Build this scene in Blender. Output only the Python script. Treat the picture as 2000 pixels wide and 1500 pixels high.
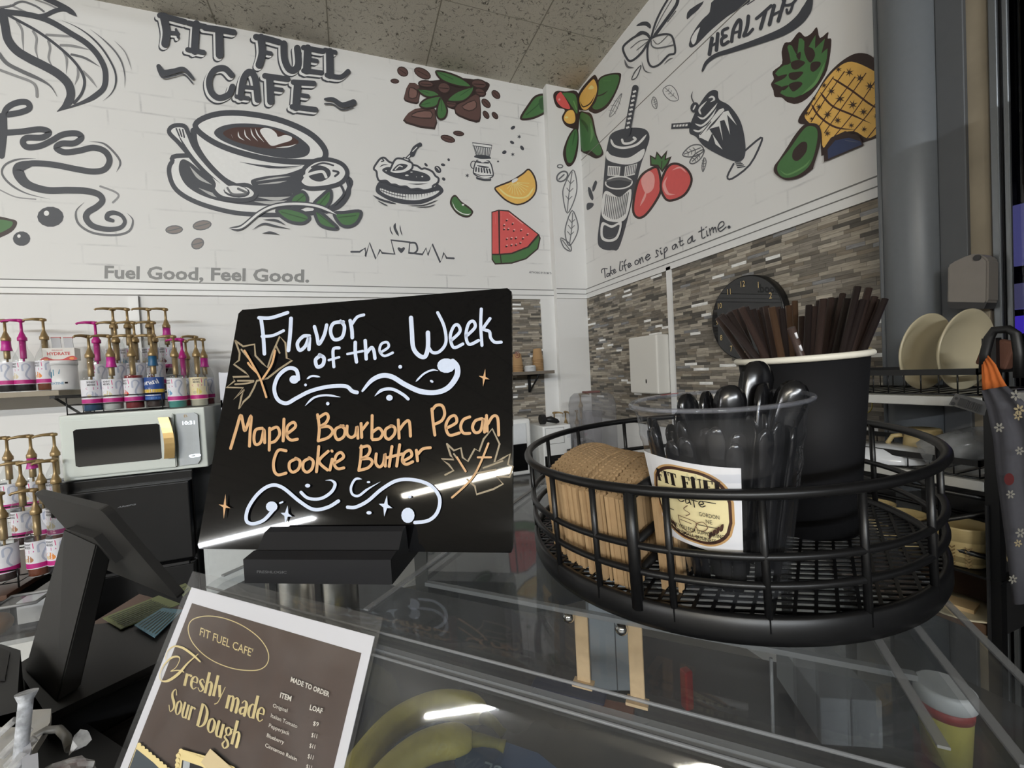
import bpy, bmesh, math, random
from math import sin, cos, pi, radians, sqrt
from mathutils import Vector as V, Matrix, Euler
random.seed(7)
SC = bpy.context.scene; COL = SC.collection
for o in list(bpy.data.objects): bpy.data.objects.remove(o)
# ------------------------------------------------------------------ camera
FPX = 840.0; AZ = radians(20.4); PITCH = radians(1.567); ROLL = radians(2.96)
CAM = V((0, 0, 1.42))
_f = V((sin(AZ)*cos(PITCH), cos(AZ)*cos(PITCH), -sin(PITCH)))
_r0 = V((cos(AZ), -sin(AZ), 0)); _u0 = _r0.cross(_f)
_r = cos(ROLL)*_r0 - sin(ROLL)*_u0; _u = cos(ROLL)*_u0 + sin(ROLL)*_r0
cd = bpy.data.cameras.new('camera'); cam = bpy.data.objects.new('camera', cd); COL.objects.link(cam)
cd.sensor_fit = 'HORIZONTAL'; cd.sensor_width = 36; cd.lens = 36*FPX/2000; cd.clip_start = .01
M = Matrix((_r, _u, -_f)).transposed().to_4x4(); M.translation = CAM; cam.matrix_world = M
SC.camera = cam
def ray(x, y): return _f + _r*((x-1000)/FPX) - _u*((y-750)/FPX)
def hit(x, y, p, n):
    d = ray(x, y); return CAM + d*((V(p)-CAM).dot(n)/d.dot(n))
def at(px, py, x=None, y=None, z=None):
    d = ray(px, py); i, v = (0, x) if x is not None else (1, y) if y is not None else (2, z)
    return CAM + d*((v-CAM[i])/d[i])
# ------------------------------------------------------------------ view, world, lamps
SC.view_settings.view_transform = 'Standard'; SC.view_settings.look = 'None'
SC.view_settings.gamma = 1; SC.view_settings.exposure = 0.14; SC.view_settings.use_curve_mapping = False
SC.render.engine = 'CYCLES'
SC.cycles.use_denoising = True; SC.cycles.max_bounces = 12; SC.cycles.transparent_max_bounces = 32
SC.cycles.caustics_reflective = False; SC.cycles.caustics_refractive = False
SC.cycles.sample_clamp_indirect = 4
w = bpy.data.worlds.new('world'); SC.world = w; w.use_nodes = True
w.node_tree.nodes['Background'].inputs[0].default_value = (.6, .7, 1, 1); w.node_tree.nodes['Background'].inputs[1].default_value = .02
CEIL = 3.54; YB = 2.976; XR = 1.746
# (strip lamps: x0, x1, y, z, strength, colour)
LAMPS = [(-5.7, -4.3, -7.5, 3.46, 1200, (.93, .97, 1)), (-4.2, -2.4, -7.5, 3.46, 1000, (.95, .98, 1)), (-2.2, 0, -7.5, 3.46, 800, (.9, .95, 1)),
         (-15.6, -8.9, -4.1, 3.5, 330, (.95, .97, 1)), (-5.9, -3.2, -4.1, 3.5, 190, (1, .93, .78))]
# ------------------------------------------------------------------ materials
def lin(c): return tuple(((v/255)/12.92 if v <= 10 else (((v/255)+.055)/1.055)**2.4) for v in c)
MATS = {}
def mat(name, rgb=(128,128,128), rough=.5, metal=0, var=.08, scale=30, emit=None, es=1, spec=.5, bump=0, raw=None, alpha=None, coat=0):
    if name in MATS: return MATS[name]
    m = bpy.data.materials.new(name); m.use_nodes = True; nt = m.node_tree; b = nt.nodes['Principled BSDF']
    c = raw or lin(rgb)
    n = nt.nodes.new('ShaderNodeTexNoise'); n.inputs['Scale'].default_value = scale; n.inputs['Detail'].default_value = 3
    tc = nt.nodes.new('ShaderNodeTexCoord'); nt.links.new(tc.outputs['Object'], n.inputs['Vector'])
    mx = nt.nodes.new('ShaderNodeMix'); mx.data_type = 'RGBA'
    mx.inputs[6].default_value = tuple(v*(1-var) for v in c)+(1,); mx.inputs[7].default_value = tuple(min(1, v*(1+var)) for v in c)+(1,)
    nt.links.new(n.outputs['Fac'], mx.inputs[0]); nt.links.new(mx.outputs[2], b.inputs['Base Color'])
    b.inputs['Roughness'].default_value = rough; b.inputs['Metallic'].default_value = metal
    b.inputs['Specular IOR Level'].default_value = spec; b.inputs['Coat Weight'].default_value = coat
    if emit: b.inputs['Emission Color'].default_value = tuple(emit)+(1,); b.inputs['Emission Strength'].default_value = es
    if bump:
        bp = nt.nodes.new('ShaderNodeBump'); bp.inputs['Strength'].default_value = bump; bp.inputs['Distance'].default_value = .002
        nt.links.new(n.outputs['Fac'], bp.inputs['Height']); nt.links.new(bp.outputs[0], b.inputs['Normal'])
    if alpha is not None: b.inputs['Alpha'].default_value = alpha
    MATS[name] = m; return m
def clear(name, tint=(.95,.96,.97), haze=0.0, hazec=(.8,.8,.8), rough=0.02, ior=1.45, hs=14, streak=False):
    """thin clear plastic or glass: see-through with a fresnel sheen and an optional scuffed haze"""
    if name in MATS: return MATS[name]
    m = bpy.data.materials.new(name); m.use_nodes = True; nt = m.node_tree; nt.nodes.clear(); N = nt.nodes.new; L = nt.links.new
    out = N('ShaderNodeOutputMaterial'); t = N('ShaderNodeBsdfTransparent'); t.inputs[0].default_value = tuple(tint)+(1,)
    g = N('ShaderNodeBsdfGlossy'); g.inputs['Roughness'].default_value = rough
    lw = N('ShaderNodeLayerWeight'); lw.inputs[0].default_value = .5
    pw = N('ShaderNodeMath'); pw.operation = 'POWER'; L(lw.outputs['Facing'], pw.inputs[0]); pw.inputs[1].default_value = 5
    fr = N('ShaderNodeMath'); fr.operation = 'MULTIPLY_ADD'; L(pw.outputs[0], fr.inputs[0]); fr.inputs[1].default_value = .5; fr.inputs[2].default_value = .04
    mx = N('ShaderNodeMixShader'); L(fr.outputs[0], mx.inputs[0]); L(t.outputs[0], mx.inputs[1]); L(g.outputs[0], mx.inputs[2]); res = mx
    if haze:
        d = N('ShaderNodeBsdfDiffuse'); d.inputs[0].default_value = tuple(hazec)+(1,)
        tc = N('ShaderNodeTexCoord'); mp = N('ShaderNodeMapping'); L(tc.outputs['Object'], mp.inputs[0])
        mp.inputs['Scale'].default_value = (1, 9, 1) if streak else (1, 1, 1)
        n = N('ShaderNodeTexNoise'); n.inputs['Scale'].default_value = hs; n.inputs['Detail'].default_value = 6; L(mp.outputs[0], n.inputs['Vector'])
        rp = N('ShaderNodeMapRange'); rp.inputs[1].default_value = .4; rp.inputs[2].default_value = .75; rp.inputs[3].default_value = haze*.5; rp.inputs[4].default_value = haze*1.6
        L(n.outputs['Fac'], rp.inputs[0]); m2 = N('ShaderNodeMixShader'); L(rp.outputs[0], m2.inputs[0]); L(mx.outputs[0], m2.inputs[1]); L(d.outputs[0], m2.inputs[2]); res = m2
    L(res.outputs[0], out.inputs[0]); MATS[name] = m; return m
def white_brick():
    m = mat('painted_wall', raw=(.78,.775,.76), rough=.55, var=.02, scale=3); nt = m.node_tree; N = nt.nodes.new; L = nt.links.new; b = nt.nodes['Principled BSDF']
    geo = N('ShaderNodeNewGeometry'); sp = N('ShaderNodeSeparateXYZ'); L(geo.outputs['Position'], sp.inputs[0])
    ad = N('ShaderNodeMath'); ad.operation = 'ADD'; L(sp.outputs[0], ad.inputs[0]); L(sp.outputs[1], ad.inputs[1])
    cb = N('ShaderNodeCombineXYZ'); L(ad.outputs[0], cb.inputs[0]); L(sp.outputs[2], cb.inputs[1])
    nz = N('ShaderNodeTexNoise'); nz.inputs['Scale'].default_value = 5; L(cb.outputs[0], nz.inputs['Vector'])
    mv = N('ShaderNodeMix'); mv.data_type = 'RGBA'; mv.inputs[0].default_value = .012; L(cb.outputs[0], mv.inputs[6]); L(nz.outputs['Color'], mv.inputs[7])
    br = N('ShaderNodeTexBrick'); L(mv.outputs[2], br.inputs['Vector']); br.inputs['Scale'].default_value = 1
    br.inputs['Brick Width'].default_value = .30; br.inputs['Row Height'].default_value = .105; br.inputs['Mortar Size'].default_value = .008; br.inputs['Mortar Smooth'].default_value = .9
    n2 = N('ShaderNodeTexNoise'); n2.inputs['Scale'].default_value = 3.2; n2.inputs['Detail'].default_value = 5; L(cb.outputs[0], n2.inputs['Vector'])
    r2 = N('ShaderNodeMapRange'); r2.inputs[1].default_value = .5; r2.inputs[2].default_value = .68; L(n2.outputs['Fac'], r2.inputs[0])
    mp = N('ShaderNodeMapping'); mp.inputs['Scale'].default_value = (14, 60, 1); L(cb.outputs[0], mp.inputs[0])
    n3 = N('ShaderNodeTexNoise'); n3.inputs['Scale'].default_value = 2; L(mp.outputs[0], n3.inputs['Vector'])
    a = N('ShaderNodeMath'); a.operation = 'MULTIPLY'; L(br.outputs['Fac'], a.inputs[0]); L(r2.outputs[0], a.inputs[1])
    a2 = N('ShaderNodeMath'); a2.operation = 'MULTIPLY'; L(a.outputs[0], a2.inputs[0]); L(n3.outputs['Fac'], a2.inputs[1])
    a3 = N('ShaderNodeMath'); a3.operation = 'MULTIPLY'; a3.use_clamp = True; L(a2.outputs[0], a3.inputs[0]); zf = N('ShaderNodeMapRange'); zf.inputs[1].default_value = 1.95; zf.inputs[2].default_value = 2.05; zf.inputs[3].default_value = .25; zf.inputs[4].default_value = .75; L(sp.outputs[2], zf.inputs[0]); L(zf.outputs[0], a3.inputs[1])
    mx = N('ShaderNodeMix'); mx.data_type = 'RGBA'; L(a3.outputs[0], mx.inputs[0]); mx.inputs[7].default_value = (.3,.3,.31,1)
    src = b.inputs['Base Color'].links[0].from_socket; L(src, mx.inputs[6]); L(mx.outputs[2], b.inputs['Base Color']); return m
def mosaic():
    m = bpy.data.materials.new('stone_mosaic'); m.use_nodes = True; nt = m.node_tree; N = nt.nodes.new; L = nt.links.new; b = nt.nodes['Principled BSDF']
    def mth(op, a, c=None):
        n = N('ShaderNodeMath'); n.operation = op
        for i, v in enumerate((a, c)):
            if v is None: continue
            if isinstance(v, (int, float)): n.inputs[i].default_value = v
            else: L(v, n.inputs[i])
        return n.outputs[0]
    geo = N('ShaderNodeNewGeometry'); sp = N('ShaderNodeSeparateXYZ'); L(geo.outputs['Position'], sp.inputs[0])
    u = mth('ADD', sp.outputs[0], sp.outputs[1]); vv = mth('DIVIDE', sp.outputs[2], .0148)
    row = mth('FLOOR', vv); wn = N('ShaderNodeTexWhiteNoise'); wn.noise_dimensions = '1D'; L(row, wn.inputs['W'])
    wid = mth('ADD', mth('MULTIPLY', wn.outputs['Value'], .06), .06)
    uu = mth('DIVIDE', mth('ADD', u, mth('MULTIPLY', wn.outputs['Value'], 7.3)), wid); cell = mth('FLOOR', uu)
    cb = N('ShaderNodeCombineXYZ'); L(cell, cb.inputs[0]); L(row, cb.inputs[1])
    w2 = N('ShaderNodeTexWhiteNoise'); w2.noise_dimensions = '2D'; L(cb.outputs[0], w2.inputs['Vector'])
    rp = N('ShaderNodeValToRGB'); L(w2.outputs['Value'], rp.inputs[0]); cr = rp.color_ramp; cr.interpolation = 'CONSTANT'
    cols = [(0,(70,67,62)),(.12,(100,95,87)),(.3,(122,116,107)),(.45,(92,86,78)),(.55,(138,131,119)),(.7,(112,104,92)),(.82,(150,143,131)),(.93,(112,112,113)),(.965,(206,206,204))]
    cr.elements[0].position = 0; cr.elements[0].color = lin(cols[0][1])+(1,); cr.elements[1].position = cols[1][0]; cr.elements[1].color = lin(cols[1][1])+(1,)
    for p, c in cols[2:]:
        e = cr.elements.new(p); e.color = lin(c)+(1,)
    cc = N('ShaderNodeCombineXYZ'); L(mth('MULTIPLY', u, 22), cc.inputs[0]); L(mth('MULTIPLY', sp.outputs[2], 160), cc.inputs[1])
    nz = N('ShaderNodeTexNoise'); nz.inputs['Scale'].default_value = 1; nz.inputs['Detail'].default_value = 5; L(cc.outputs[0], nz.inputs['Vector'])
    k = mth('ADD', mth('MULTIPLY', nz.outputs['Fac'], 1.3), .38)
    fy = mth('FRACT', vv); fx = mth('MULTIPLY', mth('FRACT', uu), wid)
    gap = mth('MULTIPLY', mth('GREATER_THAN', fy, .07), mth('GREATER_THAN', fx, .0012))
    gk = mth('ADD', mth('MULTIPLY', gap, .55), .45)
    sc = N('ShaderNodeVectorMath'); sc.operation = 'SCALE'; L(rp.outputs[0], sc.inputs[0]); L(mth('MULTIPLY', mth('MULTIPLY', k, gk), 1.4), sc.inputs['Scale'])
    L(sc.outputs[0], b.inputs['Base Color'])
    L(mth('SUBTRACT', .62, mth('MULTIPLY', mth('GREATER_THAN', w2.outputs['Value'], .93), .45)), b.inputs['Roughness'])
    bp = N('ShaderNodeBump'); bp.inputs['Strength'].default_value = .6; bp.inputs['Distance'].default_value = .003
    w3 = N('ShaderNodeTexWhiteNoise'); w3.noise_dimensions = '2D'; L(cb.outputs[0], w3.inputs['Vector'])
    L(mth('MULTIPLY', w3.outputs['Value'], gap), bp.inputs['Height']); L(bp.outputs[0], b.inputs['Normal']); return m
def ceiling_mat():
    m = mat('acoustic_tile', raw=(.62,.59,.51), rough=.9, var=.06, scale=4); nt = m.node_tree; N = nt.nodes.new; L = nt.links.new; b = nt.nodes['Principled BSDF']
    geo = N('ShaderNodeNewGeometry'); n = N('ShaderNodeTexNoise'); n.inputs['Scale'].default_value = 17; n.inputs['Detail'].default_value = 3; n.inputs['Distortion'].default_value = 1.2; L(geo.outputs['Position'], n.inputs['Vector'])
    r = N('ShaderNodeValToRGB'); L(n.outputs['Fac'], r.inputs[0]); e = r.color_ramp.elements
    e[0].position = .47; e[0].color = (0,0,0,1); e[1].position = .5; e[1].color = (1,1,1,1); x = e.new(.53); x.color = (0,0,0,1)
    n2 = N('ShaderNodeTexNoise'); n2.inputs['Scale'].default_value = 30; L(geo.outputs['Position'], n2.inputs['Vector'])
    r2 = N('ShaderNodeMapRange'); r2.inputs[1].default_value = .46; r2.inputs[2].default_value = .58; L(n2.outputs['Fac'], r2.inputs[0])
    a = N('ShaderNodeMath'); a.operation = 'MULTIPLY'; L(r.outputs[0], a.inputs[0]); L(r2.outputs[0], a.inputs[1])
    n4 = N('ShaderNodeTexNoise'); n4.inputs['Scale'].default_value = 240; L(geo.outputs['Position'], n4.inputs['Vector'])
    r4 = N('ShaderNodeMapRange'); r4.inputs[1].default_value = .62; r4.inputs[2].default_value = .68; r4.inputs[4].default_value = .5; L(n4.outputs['Fac'], r4.inputs[0])
    mxm = N('ShaderNodeMath'); mxm.operation = 'MAXIMUM'; L(a.outputs[0], mxm.inputs[0]); L(r4.outputs[0], mxm.inputs[1])
    mx = N('ShaderNodeMix'); mx.data_type = 'RGBA'; L(mxm.outputs[0], mx.inputs[0]); L(b.inputs['Base Color'].links[0].from_socket, mx.inputs[6]); mx.inputs[7].default_value = (.055,.045,.035,1)
    L(mx.outputs[2], b.inputs['Base Color']); return m
# ------------------------------------------------------------------ mesh helpers
def BM(): return bmesh.new()
def box(bm, c, s, rot=None, bev=0, mi=0):
    g = bmesh.ops.create_cube(bm, size=1); vs = g['verts']; bmesh.ops.scale(bm, vec=s, verts=vs)
    fs = list({f for v in vs for f in v.link_faces})
    if bev:
        es = list({e for v in vs for e in v.link_edges})
        r = bmesh.ops.bevel(bm, geom=es, offset=bev, segments=3, profile=.6, affect='EDGES'); vs = list({v for f in r['faces'] for v in f.verts} | {v for v in vs if v.is_valid})
        fs = list({f for v in vs for f in v.link_faces})
    if rot is not None: bmesh.ops.rotate(bm, cent=(0,0,0), matrix=rot if isinstance(rot, Matrix) else Euler(rot).to_matrix(), verts=vs)
    bmesh.ops.translate(bm, vec=c, verts=vs)
    for f in fs: f.material_index = mi
    return vs
def lathe(bm, prof, seg=32, c=(0,0,0), mi=0, cap=True, rib=None):
    rings = []
    for r, z in prof:
        rings.append([bm.verts.new((c[0]+(r*(1 if rib is None else rib(2*pi*i/seg, z)))*cos(2*pi*i/seg), c[1]+(r*(1 if rib is None else rib(2*pi*i/seg, z)))*sin(2*pi*i/seg), c[2]+z)) for i in range(seg)])
    for a, b in zip(rings, rings[1:]):
        for i in range(seg):
            f = bm.faces.new((a[i], a[(i+1)%seg], b[(i+1)%seg], b[i])); f.material_index = mi; f.smooth = True
    if cap:
        for rg, fl in ((rings[0], True), (rings[-1], False)):
            f = bm.faces.new(rg[::-1] if fl else rg); f.material_index = mi
    return rings
def tube(bm, pts, r, seg=8, closed=False, mi=0, rs=None):
    pts = [V(p) for p in pts]; n = len(pts); rings = []; ref = None
    for i, p in enumerate(pts):
        if closed: t = (pts[(i+1)%n]-pts[i-1])
        else: t = pts[min(i+1, n-1)]-pts[max(i-1, 0)]
        t.normalize()
        if ref is None: ref = t.orthogonal().normalized()
        ref = (ref - t*ref.dot(t)); ref.normalize(); b = t.cross(ref); rr = rs[i] if rs else r
        rings.append([bm.verts.new(p+ref*(rr*cos(2*pi*k/seg))+b*(rr*sin(2*pi*k/seg))) for k in range(seg)])
    for i in range(n if closed else n-1):
        a, b = rings[i], rings[(i+1)%n]; off = 0
        if closed and i == n-1: off = min(range(seg), key=lambda o: (a[0].co-b[o].co).length)
        for k in range(seg):
            f = bm.faces.new((a[k], a[(k+1)%seg], b[(k+1+off)%seg], b[(k+off)%seg])); f.smooth = True; f.material_index = mi
    if not closed: bm.faces.new(rings[0][::-1]).material_index = mi; bm.faces.new(rings[-1]).material_index = mi
def prism(bm, poly, vec, mi=0):
    a = [bm.verts.new(p) for p in poly]; b = [bm.verts.new(V(p)+V(vec)) for p in poly]; n = len(a)
    fs = [bm.faces.new(a[::-1]), bm.faces.new(b)]+[bm.faces.new((a[i], a[(i+1)%n], b[(i+1)%n], b[i])) for i in range(n)]
    for f in fs: f.material_index = mi
    return a+b
def obj(name, bm, mats, parent=None, loc=None, smooth=False):
    bmesh.ops.recalc_face_normals(bm, faces=bm.faces) if len(bm.faces) < 60000 and not getattr(bm, 'nofix', 0) else None
    me = bpy.data.meshes.new(name); bm.to_mesh(me); bm.free()
    for m in (mats if isinstance(mats, (list, tuple)) else [mats]): me.materials.append(m)
    if smooth:
        for p in me.polygons: p.use_smooth = True
    o = bpy.data.objects.new(name, me); COL.objects.link(o)
    if parent is not None: o.parent = parent
    if loc is not None: o.location = loc
    return o
def flat(name, verts, faces, mi, mats, parent=None):
    me = bpy.data.meshes.new(name); me.from_pydata(verts, [], faces)
    for m in mats: me.materials.append(m)
    me.polygons.foreach_set('material_index', mi); me.update()
    o = bpy.data.objects.new(name, me); COL.objects.link(o)
    if parent is not None: o.parent = parent
    return o
def tag(o, label, cat, group=None, kind=None):
    o['label'] = label; o['category'] = cat
    if group: o['group'] = group
    if kind: o['kind'] = kind
    return o
def thing(name, label, cat, loc=(0,0,0), rot=(0,0,0), group=None):
    o = bpy.data.objects.new(name, None); o.empty_display_size = .03; COL.objects.link(o); o.location = loc; o.rotation_euler = rot if not isinstance(rot, (int, float)) else (0,0,rot)
    return tag(o, label, cat, group)
def struct(name, bm, m, parent=None):
    o = obj(name, bm, m, parent); o['kind'] = 'structure'; return o
def dup(root, loc, label=None, rotz=None, group=None, rot=None):
    r = root.copy(); COL.objects.link(r); r.location = loc
    if rotz is not None: r.rotation_euler = (0,0,rotz)
    if rot is not None: r.rotation_euler = rot
    if label: r['label'] = label
    if group: r['group'] = group
    for ch in list(root.children):
        c = ch.copy(); COL.objects.link(c); c.parent = r
        for g in list(ch.children):
            d = g.copy(); COL.objects.link(d); d.parent = c
    return r
# ------------------------------------------------------------------ paint: flat marks laid on a real surface
def spline(pts, closed=False, n=7):
    P = [V((p[0], p[1])) for p in pts]; N_ = len(P)
    if N_ < 3: return P
    out = []
    for i in range(N_ if closed else N_-1):
        g = lambda j: P[j % N_] if closed else P[max(0, min(N_-1, j))]
        p0, p1, p2, p3 = g(i-1), g(i), g(i+1), g(i+2)
        for k in range(n):
            t = k/n; out.append(.5*((2*p1)+(p2-p0)*t+(2*p0-5*p1+4*p2-p3)*t*t+(3*p1-p0-3*p2+p3)*t**3))
    if not closed: out.append(P[-1])
    return out
class Paint:
    """fm maps drawing coordinates to a 3-D point and the surface normal; each stroke lies a hair above the last"""
    def __init__(s, fm, zoom=(0,0,1), step=.00012, base=.0006):
        s.fm = fm; s.z = zoom; s.v = []; s.f = []; s.mi = []; s.mats = []; s.k = 0; s.step = step; s.base = base
    def m(s, mt):
        if mt not in s.mats: s.mats.append(mt)
        return s.mats.index(mt)
    def pt(s, p):
        q, n = s.fm(s.z[0]+p[0]*s.z[2], s.z[1]+p[1]*s.z[2]); return V(q)+V(n)*(s.base+s.step*s.k)
    def poly(s, pts, mt, nxt=True):
        b = len(s.v); s.v += [s.pt(p) for p in pts]; s.f.append(tuple(range(b, b+len(pts)))); s.mi.append(s.m(mt))
        if nxt: s.k += 1
    def fill(s, pts, mt, smooth=True, line=None, w=0, n=5):
        s.poly(spline(pts, True, n) if smooth else pts, mt)
        if line: s.line(pts, w, line, closed=True, smooth=smooth, n=n)
    def line(s, pts, w, mt, closed=False, smooth=True, taper=(0,0), ws=None, n=6, cap=True):
        P = spline(pts, closed, n) if smooth and len(pts) > 2 else [V(p) for p in pts]
        N_ = len(P); L = []; R = []; mi = s.m(mt)
        for i, p in enumerate(P):
            t = (P[(i+1) % N_]-P[i-1]) if closed else (P[min(i+1, N_-1)]-P[max(i-1, 0)])
            if t.length < 1e-9: t = V((1,0))
            t.normalize(); nn = V((-t.y, t.x)); u = i/max(1, N_-1); ww = w
            if ws:
                x = u*(len(ws)-1); a = min(int(x), len(ws)-2); ww = ws[a]+(ws[a+1]-ws[a])*(x-a)
            if taper[0] and u < taper[0]: ww *= max(.08, u/taper[0])
            if taper[1] and 1-u < taper[1]: ww *= max(.08, (1-u)/taper[1])
            L.append(p+nn*ww/2); R.append(p-nn*ww/2)
            if i in (0, N_-1) and cap and not closed:
                sg = -1 if i == 0 else 1
                c = [p+nn*(ww/2*cos(a))+t*(sg*ww/2*sin(a)) for a in [pi*k/6 for k in range(7)]]
                s.poly(c, mt, False)
        b = len(s.v); s.v += [s.pt(p) for p in L]+[s.pt(p) for p in R]
        for i in range(N_ if closed else N_-1):
            j = (i+1) % N_; s.f.append((b+i, b+j, b+N_+j, b+N_+i)); s.mi.append(mi)
        s.k += 1
    def dot(s, c, r, mt, ry=None, rot=0, n=14):
        ry = ry or r; s.poly([(c[0]+r*cos(a)*cos(rot)-ry*sin(a)*sin(rot), c[1]+r*cos(a)*sin(rot)+ry*sin(a)*cos(rot)) for a in [2*pi*i/n for i in range(n)]], mt)
    def ring(s, c, r, w, mt, ry=None, rot=0, n=22):
        ry = ry or r; s.line([(c[0]+r*cos(a)*cos(rot)-ry*sin(a)*sin(rot), c[1]+r*cos(a)*sin(rot)+ry*sin(a)*cos(rot)) for a in [2*pi*i/n for i in range(n)]], w, mt, closed=True, n=2)
    def text(s, txt, p0, p1, h, mt, bold=0, up=None):
        """sans lettering from p0 to p1 (drawing coordinates) with cap height h"""
        vs, fs, (x0, x1, y1) = glyphs(txt, bold); p0 = V(p0); p1 = V(p1); d = (p1-p0)/(x1-x0)
        upv = V(up)*h/.73 if up else V((d.y, -d.x)).normalized()*(h/.73)
        b = len(s.v); s.v += [s.pt(p0+d*(x-x0)+upv*y) for x, y in vs]; mi = s.m(mt)
        for f in fs: s.f.append(tuple(b+i for i in f)); s.mi.append(mi)
        s.k += 1
    def star(s, c, r, mt, k=.22, n=4, rot=0, ry=None):
        ry = ry or r; s.poly([(c[0]+(r if i % 2 == 0 else r*k)*sin(pi*i/n+rot), c[1]-(ry if i % 2 == 0 else r*k)*cos(pi*i/n+rot)) for i in range(2*n)], mt)
    def done(s, name, parent=None): return flat(name, s.v, s.f, s.mi, s.mats, parent)
_gl = {}
def glyphs(txt, bold=0):
    if (txt, bold) in _gl: return _gl[(txt, bold)]
    cu = bpy.data.curves.new('t', 'FONT'); cu.body = txt; cu.size = 1; cu.offset = bold; cu.resolution_u = 2
    o = bpy.data.objects.new('t', cu); COL.objects.link(o); bpy.context.view_layer.update()
    me = o.evaluated_get(bpy.context.evaluated_depsgraph_get()).to_mesh()
    vs = [(v.co.x, v.co.y) for v in me.vertices]; fs = [tuple(p.vertices) for p in me.polygons]
    bpy.data.objects.remove(o); bpy.data.curves.remove(cu)
    r = (vs, fs, (min(v[0] for v in vs), max(v[0] for v in vs), max(v[1] for v in vs))); _gl[(txt, bold)] = r; return r
def plane_map(p, n):
    n = V(n).normalized()
    def fm(x, y): return hit(x, y, p, n), n
    return fm
# ================================================================== the room
WALL = white_brick(); TILE = mosaic(); CEILM = ceiling_mat()
TRIMW = mat('white_trim', raw=(.80,.80,.79), rough=.4, var=.02); GROOVE = mat('groove_shadow_gap', (120,120,118), .8)
SEAM = mat('ceiling_seam', raw=(.30,.28,.23), rough=.9)
DGREY = mat('grey_column_paint', raw=(.14,.152,.165), rough=.42, var=.06, scale=60, bump=.15)
XL, YF = -17.5, -9.0
bm = BM(); box(bm, ((XL+2.6)/2, (YF+YB)/2, -.05), (2.6-XL, YB-YF+.4, .1)); struct('floor', bm, mat('dark_floor', (140,135,128), .5, var=.15, scale=4))
bm = BM(); box(bm, ((XL+2.6)/2, (YF+YB)/2, CEIL+.05), (2.6-XL, YB-YF+.4, .1)); ceil_o = struct('ceiling', bm, CEILM)
bm = BM(); x = .6-.61*28
while x < 2.5:
    box(bm, (x, (YF+YB)/2, CEIL), (.007, YB-YF, .003)); x += .61
y = YB-.55
while y > YF: box(bm, ((XL+2.5)/2, y, CEIL), (2.5-XL, .004, .003)); y -= 1.22
obj('tile_seams', bm, SEAM, ceil_o)
bm = BM(); box(bm, ((XL+2)/2, YB+.06, CEIL/2), (2-XL+.4, .12, CEIL)); wb = struct('wall_back', bm, WALL)
PY = 2.915; PX0 = at(1078, 400, y=PY).x
bm = BM(); box(bm, ((PX0+XR+.02)/2, (PY+YB)/2+.005, CEIL/2), (XR+.02-PX0, YB-PY+.01, CEIL)); wc = struct('wall_corner', bm, mat('plain_white_wall', raw=(.78,.775,.76), rough=.55, var=.02, scale=3))
Y_END = .735
bm = BM(); box(bm, (XR+.06, (YB+Y_END)/2, CEIL/2), (.12, YB-Y_END+.1, CEIL)); wr = struct('wall_right', bm, WALL)
bm = BM(); box(bm, (XL-.06, (YF+YB)/2, CEIL/2), (.12, YB-YF, CEIL)); struct('wall_left', bm, mat('far_wall_paint', (74,72,69), .7))
bm = BM(); box(bm, ((XL+2.6)/2, YF-.06, CEIL/2), (2.6-XL, .12, CEIL)); struct('wall_front', bm, mat('far_wall_paint'))
# mosaic panels
Y_STRIP = at(1313, 600, x=XR).y
bm = BM(); box(bm, (XR-.004, (Y_END+Y_STRIP-.02)/2, 1.50), (.012, Y_STRIP-.02-Y_END, .91)); obj('tile_panel', bm, TILE, wr)['label'] = 'grey and brown stone strip mosaic'
bm = BM(); box(bm, (XR-.004, (Y_STRIP+.02+PY)/2, 1.50), (.012, PY-Y_STRIP-.02, .91)); obj('tile_panel', bm, TILE, wr)['label'] = 'grey and brown stone strip mosaic'
XT = at(1057, 650, y=YB).x
bm = BM(); box(bm, ((XT+.3)/2, YB-.004, 1.48), (XT-.3, .012, .95)); obj('tile_panel', bm, TILE, wb)['label'] = 'grey and brown stone strip mosaic'
# trims with their grooves
def hgroove(par, p0, p1, th=.005):
    p0, p1 = V(p0), V(p1); b = BM(); d = p1-p0; box(b, (p0+p1)/2, (max(.006, abs(d.x)), max(.006, abs(d.y)), th)); obj('groove', b, GROOVE, par)
bm = BM(); box(bm, (XR-.008, (Y_END+PY)/2, 1.991), (.022, PY-Y_END, .07)); t1 = struct('trim_1', bm, TRIMW)
hgroove(t1, (XR-.018, Y_END, 2.027), (XR-.018, PY, 2.027)); hgroove(t1, (XR-.018, Y_END, 1.992), (XR-.018, PY, 1.992), .004)
bm = BM(); box(bm, ((XL+PX0)/2, YB-.008, 1.991), (PX0-XL, .022, .07)); t2 = struct('trim_2', bm, TRIMW)
hgroove(t2, (-4, YB-.018, 2.026), (PX0, YB-.018, 2.026)); hgroove(t2, (-4, YB-.018, 1.985), (PX0, YB-.018, 1.985), .004)
bm = BM(); box(bm, (XR-.008, Y_STRIP, 1.45), (.022, .036, 1.05)); struct('trim_3', bm, TRIMW)
bm = BM(); box(bm, ((XT+PX0)/2, YB-.008, 1.48), (PX0-XT, .02, .97)); struct('trim_4', bm, TRIMW)
bm = BM(); box(bm, ((PX0+XR)/2, PY-.006, 1.991), (XR-PX0, .012, .07)); t5 = struct('trim_5', bm, TRIMW)
hgroove(t5, (PX0, PY-.012, 2.027), (XR, PY-.012, 2.027)); hgroove(t5, (PX0, PY-.012, 1.99), (XR, PY-.012, 1.99), .004)
XV = at(263, 600, y=YB).x
bm = BM(); box(bm, (XV, YB-.005, 1.45), (.045, .014, 1.0)); t6 = struct('trim_6', bm, TRIMW)
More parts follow.
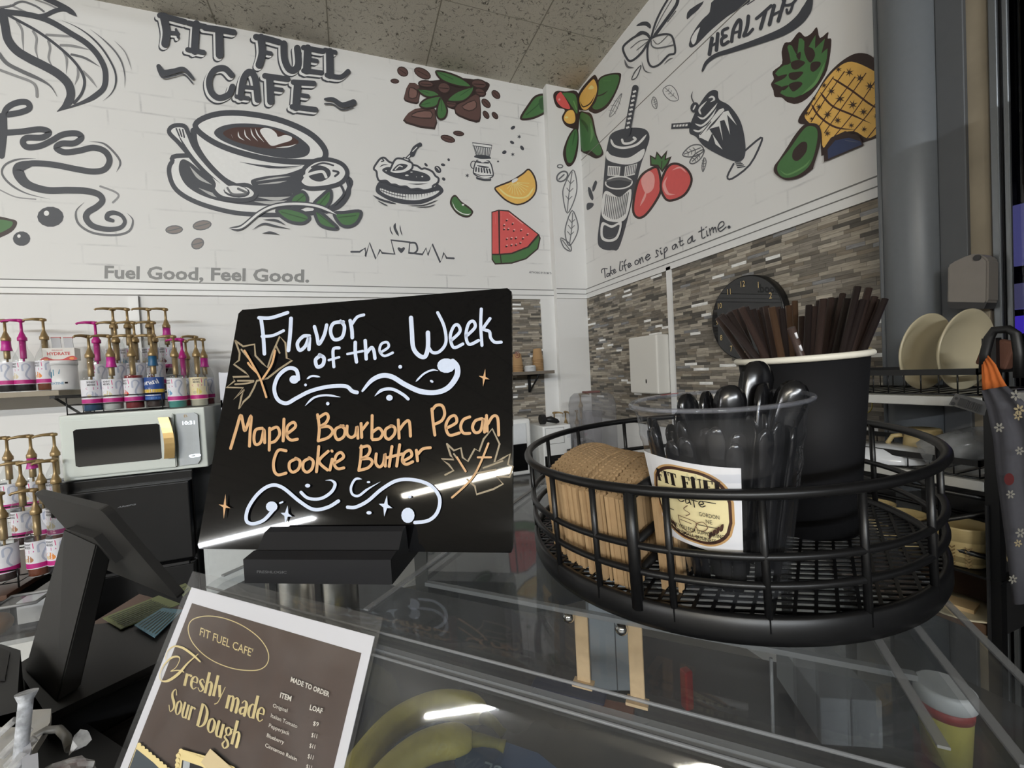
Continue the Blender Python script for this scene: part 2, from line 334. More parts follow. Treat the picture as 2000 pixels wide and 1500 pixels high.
bm = BM(); box(bm, (XV+.024, YB-.012, 1.45), (.003, .004, 1.0)); obj('groove', bm, GROOVE, t6)
# seam that rises across the right wall
bm = BM(); a, b_ = at(1132, 316, x=XR-.001), at(1462, 0, x=XR-.001); d = b_-a
box(bm, (a+b_)/2, (.003, d.length, .004), rot=Euler((math.atan2(d.z, d.y), 0, 0)).to_matrix()); obj('panel_seam', bm, mat('thin_seam', (138,136,130), .8), wr)
# ------------------------------------------------------------------ end of the right wall: column, frame, storefront glass
pc = at(1781, 300, x=1.66)
bm = BM(); lathe(bm, [(.072, 0), (.072, CEIL)], 40); o = obj('pipe_column', bm, DGREY, loc=(pc.x, pc.y, 0)); tag(o, 'round grey painted steel column at the end of the mosaic wall', 'column')
bm = BM(); tube(bm, [(pc.x-.03, pc.y+.069, 0), (pc.x-.03, pc.y+.069, CEIL)], .008, 8); o = obj('conduit', bm, DGREY); tag(o, 'thin grey conduit running up the left side of the round column', 'conduit')
def slab(name, xa, xb, X, dep, m, z0=0, z1=CEIL, yref=600, kind='structure'):
    ya, yb = at(xa, yref, x=X).y, at(xb, yref, x=X).y
    bm = BM(); box(bm, (X+dep/2, (ya+yb)/2, (z0+z1)/2), (dep, abs(ya-yb), z1-z0), bev=.004)
    o = obj(name, bm, m)
    if kind: o['kind'] = kind
    return o
slab('trim_7', 1838, 1893, 1.64, .12, mat('grey_corner_post', raw=(.08,.085,.092), rough=.5, var=.06))
slab('trim_8', 1893, 1940, 1.655, .012, mat('weathered_beige', (140,130,112), .7, var=.3, scale=9))
slab('trim_9', 1940, 1957, 1.64, .012, mat('brushed_frame', (120,124,128), .35, .7))
slab('trim_10', 1957, 1966, 1.66, .012, mat('black_gasket', (14,14,15), .5))
slab('trim_11', 1966, 1978, 1.645, .012, mat('brushed_frame'))
bm = BM(); ya = at(1978, 600, x=1.7).y; box(bm, (1.705, ya-1.2, 1.75), (.012, 2.4, 3.5)); struct('window_1', bm, clear('dark_window_glass', (.25,.26,.3), rough=.01))
bm = BM(); box(bm, (2.55, -1, 1.8), (.05, 6, 3.8)); struct('wall_outside', bm, mat('night_street', (14,14,17), .8))
for i, (y0, y1, c, st) in enumerate(((402, 520, (.36,.34,.75), 1.9), (555, 605, (.42,.38,.62), 1.5), (618, 652, (.16,.08,.95), 3.5))):
    p = at(1984, y0, x=2.2); q = at(1984, y1, x=2.2); bm = BM(); box(bm, (2.2, p.y-.12, (p.z+q.z)/2), (.03, .26, p.z-q.z), bev=.004)
    o = obj('lit_sign_panel', bm, mat('lit_panel_%d' % i, raw=c, emit=c, es=st, rough=.4)); tag(o, ['pale violet lit panel behind the dark window, uppermost', 'dim mauve lit panel behind the dark window, in the middle', 'deep blue lit panel behind the dark window, lowest'][i], 'sign')
# ------------------------------------------------------------------ strip lamps in the shop behind the camera
for i, (x0, x1, y, z, s, c) in enumerate(LAMPS):
    t = thing('strip_light', ['cool white strip light at the far end of the shop, left', 'cool white strip light at the far end of the shop, centre', 'cool white strip light at the far end of the shop, right', 'long cool strip light at the far left of the shop ceiling', 'warm strip light in the middle of the shop ceiling'][i], 'light', ((x0+x1)/2, y, z))
    bm = BM(); box(bm, (0, 0, .012+(CEIL-z)/2), (x1-x0+.06, .16, CEIL-z-.004)); obj('housing', bm, mat('lamp_housing', (225,225,222), .4), t)
    bm = BM(); n = 10; vs = []; r_ = .022 if y < -6 else .05
    for xx in (-(x1-x0)/2, (x1-x0)/2): vs.append([bm.verts.new((xx, r_*cos(pi*k/n), .012-r_*sin(pi*k/n))) for k in range(n+1)])
    for k in range(n): bm.faces.new((vs[0][k], vs[0][k+1], vs[1][k+1], vs[1][k]))
    obj('tube', bm, mat('tube_%d' % i, raw=(.9,.9,.9), emit=c, es=s), t)
# ================================================================== the mural: paint on the white walls
def pc_(n, rgb): return mat('paint_'+n, raw=tuple(min(.9, v/.72) for v in lin(rgb)), rough=.5, var=.06, scale=40)
INK = pc_('charcoal', (60,62,68)); GRY = pc_('grey_wash', (128,128,129)); MID = pc_('mid_grey', (92,93,96)); WHT = pc_('white', (205,205,204)); LGT = pc_('light_wash', (165,165,164))
DBR = pc_('dark_brown', (50,38,36)); CHO = pc_('chocolate', (84,62,58)); CHL = pc_('chocolate_light', (112,84,78)); BEAN = pc_('bean', (120,112,108))
GRN = pc_('green', (66,104,62)); GRL = pc_('green_light', (92,132,82)); GRD = pc_('deep_green', (50,78,48)); RED = pc_('red', (192,82,80)); PNK = pc_('pink', (226,150,146))
YEL = pc_('yellow', (208,166,88)); YLT = pc_('yellow_light', (226,196,130)); NAV = pc_('navy', (48,58,88)); BRN = pc_('coffee', (64,40,34))
NB = V((0,-1,0)); NR = V((-1,0,0))
def back(x, y): return at(x, y, y=YB), NB
def side(x, y): return at(x, y, x=XR), NR
def post(x, y): return at(x, y, y=PY), NB
ZL = (0,0,.175); ZA = (0,0,.35); ZB = (650,0,.35); ZC = (1300,0,.35); ZK = (1080,100,.175); ZH = (1200,0,.2); ZT = (1150,400,.15); ZP = (700,250,.15)
def art(name, fm, z, par, label):
    p = Paint(fm, z); p._n = (name, par, label); return p
def fin(p):
    o = p.done(p._n[0], p._n[1]); o['label'] = p._n[2]; return o
# --- big leaf
p = art('mural_leaf', back, ZL, wb, 'painted outline of a large veined leaf')
for q in ([(190,240),(245,330),(255,450),(265,600)], [(370,350),(410,430),(400,560),(440,690)], [(540,460),(560,540),(545,660),(605,770)], [(700,560),(745,660),(740,820)], [(870,760),(870,850),(835,950)], [(520,390),(680,400),(850,415)], [(680,505),(820,515),(1010,560)], [(930,800),(1010,880),(1085,980)]): p.line(q, 28, GRY, taper=(0,.4))
p.line([(800,610),(950,650),(1120,750)], 26, MID, taper=(0,.4)); p.line([(120,60),(230,110),(330,155)], 20, GRY); p.line([(400,0),(540,50),(630,95)], 18, GRY); p.line([(170,40),(260,20),(400,70),(490,130)], 22, MID)
p.line([(0,130),(250,155),(440,195),(600,260),(800,380),(960,480),(1080,600),(1160,740),(1180,860),(1160,980),(1080,1060),(980,1120),(820,1185),(640,1245)], 62, INK, taper=(0,.2))
p.line([(30,140),(60,300),(90,440),(180,560),(320,650),(480,730),(640,820),(750,920),(790,1020),(780,1110),(720,1190),(640,1245)], 95, INK, taper=(0,.15))
p.line([(80,165),(220,240),(400,340),(560,450),(720,580),(840,700),(920,820),(945,930),(910,1050),(830,1150)], 30, INK)
p.line([(0,85),(120,70),(180,40)], 22, MID); p.line([(380,190),(500,175),(600,130),(700,105),(800,130),(860,185)], 48, INK, taper=(.1,.2)); p.line([(500,-20),(640,45),(760,110),(862,188)], 62, INK, taper=(0,.25))
p.line([(700,235),(850,300),(1000,400),(1130,530),(1230,680),(1290,820),(1290,950),(1240,1050),(1150,1130)], 20, INK, taper=(.3,.3)); p.line([(1010,330),(1150,440),(1280,570),(1360,700),(1395,850),(1392,980)], 18, MID, taper=(.3,.4)); p.line([(1280,460),(1400,590),(1470,780)], 12, GRY, taper=(.3,.3))
p.line([(-10,600),(80,710),(250,800),(450,890),(570,970),(640,1080)], 42, MID, taper=(0,.5)); p.line([(-10,780),(180,850),(350,915),(405,980),(415,1080)], 28, GRY)
fin(p)
# --- script lettering with its long flourish
p = art('mural_script', back, ZA, wb, 'painted script lettering ending in a curling flourish')
p.line([(500,790),(580,802),(645,860),(672,910),(650,960)], 12, MID, taper=(.3,.2)); p.line([(200,885),(100,890),(30,920),(12,970),(60,1030),(150,1080),(280,1112)], 12, MID, taper=(.2,.3)); p.line([(0,1060),(90,1100),(200,1112)], 7, GRY)
p.line([(470,1130),(425,1180),(440,1250),(520,1300),(640,1312),(720,1290),(742,1230),(710,1190)], 13, MID, taper=(.2,.2)); p.line([(560,1040),(640,1070),(662,1095),(630,1130)], 11, GRY)
p.line([(10,870),(22,760),(18,680),(35,610),(90,575),(150,572),(165,605),(115,628),(45,640)], 34, INK); p.line([(-12,830),(10,760),(10,660)], 60, INK)
p.line([(20,742),(120,735),(225,722),(275,740),(235,768),(150,770),(128,795),(155,822),(225,815),(290,785),(350,752),(425,745),(455,768),(415,800),(345,802),(315,825),(360,850),(440,842),(520,825),(585,845),(612,895),(585,945),(520,958),(430,945),(300,920),(180,912),(108,930)], 34, INK)
p.line([(180,912),(110,935),(108,975),(155,1030),(260,1062),(380,1062),(480,1066),(550,1085),(572,1120),(540,1155),(492,1185),(482,1220),(520,1262),(600,1280),(670,1272),(697,1240),(680,1205),(640,1188),(605,1195),(598,1220),(630,1232)], 34, INK, ws=[30,64,62,44,38,38,36,34,34,36,36,34,30,26,22,20,24,28,26,20])
fin(p)
def berry(c, r, ry, lab):
    p = art('mural_berry', back, ZA, wb, lab); p.dot(c, r, INK, ry); p.dot((c[0]-r*.3, c[1]-ry*.35), r*.2, WHT); fin(p)
berry((282,1210), 74, 57, 'larger painted blueberry'); berry((121,1332), 49, 41, 'smaller painted blueberry')
p = art('mural_leaf', back, ZA, wb, 'painted green leaf cut by the picture edge'); p.fill([(-30,1215),(60,1222),(96,1240),(75,1285),(20,1318),(-30,1325)], DBR); p.fill([(-30,1230),(50,1232),(72,1245),(50,1275),(-30,1305)], GRN); fin(p)
for c, r, ry, a in (((972,1282),50,25,-.05), ((1128,1257),54,28,-.15), ((1103,1360),38,31,-.5)):
    p = art('mural_bean', back, ZA, wb, 'painted grey coffee bean'); p.dot(c, r, MID, ry, a); p.dot(c, r-7, BEAN, ry-6, a); p.line([(c[0]-r*.7, c[1]+r*.15), c, (c[0]+r*.7, c[1]-r*.2)], 6, MID); fin(p)
# --- FIT FUEL CAFE
p = art('mural_title', back, ZA, wb, 'painted shop title in heavy charcoal capitals')
T_ = [([(915,92),(932,180),(925,250)],44), ([(895,92),(960,108),(1035,128)],32), ([(935,188),(992,192)],24), ([(985,170),(997,215)],14),
 ([(1098,140),(1088,290)],42), ([(1055,135),(1148,155)],30), ([(1050,283),(1138,298)],28),
 ([(1145,160),(1230,172),(1306,186)],34), ([(1225,180),(1228,312)],44), ([(1430,212),(1490,222),(1560,242)],34), ([(1458,215),(1465,300),(1448,368)],42), ([(1465,295),(1512,304)],24),
 ([(1585,250),(1588,330),(1612,388),(1645,395),(1666,360),(1660,275)],38), ([(1718,275),(1712,400)],42), ([(1695,272),(1802,292)],30), ([(1720,338),(1768,346)],24), ([(1695,400),(1796,412)],28),
 ([(1840,295),(1842,425)],42), ([(1815,285),(1870,298)],26), ([(1825,425),(1900,436),(1942,405)],28),
 ([(1295,425),(1255,388),(1200,398),(1170,455),(1182,520),(1225,552),(1280,532),(1300,490)],34), ([(1345,550),(1360,450),(1392,408),(1424,440),(1440,562)],36), ([(1358,490),(1425,498)],22), ([(1322,545),(1388,555)],24),
 ([(1506,440),(1512,572)],40), ([(1480,430),(1606,448)],32), ([(1520,500),(1574,508)],24), ([(1662,475),(1652,605)],42), ([(1638,465),(1752,472)],30), ([(1665,535),(1718,543)],24), ([(1632,602),(1700,610),(1762,618)],30)]
for q, w_ in T_: p.line([(x-17, y+13) for x, y in q], w_+5, INK)
p.k += 1
for q, w_ in T_: p.line([(x-9, y+7) for x, y in q], w_+6, WHT)
for q, w_ in T_: p.line(q, w_, INK)
for q, ws in (([(890,378),(915,415),(975,405),(1030,395),(1080,445)], [26,40,30,26,16]), ([(1815,560),(1860,562),(1910,592),(1972,578)], [14,24,30,36])):
    p.line([(x-2, y+26) for x, y in q], 8, INK); p.line(q, 30, INK, ws=ws)
fin(p)
# --- latte cup on its saucer
p = art('mural_cup', back, ZA, wb, 'painted latte cup with spoon on a saucer')
p.fill([(1040,868),(960,905),(945,970),(985,1060),(1100,1130),(1280,1182),(1440,1198),(1600,1198),(1800,1180),(1900,1120),(1948,1050),(1935,990),(1700,900)], WHT, line=INK, w=26)
p.fill([(1010,895),(1000,960),(1045,1040),(1150,1100),(1300,1135),(1480,1148),(1620,1132),(1640,1085),(1430,1075),(1200,1010),(1060,905)], INK)
for q in ([(1060,930),(1110,990),(1180,1030)], [(1110,1050),(1200,1090),(1300,1105)], [(1440,1100),(1540,1110),(1620,1098)], [(1420,1125),(1520,1132),(1600,1120)]): p.line(q, 18, LGT, taper=(.4,.4))
p.fill([(1085,720),(1092,800),(1150,905),(1250,1005),(1350,1052),(1450,1072),(1600,1072),(1690,1035),(1765,960),(1805,890),(1812,830),(1450,700)], WHT)
p.fill([(1400,1010),(1480,985),(1600,970),(1720,925),(1790,885),(1770,950),(1690,1030),(1600,1065),(1450,1062)], INK)
for q in ([(1430,1012),(1530,995),(1620,985)], [(1440,1030),(1540,1020),(1600,1010)], [(1470,930),(1600,940),(1700,920)]): p.line(q, 10, LGT, taper=(.4,.4))
p.line([(1340,905),(1450,925),(1560,935),(1680,925)], 16, INK, taper=(.5,.5))
p.line([(1080,730),(1092,810),(1150,905),(1250,1005),(1350,1052),(1450,1072),(1600,1072),(1690,1035),(1765,960),(1808,880)], 34, INK)
p.fill([(1090,700),(1180,645),(1330,632),(1540,665),(1720,740),(1810,830),(1800,893),(1690,905),(1500,890),(1300,840),(1160,775)], WHT, line=INK, w=32)
p.fill([(1195,740),(1240,705),(1340,690),(1480,700),(1620,740),(1710,800),(1730,840),(1700,875),(1600,885),(1450,860),(1320,820),(1230,780)], INK)
p.fill([(1245,745),(1300,715),(1400,712),(1520,720),(1640,770),(1665,800),(1600,825),(1500,830),(1400,815),(1300,785)], BRN)
p.fill([(1452,735),(1470,716),(1510,720),(1542,745),(1552,765),(1590,755),(1627,765),(1622,785),(1570,802),(1518,815),(1488,788)], WHT)
for q in ([(1330,735),(1335,765),(1365,785)], [(1365,725),(1372,760),(1400,785)], [(1400,718),(1410,755),(1440,790)], [(1425,718),(1440,755),(1475,795)], [(1290,752),(1300,770)], [(1540,825),(1610,820),(1655,805)]): p.line(q, 7, WHT, taper=(.3,.4))
p.fill([(945,740),(968,705),(1028,705),(1052,745),(1090,830),(1170,930),(1250,1005),(1300,1035),(1380,1035),(1428,1072),(1410,1108),(1340,1118),(1240,1105),(1190,1060),(1188,1015),(1090,905),(1000,800)], WHT, line=INK, w=24)
p.line([(990,740),(1040,830),(1120,930),(1230,1025)], 12, INK, taper=(.3,.3)); p.dot((1322,1070), 74, INK, 34, .1); p.dot((1318,1064), 66, WHT, 26, .1); p.line([(1270,1050),(1300,1085),(1370,1085)], 12, MID); p.line([(1330,1055),(1375,1075)], 14, MID)
for i in range(3): p.line([(985+i*18,720+i*3),(1002+i*14,760+i*4)], 8, INK)
p.fill([(1700,940),(1760,898),(1840,893),(1912,920),(1938,970),(1902,1022),(1820,1047),(1720,1052),(1672,1020),(1690,980)], WHT, line=INK, w=24)
p.fill([(1722,960),(1775,925),(1835,945),(1842,985),(1790,1015),(1735,1000)], INK); p.line([(1700,985),(1745,968),(1800,960),(1820,990)], 16, WHT); p.line([(1740,935),(1800,912),(1860,925)], 10, INK); p.line([(1860,955),(1890,965),(1870,985)], 12, INK)
p.line([(1938,1010),(1948,1080),(1900,1150),(1820,1185)], 18, INK); p.line([(1905,1040),(1918,1085),(1870,1140)], 14, INK)
for q in ([(1620,1130),(1640,1090),(1690,1072),(1716,1108),(1700,1150),(1650,1160)], [(1752,1140),(1790,1100),(1842,1062),(1846,1120),(1810,1165),(1770,1172)], [(1545,1175),(1600,1162),(1690,1185),(1728,1218),(1690,1248),(1620,1240),(1570,1210)], [(1755,1180),(1790,1188),(1840,1230),(1885,1277),(1830,1275),(1780,1250)], [(1865,1195),(1920,1188),(2012,1182),(1995,1240),(1950,1266),(1900,1255)]): p.fill(q, GRN, line=INK, w=18)
for a, b in (((1640,1140),(1700,1090)), ((1770,1160),(1835,1080)), ((1570,1185),(1710,1225)), ((1770,1190),(1860,1262)), ((1890,1215),(1985,1205))): p.line([a, b], 6, GRD)
st = [(1280,1275),(1350,1270),(1450,1190),(1540,1150),(1660,1140),(1780,1155),(1880,1200)]; p.line(st, 28, INK, taper=(.1,.1)); p.line(st, 13, WHT, taper=(.2,.1))
for q in ([(1410,1285),(1470,1252),(1540,1265),(1620,1280)], [(1470,1228),(1540,1232),(1595,1258)], [(1465,1305),(1510,1300),(1560,1312)]): p.line(q, 13, INK, taper=(.4,.4))
fin(p)
# --- slogan on the back wall
p = art('mural_slogan', back, (0,0,1), wb, 'grey painted slogan under the latte cup'); p.text('Fuel Good, Feel Good.', (204,543), (604,551), 25, pc_('slogan', (118,118,117)), bold=.03); fin(p)
p = art('mural_signature', back, (0,0,1), wb, 'tiny painted signature beside the corner'); p.text('ARTWORKS BY FROM THE', (1033,533.5), (1080,536), 4, MID, bold=.02); fin(p)
# --- chocolate, beans and leaves under the ceiling
p = art('mural_chocolate', back, ZB, wb, 'painted chocolate pieces with green leaves')
p.fill([(480,455),(560,450),(700,435),(860,458),(866,500),(820,545),(760,565),(680,612),(600,570),(500,520)], DBR)
for q, q2 in (([(428,462),(485,482),(482,560),(468,582),(402,565),(400,530)], [(430,490),(470,505),(465,545),(425,545)]), ([(455,610),(562,600),(574,640),(570,724),(408,690),(402,655)], [(470,625),(545,620),(548,660),(440,650)]), ([(690,590),(800,525),(822,560),(826,660),(800,686),(700,650),(680,622)], [(720,595),(790,560),(800,600),(760,620)])):
    p.fill(q, DBR, n=2); p.fill([(x*.93+.07*sum(a for a, _ in q)/len(q), y*.9+.1*sum(b for _, b in q)/len(q)-6) for x, y in q], CHO, n=2); p.fill(q2, CHL, n=2, line=DBR, w=6)
for c, r, ry, a in (((815,470),48,28,.2), ((822,515),36,24,.5), ((520,470),46,22,.1), ((620,492),40,34,.3), ((660,580),34,26,.1)): p.dot(c, r, DBR, ry, a); p.dot(c, r-9, CHO, ry-8, a); p.line([(c[0]-r*.6, c[1]), (c[0]+r*.6, c[1]+4)], 5, DBR)
for q in ([(575,400),(640,408),(720,440),(772,485),(700,482),(610,450)], [(782,488),(770,532),(720,567),(645,567),(650,545),(700,510)], [(475,502),(560,508),(595,540),(520,542)], [(485,590),(520,555),(602,540),(580,592),(520,607)], [(602,548),(636,610),(626,657),(594,667),(578,630)]):
    p.fill(q, GRN, line=DBR, w=10); c = (sum(a for a, _ in q)/len(q), sum(b for _, b in q)/len(q)); p.line([((q[0][0]+c[0])/2, (q[0][1]+c[1])/2), c], 12, GRL, taper=(.4,.4)); p.line([q[0], c], 4, GRD)
fin(p)
for i, (c, r, ry, a) in enumerate((((390,400),34,26,.6), ((500,410),52,28,.5), ((346,453),25,14,.1), ((910,528),30,20,.8), ((855,577),32,20,.8), ((855,641),26,16,1.0), ((905,645),24,15,.9), ((642,775),43,20,.3), ((702,745),32,15,.15))):
    p = art('mural_bean', back, ZB, wb, 'painted brown coffee bean'); p.dot(c, r, DBR, ry, a); p.dot(c, r-6, CHO, ry-6, a); p.line([(c[0]-r*.6*cos(a), c[1]-r*.6*sin(a)), (c[0]+r*.6*cos(a), c[1]+r*.6*sin(a))], 4, DBR); fin(p)
p = art('mural_leaf', back, ZB, wb, 'painted green leaf tip beside the corner'); p.fill([(1050,655),(1090,590),(1130,540),(1180,530),(1192,570),(1190,620),(1130,655),(1070,667)], GRN, line=DBR, w=12); p.line([(1080,640),(1140,590),(1160,560)], 6, GRD); p.fill([(1150,560),(1180,545),(1186,600),(1160,610)], GRD); fin(p)
# --- sack of coffee with a scoop
p = art('mural_sack', back, ZP, wb, 'painted sack of ground coffee with a scoop')
p.fill([(270,700),(225,820),(320,900),(480,970),(700,998),(900,965),(1105,835),(1035,730),(960,780),(700,780),(420,700)], INK)
p.fill([(290,785),(420,830),(600,862),(850,858),(1050,815),(980,880),(800,935),(620,935),(420,890),(300,830)], WHT)
for i in range(22):
    u = i/21; x = 300+u*730; y0 = 790+75*sin(pi*u)-10+u*20; y1 = 820+118*sin(pi*(u*.9+.07)); p.line([(x, y0), (x+(-10+20*u), y1)], 10, INK, taper=(0,.3))
p.line([(300,815),(450,868),(620,900)], 9, INK)
p.fill([(290,400),(340,392),(395,440),(450,458),(600,455),(720,485),(770,500),(820,535),(870,530),(960,570),(1000,625),(1042,660),(1030,715),(970,755),(960,790),(860,815),(780,795),(680,800),(620,765),(540,765),(480,740),(420,735),(360,690),(275,690),(245,640),(235,570),(200,530),(245,450)], WHT, line=INK, w=26)
p.fill([(310,560),(360,515),(480,520),(700,550),(860,590),(930,640),(920,690),(800,700),(600,680),(420,630)], INK)
for c in ((630,620,24,9), (690,578,16,7), (830,635,12,9), (360,560,10,8), (755,640,5,5)): p.dot(c[:2], c[2], WHT, c[3])
p.line([(275,515),(320,485),(390,482)], 12, INK, taper=(.3,.3)); p.line([(640,725),(760,735),(900,725)], 16, MID, taper=(.5,.3)); p.line([(300,400),(330,430),(300,440)], 16, INK)
p.line([(630,400),(720,310)], 40, INK); p.line([(640,392),(715,318)], 14, WHT); p.line([(700,345),(735,270),(800,215)], 52, INK, ws=[70,66,44]); p.line([(705,310),(760,255)], 12, WHT); p.dot((800,222), 28, INK)
p.fill([(480,415),(560,405),(650,438),(702,472),(690,540),(600,590),(480,603),(405,575),(420,530)], WHT, line=INK, w=26); p.fill([(440,560),(500,490),(560,470),(640,490),(590,545),(500,560)], INK); p.line([(480,545),(530,500),(570,510)], 14, WHT); p.line([(590,400),(660,425)], 34, INK); p.line([(600,405),(645,422)], 12, WHT)
for q, w_ in (([(190,880),(300,940),(490,992)],26), ([(250,950),(320,990),(380,1018)],16), ([(275,1000),(340,1012)],12), ([(640,1015),(850,1008),(1035,940)],13), ([(750,1037),(900,1030),(1000,1000)],12), ([(855,1057),(955,1040)],13)): p.line(q, w_, INK, taper=(.3,.2))
fin(p)
for c, r, ry, a in (((1035,540),54,38,.9), ((1102,480),30,18,.2), ((880,480),28,16,.8), ((1175,414),20,16,1.2), ((1110,665),26,20,.8)):
    p = art('mural_bean', back, ZP, wb, 'painted charcoal coffee bean'); p.dot(c, r, INK, ry, a)
    if r > 50: p.line([(1010,505),(1040,530),(1058,565)], 10, WHT, taper=(.2,.4))
    fin(p)
# --- drip coffee maker
p = art('mural_drip_maker', back, ZP, wb, 'painted drip coffee maker')
p.ring((1500,480), 38, 12, INK, 48)
p.fill([(1485,192),(1738,225),(1702,390),(1540,370)], WHT, smooth=False, line=INK, w=14)
p.line([(1490,232),(1730,262)], 10, INK)
for i in range(9): p.line([(1512+i*24,245+i*3),(1555+i*17,370+i*3)], 10, INK)
p.fill([(1545,420),(1700,435),(1752,580),(1740,640),(1640,662),(1520,612),(1498,560)], WHT, line=INK, w=16, n=3)
p.dot((1615,385), 112, INK, 34, .1); p.line([(1510,395),(1600,415),(1720,412)], 20, WHT)
p.line([(1540,440),(1590,450),(1690,455)], 22, INK); p.dot((1618,440), 26, WHT, 12); p.fill([(1540,490),(1620,495),(1705,515),(1620,520)], INK)
for i in range(6): p.line([(1532+i*34,520+i*4),(1528+i*38,565+i*5)], 20, INK)
p.line([(1505,590),(1600,622),(1745,618)], 9, INK); p.line([(1545,652),(1620,672),(1712,674)], 32, INK); p.line([(1550,642),(1630,660),(1710,662)], 6, WHT)
fin(p)
for c, r, ry, a in (((1005,713),14,9,-.6), ((1000,795),13,8,.5), ((957,850),13,10,-.5), ((1056,826),15,9,1), ((922,901),6,5,0)):
    p = art('mural_bean', back, ZB, wb, 'painted tiny coffee bean'); p.dot(c, r, INK, ry, a); fin(p)
for c in ((1040,763), (1004,862), (750,980)):
    p = art('mural_star', back, ZB, wb, 'painted tiny dark star'); p.star(c, 13, INK, .4, 6); fin(p)
# --- lime, orange, watermelon
p = art('mural_lime', back, ZP, wb, 'painted lime wedge')
p.fill([(1192,955),(1220,890),(1270,875),(1340,955),(1440,1025),(1495,1090),(1455,1155),(1380,1165),(1280,1115),(1205,1020)], DBR); p.fill([(1212,955),(1235,905),(1272,900),(1340,980),(1430,1045),(1472,1092),(1445,1135),(1380,1142),(1290,1095),(1225,1015)], GRN)
p.line([(1222,960),(1262,1052),(1340,1108),(1420,1128),(1462,1112)], 12, WHT, taper=(.2,.2)); p.dot((1362,1000), 17, WHT, 13)
for a in (-2.9,-2.5,-2.1,-1.75,-1.4): p.line([(1362+45*cos(a), 1000-45*sin(a)), (1362+95*cos(a), 1000-90*sin(a))], 7, GRL, taper=(.3,.3))
fin(p)
p = art('mural_orange', back, ZB, wb, 'painted orange wedge')
p.fill([(905,1052),(925,1038),(1000,1008),(1060,970),(1095,946),(1130,1000),(1132,1070),(1092,1120),(1030,1142),(970,1120),(925,1080)], YEL, line=DBR, w=9, n=4); p.line([(925,1048),(970,1088),(1030,1105),(1085,1095),(1122,1045)], 9, YLT, taper=(.1,.1))
for a in range(11): p.line([(1015+14*cos(.15-a*.33), 1018+10*sin(.15+a*.28)), (1030+65*cos(.1+a*.28), 1015+75*sin(.1+a*.28))], 3, YLT)
p.dot((1015,1008), 20, WHT, 9, -.5); fin(p)
p = art('mural_melon', back, ZB, wb, 'painted watermelon slice')
p.fill([(885,1182),(925,1170),(982,1174),(1152,1308),(1160,1330),(1147,1390),(1080,1447),(1000,1472),(905,1477),(886,1450)], DBR, smooth=False); p.fill([(890,1424),(932,1424),(1002,1418),(1092,1382),(1150,1316),(1152,1335),(1140,1386),(1076,1440),(998,1464),(908,1469),(893,1448)], GRN, smooth=False); p.fill([(890,1187),(922,1177),(926,1416),(890,1416)], RED, smooth=False); p.fill([(932,1177),(980,1181),(1143,1308),(1086,1375),(998,1410),(934,1416)], RED, smooth=False)
p.line([(935,1424),(940,1466)], 6, DBR); p.line([(905,1195),(908,1250)], 7, PNK, taper=(.3,.4)); p.line([(940,1190),(938,1250)], 6, PNK, taper=(.3,.4)); p.line([(985,1190),(1060,1250)], 4, PNK)
for c in ((970,1230),(955,1258),(1003,1250),(978,1280),(1010,1288),(1050,1286),(955,1280),(970,1335),(995,1332),(1020,1330),(1060,1332),(1085,1310),(968,1375),(995,1370),(1020,1368),(1045,1358)): p.dot(c, 7, DBR, 5, -1); p.dot((c[0]+3,c[1]-5), 5, PNK, 4)
fin(p)
# --- heartbeat line with a cup
p = art('mural_heartbeat', back, ZB, wb, 'painted heartbeat line shaped into a cup')
p.line([(103,1405),(150,1405),(180,1385),(182,1432),(205,1355),(240,1445),(265,1392),(275,1412),(345,1418),(325,1340),(430,1352),(424,1410),(500,1420),(520,1385),(530,1425),(555,1362),(600,1465),(620,1410),(635,1440),(675,1442)], 11, INK, smooth=False); p.line([(430,1355),(462,1358),(472,1392),(455,1412),(425,1412)], 10, INK)
p.fill([(382,1412),(362,1390),(368,1380),(382,1386),(396,1379),(402,1390)], INK)
for q, w_ in (([(320,1262),(322,1285),(335,1312)],6), ([(350,1245),(346,1272),(368,1318)],14), ([(375,1255),(378,1285),(388,1315)],6)): p.line(q, w_, INK, taper=(.3,.2))
fin(p)
# --- corner post: berries and leaves
p = art('mural_berries', post, ZK, wc, 'painted red and yellow berries with leaves on the corner post')
p.fill([(2,500),(40,445),(130,450),(286,475),(286,860),(240,870),(140,830),(98,740),(130,655),(40,620)], DBR); p.fill([(35,510),(70,462),(105,475),(192,635),(110,630),(48,570)], RED); p.fill([(105,468),(250,490),(272,695),(220,630),(150,530)], GRN); p.fill([(120,740),(160,670),(220,660),(247,720),(242,790),(190,812),(140,790)], YEL); p.star((70,540), 18, PNK, .5, 5); p.dot((150,740), 20, YLT, 12); p.line([(230,560),(262,650)], 14, GRL)
p.fill([(270,850),(200,900),(140,1020),(110,1150),(150,1275),(210,1275),(262,1180),(286,1000)], DBR); p.fill([(252,870),(180,970),(145,1100),(160,1230),(210,1238),(250,1120),(275,960)], GRN); p.line([(245,900),(225,1000),(215,1060)], 12, GRD, taper=(0,.5)); p.line([(190,990),(170,1120)], 14, GRL, taper=(.4,.4)); fin(p)
p = art('mural_leaf', post, ZB, wc, 'painted grey leaves and bean on the corner post')
p.ring((1268,928), 15, 6, MID, 9); p.ring((1280,985), 34, 9, MID, 24, -.7); p.line([(1262,1000),(1290,975)], 8, MID)
